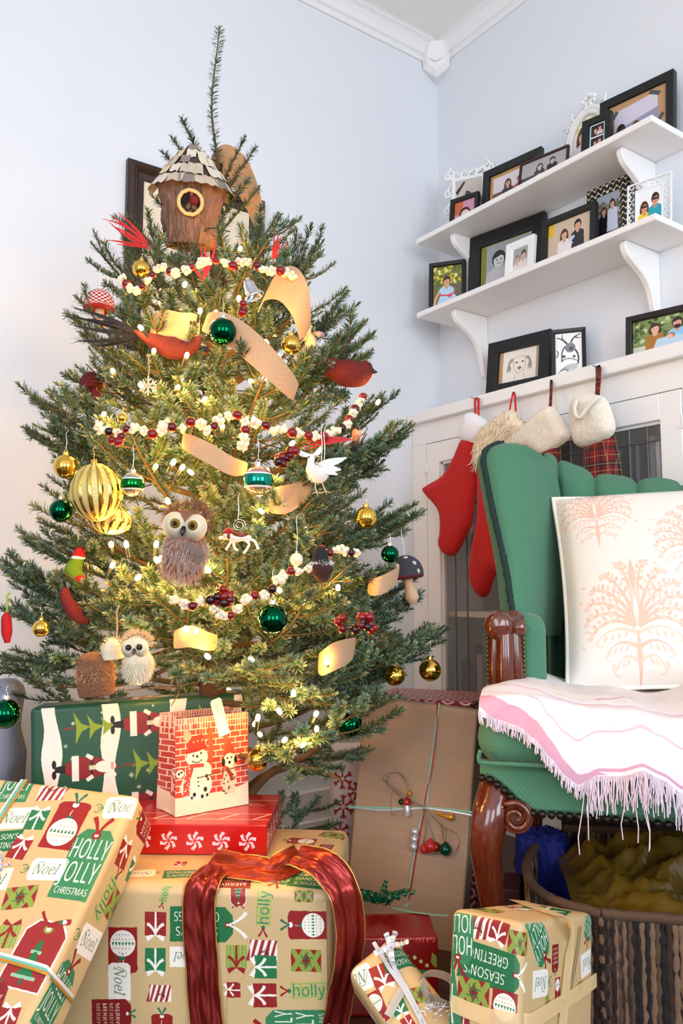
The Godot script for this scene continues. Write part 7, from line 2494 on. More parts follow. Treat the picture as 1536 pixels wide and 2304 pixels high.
# ---------------------------------------------------------------- what hangs on the tree. Shapes are given in thousandths of a metre or so (one plan point at that depth)
var U := 0.001
var OB := Basis.IDENTITY
func orn(called: String, label: String, cat: String, px: float, py: float, clear := 0.0, fwd := 0.03, group := "", d := 0.0) -> Node3D:
	if d == 0.0:
		d = tree_front(px, py) - fwd
	U = per_px(d)
	var v := fw.slide(Vector3.UP).normalized()
	OB = Basis(rt, Vector3.UP, -v)
	if clear > 0.0:
		keep_clear.append([px, py, clear, d])
	return thing(called, label, cat, at(px, py, d), OB, group)
func P3(x: float, y: float, z := 0.0) -> Vector3:
	return Vector3(x, y, z) * U
func PP(list: Array) -> Array:
	var o := []
	for q in list:
		o.append(P3(q[0], q[1], q[2] if q.size() > 2 else 0.0))
	return o
func RR(list: Array) -> Array:
	var o := []
	for q in list:
		o.append(q * U)
	return o
func body(called: String, t: Node3D, m: Material, pts: Array, rad: Array, seg := 14) -> void:       # one smooth limbless body along a line
	var w := MB.new()
	var p := spline(PP(pts), 5)
	var r := []
	for i in p.size():
		var f := float(i) / 5
		var k := mini(int(f), rad.size() - 2)
		r.append(lerpf(rad[k], rad[k + 1], smoothstep(0, 1, clampf(f - k, 0, 1))) * U)
	w.tube(p, r, seg)
	part(called, w, m, t)
func blob(called: String, t: Node3D, m: Material, x: float, y: float, z: float, r: float, sc := Vector3.ONE, turn := 0.0) -> void:
	var w := MB.new()
	w.ball(P3(x, y, z), r * U, 18, 12, sc, Basis(Vector3(0, 0, 1), turn))
	part(called, w, m, t)
func hanger(t: Node3D, m: Material, y0: float, y1: float, r := 0.7, x := 0.0) -> void:
	var w := MB.new()
	w.tube(PP([[x, y0], [x + 1.5, lerpf(y0, y1, 0.4)], [x - 1, lerpf(y0, y1, 0.8)], [x + 2, y1, -8]]), r * U, 5)
	part("hanger", w, m, t)
func fur(t: Node3D, called: String, m: Material, c: Vector3, r: Vector3, n: int, ln: float, down: float, sd: int, from := -1.0) -> void:      # hairs standing on an ellipsoid
	var g := RandomNumberGenerator.new()
	g.seed = sd
	var w := MB.new()
	for i in n:
		var d := Vector3(g.randfn(), g.randfn(), g.randfn()).normalized()
		if d.z < -0.3 or d.y < from:
			continue
		var p := P3(c.x + d.x * r.x, c.y + d.y * r.y, c.z + d.z * r.z)
		var h := (d + Vector3(0, -down, 0) + Vector3(g.randfn(), g.randfn(), g.randfn()) * 0.25).normalized() * ln * g.randf_range(0.6, 1.2) * U
		var s := h.cross(d + Vector3(0.1, 0.2, 0.3)).normalized() * 0.9 * U
		w.tri(w.vert(p - s), w.vert(p + s), w.vert(p + h))
	part(called, w, m, t, "", "stuff")
func plumes(t: Node3D, called: String, m: Material, from: Vector2, tips: Array, wd: float) -> void:       # strap feathers
	for q in tips:
		var w := MB.new()
		var a := P3(from.x, from.y, 0)
		var b := P3(q[0], q[1], q[2] if q.size() > 2 else 4.0)
		var mid: Vector3 = a.lerp(b, 0.5) + (b - a).cross(Vector3(0, 0, 1)) * (q[3] if q.size() > 3 else 0.08)
		var path := []
		var side := []
		var wds := []
		for i in 11:
			var k := i / 10.0
			path.append(a.lerp(mid, k).lerp(mid.lerp(b, k), k))
			side.append((b - a).cross(Vector3(0, 0.2, 1)))
			wds.append(wd * U * (0.25 + sin(PI * minf(k * 1.05, 1.0)) * 0.9))
		w.band(path, side, wds, 0.4 * U)
		part(called, w, m, t)

func bauble(label: String, px: float, py: float, r: float, m: Material, cap: Material, hang := 40.0, group := "", d := 0.0) -> Node3D:
	var t := orn("christmas_bauble", label, "bauble", px, py, r * 0.95, 0.035, group, d)
	var w := MB.new()
	var pr := []
	for i in 23:
		var a := -PI / 2 + (PI - 0.22) * i / 22
		pr.append(Vector2(cos(a) * r * U if i > 0 else 0.0, sin(a) * r * U))
	w.lathe(pr, 32)
	part("ball", w, m, t)
	w = MB.new()
	w.lathe(PP2([[0.24, 0.965], [0.25, 1.0], [0.23, 1.12], [0.24, 1.22], [0.2, 1.25], [0.0, 1.26]], r), 16)
	part("cap", w, cap, t)
	w = MB.new()
	var ring := []
	for i in 13:
		ring.append(P3(cos(TAU * i / 12) * r * 0.12, r * 1.33 + sin(TAU * i / 12) * r * 0.12))
	w.tube(ring, maxf(0.7, r * 0.03) * U, 5, false)
	part("loop", w, cap, t)
	hanger(t, M.silver, r * 1.42, r * 1.42 + hang)
	return t
func PP2(list: Array, r: float) -> Array:
	var o := []
	for q in list:
		o.append(Vector2(q[0], q[1]) * r * U)
	return o
func owl(label: String, px: float, py: float, s: float, cols: Array, tilt: float, seed_: int) -> void:
	var t := orn("owl_ornament", label, "ornament", px, py, 44.0 * s, 0.06)
	t.basis = t.basis * Basis(Vector3(0, 0, 1), tilt)
	var mb: Material = cols[0]
	body("body", t, mb, [[0, -68 * s, 0], [0, -50 * s, 0], [0, -10 * s, 0], [0, 24 * s, 4], [0, 50 * s, 6], [0, 66 * s, 4]], [18 * s, 40 * s, 44 * s, 34 * s, 36 * s, 12 * s], 18)
	fur(t, "plumage", cols[1], Vector3(0, -16 * s, 0), Vector3(42, 50, 40) * s, 1500, 22 * s, 1.6, seed_)
	fur(t, "crown_feathers", cols[2], Vector3(0, 46 * s, 2), Vector3(40, 32, 24) * s, 1300, 19 * s, -0.15, seed_ + 1, -0.35)
	fur(t, "belly_down", cols[3], Vector3(0, -34 * s, 6), Vector3(38, 36, 36) * s, 800, 20 * s, 1.0, seed_ + 2, -0.9)
	for k in [-1.0, 1.0]:
		blob("face_disc", t, cols[4], k * 19 * s, 31 * s, 34 * s, 25 * s, Vector3(0.95, 1.1, 0.5), -k * 0.25)
		blob("eye", t, cols[5], k * 17 * s, 35 * s, 45 * s, 10 * s, Vector3(1, 1, 0.5))
		blob("pupil", t, cols[6], k * 17 * s, 35 * s, 49 * s, 4.8 * s, Vector3(1, 1, 0.5))
	var w := MB.new()
	w.tube(PP([[0, 30 * s, 43 * s], [0, 20 * s, 50 * s], [0, 11 * s, 48 * s]]), RR([4.0 * s, 4.5 * s, 0.6]), 8)
	part("beak", w, cols[6], t)
	for i in 7:
		w = MB.new()
		puff(w, smooth_outline([Vector2(0, 0), Vector2(11, -10), Vector2(0, -24), Vector2(-11, -10)], 3), 2.0 * U / U, 8, 3.0, Transform3D(Basis.from_scale(Vector3.ONE * s * U), P3((14 + (i % 3) * 12 - 4) * s, (4 - 10 * (i / 3) - (i % 3) * 3) * s, (42 - i) * s)))
		part("breast_feather", w, cols[7], t)

func ornaments() -> void:
	var green := mat(Color(0.02, 0.30, 0.19), 0.07, 1.0)
	var gold := mat(Color(0.86, 0.70, 0.30), 0.10, 1.0)
	var gcap := M.gold_cap as Material
	var scap := M.silver as Material
	var gg := "plain green glass baubles"
	for q in [["large green glass bauble below the birdhouse, beside the long-tailed red bird", 501, 746, 31, 40], ["large green glass bauble at the front of the lower tree", 613, 1393, 34, 70], ["green glass bauble at the left edge of the tree, beside the ribbed gold ornament", 137, 1149, 26, 20], ["dark green bauble at the far left, left of the Santa gift", 12, 1606, 33, 14], ["dark green bauble touching the corner of the brown paper gift", 788, 1630, 28, 14], ["green bauble half hidden left of the grey mushroom", 877, 1247, 20, 20]]:
		bauble(q[0], q[1], q[2], q[3], green, scap, q[4], gg, 1.47 if q[1] == 788 else 0.0)
	for q in [["shiny gold bauble hanging at the left edge above the ribbed gold ornament", 147, 1050, 27, 46], ["small gold bauble near the top left, beside red feathers", 318, 606, 20, 10], ["gold bauble right of the burlap ribbon in the upper tree", 655, 776, 22, 44], ["gold bauble behind twigs on the right, above the grey mushroom", 823, 1165, 25, 14], ["gold bauble on a long thread at the right, before the bookcase edge", 967, 1508, 25, 62], ["gold bauble on the lowest right twigs, left of the long-thread one", 888, 1520, 23, 14], ["gold bauble low beside the snowman gift bag", 579, 1710, 25, 10], ["small gold bauble among twigs at the lower left", 92, 1414, 19, 8], ["tiny gold bauble beside popcorn at the left", 275, 941, 12, 8]]:
		bauble(q[0], q[1], q[2], q[3], gold, gcap, q[4], "plain gold baubles", {967: 1.62, 579: 1.44, 888: 1.55}.get(q[1], 0.0))
	bauble("small pearly cream bauble above the red berries", 667, 1259, 15, mat(Color(0.88, 0.84, 0.70), 0.25), scap, 84)
	for q in [["green striped glass bauble with white bands, right of the ribbed gold ornament", 298, 1090, 27, [0.03, 0.42, 0.15]], ["teal and pink banded glass bauble in the middle of the tree", 580, 1082, 34, [0.10, 0.52, 0.44]]]:
		var t := bauble(q[0], q[1], q[2], q[3], mat(Color(0.85, 0.78, 0.62), 0.12, 0.8), scap, 60)
		for b in [[-0.36, 0.38, Color(q[4][0], q[4][1], q[4][2]), 0.9, 0.08], [0.40, 0.50, Color(0.88, 0.86, 0.83), 0.0, 0.5], [-0.50, -0.40, Color(0.88, 0.86, 0.83), 0.0, 0.5], [0.53, 0.70, Color(0.80, 0.55, 0.56) if q[1] == 580 else Color(0.55, 0.62, 0.6), 0.6, 0.2]]:
			var w := MB.new()
			var pr := []
			for i in 9:
				var y := lerpf(b[0], b[1], i / 8.0)
				pr.append(Vector2(sqrt(1 - y * y) * 1.012, y) * q[3] * U)
			w.lathe(pr, 32)
			part("band", w, mat(b[2], b[4], b[3]), t)
	# ribbed gold ornaments with glitter stripes
	for q in [["big ribbed gold ornament with glitter stripes at the left of the tree", 217, 1108, 56, 66, 0.1, 0.03], ["ribbed gold ornament low behind the big one", 246, 1168, 50, 34, -0.2, -0.03]]:
		var t := orn("ribbed_ornament", q[0], "ornament", q[1], q[2], 44, q[6])
		t.basis = t.basis * Basis(Vector3(0, 0, 1), q[5])
		for g in 2:
			var w := MB.new()
			w.grid(112, 20, func(a, b):
				var la: float = (b - 0.5) * PI
				var rib := cos(a * TAU * 14 + (PI if g == 1 else 0.0))
				var k := 1.0 + 0.035 * cos(a * TAU * 14) * cos(la) + (0.004 if rib > 0.25 else -0.02)
				return P3(sin(a * TAU) * cos(la) * q[3] * k, sin(la) * q[4], cos(a * TAU) * cos(la) * q[3] * k), true)
			var m := mat(Color(0.84, 0.70, 0.34), 0.14, 1.0) if g == 0 else bumped(mat(Color(0.86, 0.78, 0.50), 0.5, 0.6), noise_img(64, 0.4, 1, 2), 0.1, Vector3(40, 40, 40))
			part("ribs" if g == 0 else "glitter_stripes", w, m, t)
		var w2 := MB.new()
		w2.lathe([Vector2(7, q[4] - 2) * U, Vector2(7, q[4] + 9) * U, Vector2(0, q[4] + 10) * U], 12)
		part("cap", w2, gcap, t)
		hanger(t, gcap, q[4] + 10, q[4] + 40)
	birdhouse()
	birds()
	# owls
	var brown := mat(Color(0.52, 0.34, 0.24), 0.95)
	var grey := mat(Color(0.70, 0.67, 0.66), 0.95)
	var tan_ := mat(Color(0.72, 0.53, 0.40), 0.95)
	var cream := mat(Color(0.86, 0.81, 0.70), 0.95)
	var dark := mat(Color(0.03, 0.025, 0.02), 0.12)
	var amber := mat(Color(0.55, 0.42, 0.06), 0.12)
	owl("large fluffy brown and grey owl with amber eyes in the middle of the tree", 418, 1224, 1.15, [brown, grey, brown, tan_, cream, amber, dark, mat(Color(0.46, 0.37, 0.33), 0.9)], -0.12, 50)
	owl("small cream owl with black eyes above the Santa gift", 310, 1480, 0.72, [cream, cream, mat(Color(0.80, 0.70, 0.55), 0.95), cream, cream, dark, mat(Color(0.30, 0.20, 0.15), 0.4), mat(Color(0.84, 0.76, 0.62), 0.9)], 0.05, 70)
	var t := orn("bark_ornament", "furry brown bark bird with a cream head above the left part of the Santa gift", "ornament", 215, 1512, 44, 0.05)
	body("body", t, bumped(mat(Color(0.50, 0.33, 0.21), 0.95), noise_img(128, 0.1, 3, 5), 0.5, Vector3(20, 20, 20)), [[4, -52], [2, -30], [0, 0], [-2, 26], [0, 42]], [38, 42, 42, 38, 16], 18)
	fur(t, "bark_fibres", tan_, Vector3(0, -5, 0), Vector3(41, 46, 41), 1300, 9, 0.8, 90)
	body("head", t, cream, [[40, 30, 4], [38, 52, 6], [36, 74, 2]], [24, 24, 8], 14)
	fur(t, "head_down", cream, Vector3(38, 52, 6), Vector3(23, 24, 22), 500, 8, 0.4, 91)
	hanger(t, mat(Color(0.62, 0.53, 0.40), 0.9), 70, 150, 2.2, 44)
	# toadstools
	var dots := Pen.new(96, 96, Color(0.60, 0.06, 0.09))
	for j in 8:
		for i in 8:
			if (i + j) % 2 == 0: dots.rect(i * 12, j * 12, 12, 12, Color(0.87, 0.80, 0.80))
	toadstool("red and white gingham mushroom at the upper left edge", 223, 690, 34, tex_mat(dots.im, 0.9, Vector3(4, 2, 1)), mat(Color(0.68, 0.07, 0.10), 0.9), mat(Color(0.86, 0.76, 0.64), 0.9), 0.0, 50, 1.63)
	toadstool("dark red knitted mushroom at the left of the tree", 206, 868, 27, bumped(mat(Color(0.33, 0.035, 0.09), 0.95), noise_img(64, 0.3, 2, 4), 0.3, Vector3(30, 30, 30)), mat(Color(0.33, 0.035, 0.09), 0.9), mat(Color(0.4, 0.1, 0.12), 0.9), 0.25, 30, 1.60)
	t = toadstool("grey felt mushroom with cream dots and pale stem at the right of the tree", 914, 1292, 37, mat(Color(0.20, 0.20, 0.24), 0.95), mat(Color(0.33, 0.07, 0.08), 0.9), mat(Color(0.76, 0.64, 0.52), 0.8), 0.12, 62, 1.60)
	for q in [[-20, 12, 26], [16, 14, 27], [22, -4, 28], [0, 27, 20], [-4, 2, 33]]:
		blob("dot", t, mat(Color(0.80, 0.76, 0.68), 0.9), q[0], q[1], q[2], 6, Vector3(1, 1, 0.45))
	# wooden snowflake
	t = orn("snowflake", "small cream wooden snowflake above the popcorn garland at left", "ornament", 333, 868, 20, 0.04)
	var w := MB.new()
	for i in 6:
		var x := Transform3D(Basis(Vector3(0, 0, 1), TAU * i / 6), Vector3.ZERO)
		for b in [[0, 11, 3.4, 22, 0.0], [4, 14, 2.6, 9, -0.8], [-4, 14, 2.6, 9, 0.8]]:
			w.box(x * P3(b[0], b[1]), Vector3(b[2], b[3], 3) * U, 0.3 * U, x.basis * Basis(Vector3(0, 0, 1), b[4]))
	part("flake", w, mat(Color(0.85, 0.79, 0.68), 0.8), t)
	hanger(t, mat(Color(0.80, 0.6, 0.5), 0.8), 20, 74, 1.2)
	# silver bell
	t = orn("silver_bell", "tilted silver bell behind twigs in the upper tree", "bell", 563, 648, 22, 0.02)
	t.basis = t.basis * Basis(Vector3(0, 0, 1), 0.45)
	w = MB.new()
	w.lathe(PP2([[0.9, -1.0], [1.0, -1.05], [0.95, -0.85], [0.66, -0.5], [0.58, 0.3], [0.46, 0.7], [0.2, 0.95], [0, 1.0]], 24), 24)
	part("bell", w, mat(Color(0.80, 0.83, 0.88), 0.12, 1.0), t)
	blob("clapper", t, M.silver, 0, -28, 0, 6)
	# running dog in a Santa hat
	t = orn("dog_ornament", "small white and brown dog in a Santa hat hanging on a wire spiral", "ornament", 535, 1212, 30, 0.04)
	var white := mat(Color(0.90, 0.87, 0.80), 0.45)
	var rust := mat(Color(0.50, 0.22, 0.08), 0.45)
	var red := mat(Color(0.68, 0.05, 0.05), 0.6)
	body("body", t, white, [[-32, -2, 2], [-26, 6, 1], [-18, 4, 0], [-6, 2, 0], [10, 4, 0], [24, 2, 0], [30, 4, 0]], [3, 7.5, 8, 11, 9.5, 9, 2], 12)
	blob("saddle_patch", t, rust, 6, 8, 1, 12, Vector3(1.7, 0.6, 1.0))
	for q in [[[-14, -6, 5], [-20, -16, 6], [-26, -26, 6]], [[-10, -6, -4], [-8, -20, -4], [0, -26, -4]], [[18, -4, 5], [26, -14, 6], [14, -34, 5]], [[24, 0, -4], [38, -6, -4], [46, -24, -4]]]:
		w = MB.new(); w.tube(spline(PP(q), 4), 3.0 * U, 8); part("leg", w, white, t)
	blob("muzzle", t, white, -37, 2, 2, 5.5, Vector3(1.3, 0.8, 0.9))
	blob("ear", t, rust, -20, 4, 7, 5.5, Vector3(0.7, 1.3, 0.5))
	body("hat", t, red, [[-26, 12, 1], [-22, 18, 1], [-12, 15, 1], [-6, 9, 2]], [9, 7, 4, 2], 10)
	blob("pompom", t, white, -3, 6, 3, 4)
	w = MB.new()
	var sp := []
	for i in 26:
		sp.append(P3(2 + cos(i * 0.45) * (15 - i * 0.4), 30 + sin(i * 0.45) * (15 - i * 0.4)))
	w.tube(sp, 1.0 * U, 5)
	part("wire_spiral", w, M.silver, t)
	hanger(t, M.silver, 44, 105, 1.1)
	# little man and other small figures
	t = orn("figurine", "small figurine of a dark-haired man in dark clothes at the right of the tree", "figurine", 800, 985, 22, 0.03, "", 1.60)
	var skin := mat(Color(0.80, 0.55, 0.42), 0.5)
	body("body", t, mat(Color(0.05, 0.05, 0.08), 0.6), [[-4, -62, 0], [-6, -40, 0], [-3, -20, 0], [0, -8, 0]], [5, 10, 13, 6], 12)
	body("head", t, skin, [[-1, -12, 0], [0, -4, 1], [1, 6, 2], [1, 16, 0], [0, 20, -1]], [5, 8.5, 10.5, 9.5, 4], 14)
	body("hair", t, mat(Color(0.10, 0.06, 0.04), 0.6), [[-5, 2, -6], [-4, 12, -4], [-1, 19, 0], [4, 18, 6], [6, 15, 9]], [6, 8.5, 8.5, 4.5, 1.5], 10)
	blob("nose", t, skin, 4, 4, 12, 2.2, Vector3(0.8, 1.4, 1))
	blob("ear", t, skin, -8, 4, 2, 3, Vector3(0.5, 1.2, 0.8))
	t = orn("animal_figurine", "cream plush animal sitting with a pale pink wing at the right of the upper tree", "figurine", 695, 765, 26, 0.05, "", 1.58)
	var cr := mat(Color(0.86, 0.78, 0.55), 0.7)
	body("body", t, cr, [[4, -22, 0], [5, -10, 0], [2, 6, 0], [-2, 14, 0], [-4, 24, 1], [-4, 32, 0]], [8, 14, 11, 7, 10, 3], 14)
	for k in [[-12, 30, 0], [4, 31, 0]]:
		blob("ear", t, cr, k[0], k[1], k[2], 4)
	body("arm", t, cr, [[-4, 4, 8], [-12, -2, 10], [-18, 2, 8]], [4, 4, 3], 8)
	blob("wing", t, mat(Color(0.85, 0.70, 0.70), 0.6), 22, 14, 0, 12, Vector3(1.2, 0.55, 0.3), -0.2)
	fur(t, "skirt", mat(Color(0.90, 0.88, 0.86), 0.9), Vector3(-2, -30, 0), Vector3(24, 10, 16), 500, 14, 0.6, 33)
	t = orn("elf_ornament", "small felt elf in green with a red Santa hat at the left of the tree", "ornament", 172, 1275, 30, 0.05, "", 1.50)
	body("body", t, mat(Color(0.36, 0.50, 0.08), 0.9), [[6, -52, 0], [2, -30, 0], [-6, -8, 2], [4, 18, 2], [4, 26, 0]], [12, 18, 20, 13, 8], 14)
	body("hat", t, mat(Color(0.66, 0.05, 0.09), 0.9), [[4, 22, 2], [6, 36, 0], [2, 46, -2]], [16, 13, 4], 12)
	w = MB.new()
	w.lathe(PP2([[0.8, -0.3], [1.1, 0.0], [0.8, 0.3]], 15), 16, Transform3D(Basis.IDENTITY, P3(4, 20, 2)))
	part("hat_brim", w, mat(Color(0.90, 0.87, 0.86), 0.95), t)
	body("coat", t, mat(Color(0.68, 0.10, 0.06), 0.9), [[22, -40, 4], [14, -28, 10], [-4, -24, 12]], [9, 9, 5], 10)
	hanger(t, gcap, 46, 92, 1.0)
	t = orn("felt_ornament", "narrow red felt ornament on a lime loop at the far left edge", "ornament", 14, 1400, 14, 0.03, "", 1.50)
	body("body", t, mat(Color(0.62, 0.06, 0.10), 0.9), [[4, -46, 0], [2, -20, 0], [0, 8, 0], [0, 22, 0]], [6, 12, 11, 4], 12)
	hanger(t, mat(Color(0.50, 0.68, 0.12), 0.8), 20, 66, 2.4)
	red_feathers()
	garlands()
	burlap()

func toadstool(label: String, px: float, py: float, r: float, cap: Material, gill: Material, stem: Material, tilt: float, ln: float, d: float) -> Node3D:
	var t := orn("mushroom_ornament", label, "ornament", px, py - r * 0.2, r, 0.0, "felt mushrooms on the tree", d)
	t.basis = t.basis * Basis(Vector3(0, 0, 1), tilt)
	var w := MB.new()
	w.lathe(PP2([[1.0, -0.32], [1.03, -0.2], [1.0, 0.1], [0.86, 0.48], [0.6, 0.76], [0.3, 0.92], [0.0, 0.97]], r), 26)
	part("cap", w, cap, t)
	w = MB.new()
	w.lathe(PP2([[0.0, -0.34], [0.5, -0.42], [0.86, -0.5], [1.0, -0.42], [1.01, -0.3]], r), 26)
	part("underside", w, gill, t)
	body("stem", t, stem, [[2, -r * 0.35], [2, -r * 0.35 - ln * 0.3], [5, -r * 0.35 - ln * 0.75], [6, -r * 0.35 - ln]], [r * 0.30, r * 0.28, r * 0.42, r * 0.2], 14)
	hanger(t, M.white, r * 0.95, r * 0.95 + 60, 0.7)
	return t

func birdhouse() -> void:
	var d := 1.70
	var t := orn("birdhouse", "bark birdhouse with curled birch bark roof and round hole near the tree top", "birdhouse", 430, 478, 62, 0.0, "", d)
	t.basis = t.basis * Basis(Vector3(0, 0, 1), -0.06) * Basis(Vector3.RIGHT, 0.20)
	var bark := bumped(mat(Color(0.66, 0.55, 0.48), 0.95), noise_img(256, 0.03, 4, 15), 1.2, Vector3(9, 2.5, 9))
	bark.albedo_texture = ImageTexture.create_from_image(wood_img(256, Color(1.0, 0.95, 0.9), Color(0.55, 0.45, 0.42), 31))
	var nz := FastNoiseLite.new()
	nz.seed = 8
	nz.frequency = 1.0
	var w := MB.new()
	w.grid(64, 24, func(a, b):
		var r: float = lerpf(54, 76, b) + 8.0 * nz.get_noise_2d(a * 20, b * 1.8) + 2.0 * nz.get_noise_2d(a * 60, b * 9)
		return P3(sin(a * TAU) * r, lerpf(-76, 58, b), cos(a * TAU) * r), true)
	w.lathe([Vector2(0, -74) * U, Vector2(54, -75) * U], 24)
	part("body", w, bark, t)
	# entrance: dark hollow, pale rim, red ball
	var hb := Transform3D(Basis(Vector3.UP, 0.16) * Basis(Vector3.RIGHT, PI / 2 + 0.12), P3(11, 5, 66))
	w = MB.new()
	w.lathe([Vector2(0, -2.0) * U, Vector2(23, 2) * U, Vector2(23, 6) * U], 24, hb)
	part("hollow", w, mat(Color(0.035, 0.022, 0.018), 0.95), t)
	w = MB.new()
	var rim := []
	for i in 33:
		rim.append(hb * (Vector3(cos(TAU * i / 32) * 25, 5.5, sin(TAU * i / 32) * (25 + nz.get_noise_1d(i * 0.9) * 3)) * U))
	w.tube(rim, 4.2 * U, 8, false)
	part("entrance_rim", w, mat(Color(0.82, 0.72, 0.50), 0.9), t)
	blob("red_ball", t, mat(Color(0.42, 0.05, 0.09), 0.8), 19, 10, 66, 11)
	fur(t, "nest_straw", mat(Color(0.55, 0.46, 0.28), 0.9), Vector3(10, -10, 60), Vector3(17, 5, 9), 300, 10, 0.0, 17)
	# roof: a cone shingled with curled birch bark
	w = MB.new()
	w.lathe([Vector2(76, 50) * U, Vector2(82, 54) * U, Vector2(62, 84) * U, Vector2(38, 112) * U, Vector2(0, 138) * U], 28)
	part("roof", w, mat(Color(0.30, 0.25, 0.21), 0.95), t)
	var flakes := [mat(Color(0.82, 0.78, 0.71), 0.85), mat(Color(0.74, 0.68, 0.60), 0.9), mat(Color(0.84, 0.75, 0.58), 0.85), mat(Color(0.52, 0.47, 0.43), 0.9)]
	for ring in [[84, 52, 18, 30.0], [70, 76, 15, 30.0], [54, 98, 11, 28.0], [36, 116, 8, 26.0], [14, 134, 5, 22.0]]:
		for i in ring[2]:
			var a: float = TAU * i / ring[2] + rnd(-0.15, 0.15)
			w = MB.new()
			var ww: float = ring[3] * rnd(0.7, 1.25)
			var hh: float = ring[3] * rnd(0.8, 1.2)
			var cu := rnd(0.1, 0.5)
			w.grid(5, 5, func(x, y):
				var u: float = (x - 0.5) * ww
				var v: float = (y - 0.55) * hh + 3.0 * sin(x * 9.0 + i)
				var c: float = 2.5 + cu * 12.0 * pow(absf(y - 0.6), 2) + 0.02 * u * u * 0.1
				var rr: float = ring[0] - v * 0.58 + c * 0.8
				return P3(sin(a) * rr + cos(a) * u, ring[1] + v * 0.80 + c * 0.5 - absf(u) * 0.1, cos(a) * rr - sin(a) * u))
			part("bark_flake", w, flakes[rng.randi() % 4 if i % 3 == 0 else rng.randi() % 3], t)

func birds() -> void:
	var red := bumped(mat(Color(0.30, 0.03, 0.05), 0.85), noise_img(64, 0.25, 2, 9), 0.2, Vector3(30, 10, 30))
	var dark := mat(Color(0.015, 0.012, 0.014), 0.4)
	var black := mat(Color(0.025, 0.028, 0.03), 0.7)
	var t := orn("bird_ornament", "red bird with a long black feather tail spreading to the left of the tree", "bird", 392, 780, 40, 0.04, "", 1.47)
	body("body", t, red, [[-96, 36, -6], [-70, 26, -2], [-36, 8, 0], [-4, -4, 2], [24, -8, 3], [42, 0, 4], [50, 14, 4], [54, 24, 4]], [4, 10, 20, 26, 20, 14, 13, 7], 16)
	blob("eye", t, dark, 53, 18, 14, 2.2)
	var w := MB.new(); w.tube(PP([[58, 20, 5], [66, 18, 6], [71, 14, 6]]), RR([4.0, 2.4, 0.4]), 8); part("beak", w, dark, t)
	for k in 2:
		w = MB.new()
		puff(w, smooth_outline([Vector2(20, 6), Vector2(0, 12), Vector2(-40, 16), Vector2(-84, 34), Vector2(-60, 8), Vector2(-20, -10), Vector2(10, -8)], 3), 4, 9, 4.0, Transform3D(Basis.from_scale(Vector3.ONE * U), P3(-4, 0, 20 - 36 * k)))
		part("wing", w, mat(Color(0.33, 0.03, 0.06), 0.85), t)
	plumes(t, "tail_feather", black, Vector2(-66, 26), [[-226, 88, 6, 0.06], [-222, 46, 8, -0.05], [-214, 12, 4, -0.08], [-196, 66, -6, 0.05], [-180, 2, -6, -0.06], [-150, 52, 10, 0.0], [-232, 72, -8, 0.02]], 9)
	w = MB.new()
	for i in 500:
		var q := rng.randf()
		var r := rng.randi() % 7
		var tip: Array = [[-226, 88], [-222, 46], [-214, 12], [-196, 66], [-180, 2], [-150, 52], [-232, 72]][r]
		var a := P3(lerpf(-66, tip[0], q), lerpf(26, tip[1], q), rnd(-6, 8))
		var dd := Vector3(-1, rnd(-0.8, 0.8), rnd(-0.4, 0.4)).normalized() * rnd(8, 24) * U * (0.4 + q)
		var s := dd.cross(Vector3(0, 0, 1)).normalized() * 0.7 * U
		w.tri(w.vert(a - s), w.vert(a + s), w.vert(a + dd))
	part("tail_barbs", w, black, t, "", "stuff")
	plumes(t, "crest_feather", mat(Color(0.10, 0.03, 0.03), 0.8), Vector2(46, 26), [[0, 52, 8, 0.3], [6, 64, 4, 0.3], [30, 62, 6, 0.2], [44, 60, 2, 0.1]], 12)
	t = orn("bird_ornament", "plump red cardinal facing right on the right side of the tree", "bird", 785, 842, 40, 0.02, "", 1.58)
	var red2 := bumped(mat(Color(0.36, 0.03, 0.035), 0.85), noise_img(64, 0.25, 2, 9), 0.2, Vector3(30, 10, 30))
	body("body", t, red2, [[-90, 18, -6], [-66, 16, -4], [-40, 12, 0], [-6, 2, 2], [20, 0, 3], [40, 10, 4], [52, 14, 4]], [5, 14, 22, 31, 29, 21, 10], 18)
	w = MB.new(); w.tube(PP([[50, 6, 10], [58, 1, 12], [64, 2, 12]]), RR([6.0, 4.0, 0.5]), 8); part("beak", w, dark, t)
	blob("eye", t, dark, 46, 16, 19, 2.6)
	plumes(t, "tail_feather", mat(Color(0.14, 0.03, 0.04), 0.8), Vector2(-50, 10), [[-98, 2, 4, 0.1], [-106, 16, 0, 0.2], [-100, 30, -4, 0.3]], 14)
	plumes(t, "wing_feather", mat(Color(0.36, 0.03, 0.04), 0.8), Vector2(10, 10), [[-60, 26, 26, 0.1], [-64, 16, 28, 0.1], [-56, 6, 30, 0.1]], 16)
	t = orn("bird_ornament", "white bird with long legs, a white cap feather and threads, right of the red berries", "bird", 715, 1062, 32, 0.05)
	var wh := mat(Color(0.88, 0.87, 0.85), 0.9)
	body("body", t, wh, [[26, 10, -4], [14, 4, -2], [2, -2, 0], [-12, 6, 2], [-16, 20, 2], [-14, 32, 2], [-12, 40, 2]], [6, 18, 23, 16, 8, 8, 3], 16)
	fur(t, "down", wh, Vector3(0, -2, 0), Vector3(22, 22, 22), 500, 5, 0.3, 61)
	for k in [[[-4, -22, 4], [-6, -36, 6], [-2, -46, 8]], [[8, -20, 0], [14, -36, 4], [18, -44, 4]]]:
		w = MB.new(); w.tube(PP(k), 1.6 * U, 6)
		var e: Array = k[2]
		for f in [[-10, -4], [2, -8], [10, -4]]:
			w.tube(PP([e, [e[0] + f[0], e[1] + f[1], e[2] + 4]]), 1.2 * U, 5)
		part("leg", w, mat(Color(0.72, 0.66, 0.54), 0.8), t)
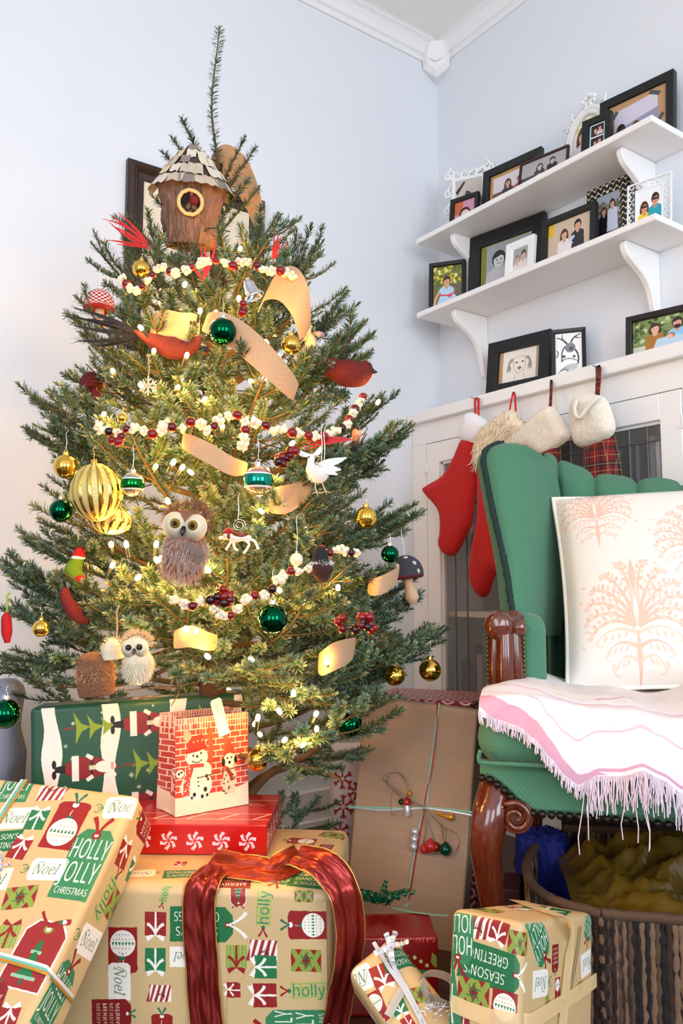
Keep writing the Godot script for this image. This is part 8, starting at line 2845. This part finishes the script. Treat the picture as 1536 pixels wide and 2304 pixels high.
	blob("eye", t, dark, -20, 33, 8, 1.9)
	w = MB.new(); w.tube(PP([[-6, 35, 6], [2, 34, 8], [8, 33, 8]]), RR([3.0, 2.0, 0.4]), 6); part("beak", w, mat(Color(0.75, 0.66, 0.5), 0.7), t)
	plumes(t, "cap_feather", wh, Vector2(-12, 38), [[-54, 54, 4, -0.25], [6, 60, 0, 0.35]], 11)
	plumes(t, "wing_feather", wh, Vector2(4, 20), [[44, -8, 14, 0.15], [52, 4, 8, 0.15], [50, 30, -4, 0.1], [64, 34, -8, 0.1]], 15)
	hanger(t, M.white, 22, 112, 0.9, 8)
	hanger(t, M.white, 22, 104, 0.9, 14)
	t = orn("bird_ornament", "dark brown robin with a white collar right of the pearly bauble", "bird", 720, 1272, 34, 0.045)
	body("body", t, bumped(mat(Color(0.24, 0.11, 0.07), 0.9), noise_img(64, 0.25, 2, 9), 0.2, Vector3(30, 10, 30)), [[-6, -36, 0], [0, -26, 0], [4, -6, 0], [6, 8, 0]], [5, 20, 26, 20], 16)
	body("head", t, mat(Color(0.045, 0.045, 0.05), 0.8), [[2, 6, 0], [0, 20, 2], [2, 34, 2], [6, 42, 0]], [20, 18, 16, 4], 14)
	fur(t, "collar", wh, Vector3(4, 4, 0), Vector3(22, 4, 22), 400, 9, 0.1, 63)
	blob("crest", t, mat(Color(0.55, 0.12, 0.12), 0.7), 4, 42, 4, 7, Vector3(1.2, 0.6, 0.8))
	t = orn("bird_ornament", "red clip-on bird among twigs at the lower left", "bird", 160, 1362, 26, 0.04, "", 1.44)
	body("body", t, red2, [[-24, 34, 0], [-18, 30, 0], [-8, 10, 2], [6, -12, 2], [22, -30, 0], [40, -36, 0]], [5, 13, 14, 17, 12, 5], 14)
	blob("eye", t, dark, -16, 34, 11, 2)
	w = MB.new(); w.tube(PP([[-28, 36, 2], [-36, 36, 3]]), RR([4.0, 0.6]), 6); part("beak", w, dark, t)

func red_feathers() -> void:
	var red := mat(Color(0.72, 0.03, 0.035), 0.55)
	for q in [["spray of red feathers pointing left near the top of the tree", 322, 548, Vector2(20, -14), [[-92, 56, 4, 0.2], [-78, 50, 4, -0.1], [-84, 6], [-76, 66], [-60, -4], [-70, 40], [-40, 20], [-58, 72], [-34, -2]], 1.62], ["upright red feather pick below the birdhouse", 458, 610, Vector2(0, -26), [[28, 78], [4, 50], [-8, 54], [-34, 18], [-26, 10], [10, 40], [2, 60]], 1.55], ["small red feather pick at the right of the upper tree", 618, 555, Vector2(-6, -30), [[-2, 26], [14, 20], [24, -4], [8, 32], [30, 10]], 1.60], ["flame-red feathers behind the white bird", 735, 992, Vector2(60, 2), [[-60, -16], [-50, -22], [-30, 2], [-66, -8], [-10, 6]], 0.0]]:
		var t := orn("feather_pick", q[0], "feather", q[1], q[2], 20, 0.03, "", q[5])
		plumes(t, "feather", red, q[3], q[4], 5)

# popcorn and cranberry strings
func garlands() -> void:
	var pop := MB.new()
	for q in [[0, 0, 0, 4.2], [4, 2, 1, 3.6], [-4, 1, 2, 3.8], [1, 5, -1, 3.6], [-1, -4, 2, 3.5], [2, 0, 4, 3.6], [-3, 4, -2, 3.0], [4, -3, -2, 3.0]]:
		pop.ball(Vector3(q[0], q[1], q[2]) * 0.001, q[3] * 0.001, 9, 7)
	var pmesh := pop.mesh()
	var cm := MB.new(); cm.ball(Vector3.ZERO, 0.0066, 12, 9)
	var cmesh := cm.mesh()
	var pm := mat(Color(0.90, 0.85, 0.74), 0.7)
	pm.subsurf_scatter_enabled = true
	pm.subsurf_scatter_strength = 0.15
	var cols := [mat(Color(0.34, 0.02, 0.04), 0.15), mat(Color(0.16, 0.01, 0.03), 0.15), mat(Color(0.48, 0.03, 0.04), 0.15)]
	for s in [["popcorn and cranberry garland on the uppermost boughs under the birdhouse", [[268, 612], [284, 640], [308, 652], [340, 620], [358, 600], [400, 615], [448, 592], [492, 586], [520, 596], [552, 588], [600, 606], [640, 612], [660, 622]], "PPCPPCPCPPC"],
		["popcorn and cranberry garland sagging across the middle of the tree, its right end rising", [[212, 940], [228, 966], [262, 975], [290, 962], [345, 975], [372, 955], [400, 965], [438, 950], [470, 968], [500, 940], [545, 938], [552, 968], [546, 1000], [548, 1020]], "PPCPCPPC"], ["popcorn and cranberry garland rising on the right to the cardinal", [[560, 938], [600, 960], [640, 968], [690, 978], [720, 982], [756, 970], [780, 955], [796, 925], [812, 900], [822, 885]], "PCPPCPC"],
		["lowest popcorn and cranberry garland around the large green bauble", [[374, 1338], [400, 1352], [430, 1366], [470, 1348], [490, 1376], [515, 1388], [560, 1345], [590, 1340], [622, 1310], [640, 1290], [665, 1285], [692, 1278], [740, 1245], [770, 1238], [800, 1244]], "PPCPCPPC"]]:
		var first: Array = s[1][0]
		var o := on_tree(first[0], first[1], 0.035)
		var t := thing("popcorn_garland", s[0], "garland", o, Basis.IDENTITY, "popcorn and cranberry garlands")
		var path := []
		for q in s[1]:
			path.append(on_tree(q[0], q[1], 0.04) - o)
		path = spline(path, 12)
		var w := MB.new(); w.tube(path, 0.0006, 4); part("thread", w, M.white, t)
		var acc := 0.0
		var k := 0
		for i in range(1, path.size()):
			acc += path[i].distance_to(path[i - 1])
			if acc > 0.0135:
				acc = 0.0
				var c: String = s[2][k % s[2].length()]
				k += 1
				var p := part("popcorn" if c == "P" else "cranberry", pmesh if c == "P" else cmesh, pm if c == "P" else cols[rng.randi() % 3], t)
				p.transform = Transform3D(Basis.from_euler(Vector3(rnd(0, 6), rnd(0, 6), rnd(0, 6))).scaled(Vector3.ONE * rnd(1.0, 1.35)), path[i] + Vector3(rnd(-1, 1), rnd(-1, 1), rnd(-1, 1)) * 0.002)
				if c == "P":
					var q: Vector3 = EYE - (o + path[i])
					var z: float = -q.dot(fw)
					keep_clear.append([768.0 - FOCAL * q.dot(rt) / z, 1152.0 + FOCAL * q.dot(up) / z, 8.0, z])
	for q in [["cluster of glossy red berries beside the teal bauble", 640, 1036, 9, 26], ["cluster of glossy red berries below the large owl", 508, 1340, 9, 22], ["string of red and black berries low on the right", 800, 1400, 12, 44], ["pair of red berries under the silver bell", 548, 695, 3, 12], ["red berries near the middle left popcorn", 262, 985, 3, 12]]:
		var t := orn("berry_cluster", q[0], "berries", q[1], q[2], q[4] * 0.6, 0.045)
		for i in q[3]:
			var b := part("berry", cmesh, cols[[0, 2, 2, 1][i % 4]], t)
			b.position = P3(rnd(-1, 1) * q[4], rnd(-0.8, 0.8) * q[4] * (0.5 if q[4] > 40 else 1.0), rnd(-8, 8))
			b.scale = Vector3.ONE * rnd(0.95, 1.35)
		var w := MB.new()
		w.tube(PP([[0, 0, 0], [q[4] * 0.3, 8, -30], [0, 10, -120]]), 1.2 * U, 5)
		part("stem", w, twig_mat if twig_mat else M.dark_int, t)

func burlap() -> void:
	var wv := Image.create(64, 64, false, Image.FORMAT_RGB8)
	for y in 64:
		for x in 64:
			var k := 0.82 + 0.18 * maxf(sin(TAU * x / 8.0), sin(TAU * y / 8.0)) - 0.1 * rng.randf()
			wv.set_pixel(x, y, Color(0.90, 0.73, 0.56) * k)
	var m := tex_mat(wv, 0.95, Vector3(45, 45, 45), true)
	m.backlight_enabled = true
	m.backlight = Color(0.2, 0.2, 0.2)
	var t := thing("burlap_ribbon", "wide tan burlap ribbon wound in loops down the tree", "ribbon", TB)
	for q in [[[[452, 392, 1.77], [474, 366, 1.78], [505, 364, 1.79], [540, 392, 1.80], [566, 440, 1.80], [585, 500, 1.78]], 0.075, Vector3(0.5, 0.6, 0.5)], [[[585, 668, 0], [612, 640, 0], [648, 640, 0], [676, 680, 0], [686, 740, 0.03]], 0.066, Vector3(0.6, 0.7, 0.2)], [[[450, 712, 0], [505, 735, -0.01], [560, 775, -0.01], [615, 826, -0.01], [662, 874, 0.0]], 0.05, Vector3(0.5, 0.8, 0.1)], [[[326, 735, 0.05], [365, 728, 0.05], [410, 734, 0.05], [440, 722, 0.05]], 0.05, Vector3(0.1, 1, 0.2)],
		[[[398, 985, 0], [430, 1000, 0], [470, 1020, 0], [520, 1048, 0], [548, 1052, 0.03]], 0.032, Vector3(0.2, 1, 0.1)], [[[600, 1125, 0.02], [650, 1122, 0.02], [700, 1095, 0.02]], 0.05, Vector3(0.2, 1, 0)], [[[380, 1445, 0.02], [430, 1432, 0.02], [480, 1452, 0.03]], 0.035, Vector3(0.1, 1, 0.2)], [[[715, 1500, 0.02], [750, 1478, 0.02], [800, 1462, 0.04]], 0.05, Vector3(0.1, 1, 0.2)], [[[830, 1325, 0.02], [868, 1312, 0.0], [900, 1290, 0.02]], 0.036, Vector3(0.2, 1, 0.2)]]:
		var path := []
		var side := []
		for p in q[0]:
			path.append((at(p[0], p[1], p[2]) if p[2] > 1.0 else at(p[0], p[1], tree_front(p[0], p[1]) + (-0.012 if q[1] > 0.06 or q[0].size() > 4 else 0.03) + p[2])) - TB)
			var e: Array = p
			if (q[1] > 0.06 or q[0].size() > 4) and p[2] < 1.0:
				keep_clear.append([e[0], e[1], q[1] * 330.0, (e[2] if e[2] > 1.0 else tree_front(e[0], e[1]) + e[2])])
		path = spline(path, 6)
		for i in path.size():
			side.append(rt * q[2].x * 0.6 + Vector3.UP * q[2].y - fw * q[2].z)
		var w := MB.new()
		var wds := []
		for i in path.size():
			var e2 := sin(PI * (i + 0.5) / path.size())
			wds.append(q[1] * (0.45 + 0.55 * sqrt(e2)))
			path[i] += fw * 0.05 * pow(1.0 - e2, 2)
		w.band(path, side, wds, 0.0012)
		part("loop", w, m, t)

func basket_and_rest() -> void:
	# seagrass basket under the front of the chair
	var h := 0.20
	var c := hy(1236, 1884, h)
	var ex := Vector3(0.70, 0, 0.714).normalized()
	var ez := ex.cross(Vector3.UP)
	var t := thing("seagrass_basket", "square dark brown woven seagrass basket lined with gold plastic, under the chair front", "basket", Vector3(c.x, 0, c.z), Basis(ex, Vector3.UP, ez))
	var W := 0.50
	var D := 0.43
	var cols := [Color(0.24, 0.16, 0.12), Color(0.38, 0.28, 0.21), Color(0.13, 0.095, 0.085), Color(0.54, 0.42, 0.32)]
	# upright twisted cords on the sides the photograph shows: front, left, and the inside of the back
	var ms := []
	for k in 4:
		ms.append(bumped(mat(cols[k], 0.85), noise_img(64, 0.25, 2, 40 + k), 0.3, Vector3(60, 60, 60)))
	var walls := [[[[0.05, D - 0.004], [0.12, D], [0.3, D + 0.004], [W, D]], "front_side"], [[[0.03, -0.02], [-0.03, 0.08], [-0.057, 0.20], [-0.052, 0.31], [-0.012, 0.39], [0.05, D - 0.004]], "left_side"], [[[W, -0.02], [0.3, -0.026], [0.03, -0.02]], "back_side"]]
	for wl in walls:
		var line := []
		for q in wl[0]:
			line.append(Vector3(q[0], 0, q[1]))
		line = spline(line, 8)
		var ln := 0.0
		for i in line.size() - 1:
			ln += line[i].distance_to(line[i + 1])
		var n := int(ln / 0.0086)
		var top := h + (0.010 if wl[1] == "back_side" else 0.0)
		var mid := []
		var ups := []
		for p in line:
			mid.append(p + Vector3(0, top * 0.5, 0))
			ups.append(Vector3.UP)
		var sd := MB.new()
		sd.band(mid, ups, top - 0.006, 0.004)
		var root := part(wl[1], sd, ms[2], t)
		for i in n + 1:
			var p := at_path(line, float(i) / n)
			var path := []
			var rad := []
			for j in 22:
				path.append(p + Vector3(rnd(-1, 1) * 0.0012, top * j / 21.0, rnd(-1, 1) * 0.0012))
				rad.append(0.0052 + 0.0013 * sin(j * 2.1 + i) + rnd(-0.0006, 0.0006))
			var w := MB.new()
			w.tube(path, rad, 6)
			part("cord", w, ms[rng.randi() % 4], root)
		var rim := MB.new()
		var rp := []
		for p in line:
			rp.append(p + Vector3(0, top + 0.004 + rnd(-0.001, 0.001), 0))
		rim.tube(rp, 0.0085, 7)
		part("rim", rim, ms[1], t)
	# gold plastic heaped inside
	var nz := FastNoiseLite.new()
	nz.seed = 77
	nz.frequency = 1.0
	nz.fractal_octaves = 1
	var tissue := mat(Color(0.36, 0.27, 0.05), 0.2)
	tissue.clearcoat_enabled = true
	tissue.clearcoat = 0.5
	tissue.backlight_enabled = true
	tissue.backlight = Color(0.35, 0.30, 0.10)
	var pl := thing("plastic_sheet", "crumpled translucent gold plastic heaped in the seagrass basket", "plastic", t.position + Vector3(0, h, 0), t.basis)
	var w := MB.new()
	w.grid(90, 60, func(a, b):
		var x := lerpf(0.008, W - 0.01, a)
		var z := lerpf(D - 0.008, 0.0, b)
		var e := minf(minf(a, 1.0 - a) * 8.0, minf(b, 1.0 - b) * 7.0)
		var y: float = -0.012 + 0.03 * sin(PI * a) * (0.4 + b) + 0.05 * (0.5 - absf(nz.get_noise_2d(x * 5.0, z * 5.0))) + 0.030 * (0.5 - absf(nz.get_noise_2d(x * 13.0 + z * 6.0, z * 9.0 + 4.0))) + 0.012 * (0.5 - absf(nz.get_noise_2d(x * 26.0 - z * 16.0, z * 22.0 + 4.0)))
		y -= 0.05 * smoothstep(0.75, 1.0, b)
		return Vector3(x, lerpf(-0.012 if b > 0.5 else 0.002, y, clampf(e, 0, 1)), z))
	part("sheet", w, tissue, pl)
	# dark things under the chair behind its leg
	var sb := Basis(Vector3(0.648, 0, 0.763), Vector3.UP, Vector3(-0.763, 0, 0.648))
	t = thing("blue_cloth", "bright blue cloth bag under the chair, behind the carved front leg", "bag", at(1180, 1900, 1.66) * Vector3(1, 0, 1), sb)
	var d := (t.position - EYE).dot(fw)
	var u := per_px(d)
	w = MB.new()
	w.soft(Vector3(0.035, 0.115, -0.05), Vector3(0.10, 0.23, 0.08), 0.03, Basis.IDENTITY, {}, 0.012, nz)
	part("bag", w, mat(Color(0.02, 0.10, 0.45), 0.8), t)
	t = thing("maroon_binder", "maroon binder standing beside the blue cloth under the chair", "binder", at(1150, 1900, 1.58) * Vector3(1, 0, 1), sb)
	w = MB.new(); w.soft(Vector3(-0.002, 0.078, -0.04), Vector3(0.035, 0.156, 0.10), 0.003)
	part("cover", w, mat(Color(0.22, 0.02, 0.08), 0.6), t)
	t = thing("box_lid", "dark shallow box with a pale edge under the chair behind the basket", "box", at(1450, 1880, 1.85) * Vector3(1, 0, 1), sb)
	w = MB.new(); w.box(Vector3(0, 0.11, -0.08), Vector3(0.36, 0.22, 0.04), 0.004)
	part("box", w, mat(Color(0.10, 0.06, 0.06), 0.7), t)
	w = MB.new(); w.box(Vector3(0.02, 0.223, -0.07), Vector3(0.2, 0.006, 0.06), 0.001)
	part("pale_lid", w, mat(Color(0.62, 0.54, 0.48), 0.7), t)
	# pale bag at the left edge, behind the gifts
	t = thing("cloth_bag", "pale grey-blue cloth bag at the left edge behind the Santa gift", "bag", at(0, 1750, 1.72) * Vector3(1, 0, 1), Basis(Vector3.UP, -0.5))
	nz.frequency = 0.05
	w = MB.new(); w.soft(Vector3(-0.08, 0.27, 0), Vector3(0.26, 0.54, 0.14), 0.05, Basis.IDENTITY, {}, 0.03, nz)
	part("bag", w, mat(Color(0.55, 0.58, 0.66), 0.9), t)

func build_all() -> void:
	TB = at(487, 700, 1.755) * Vector3(1, 0, 1)
	lights_on_tree()
	ornaments()
	tree()
	chair()
	gifts()
	basket_and_rest()
	shelves()
	frames()
	bookcase()
	stockings()
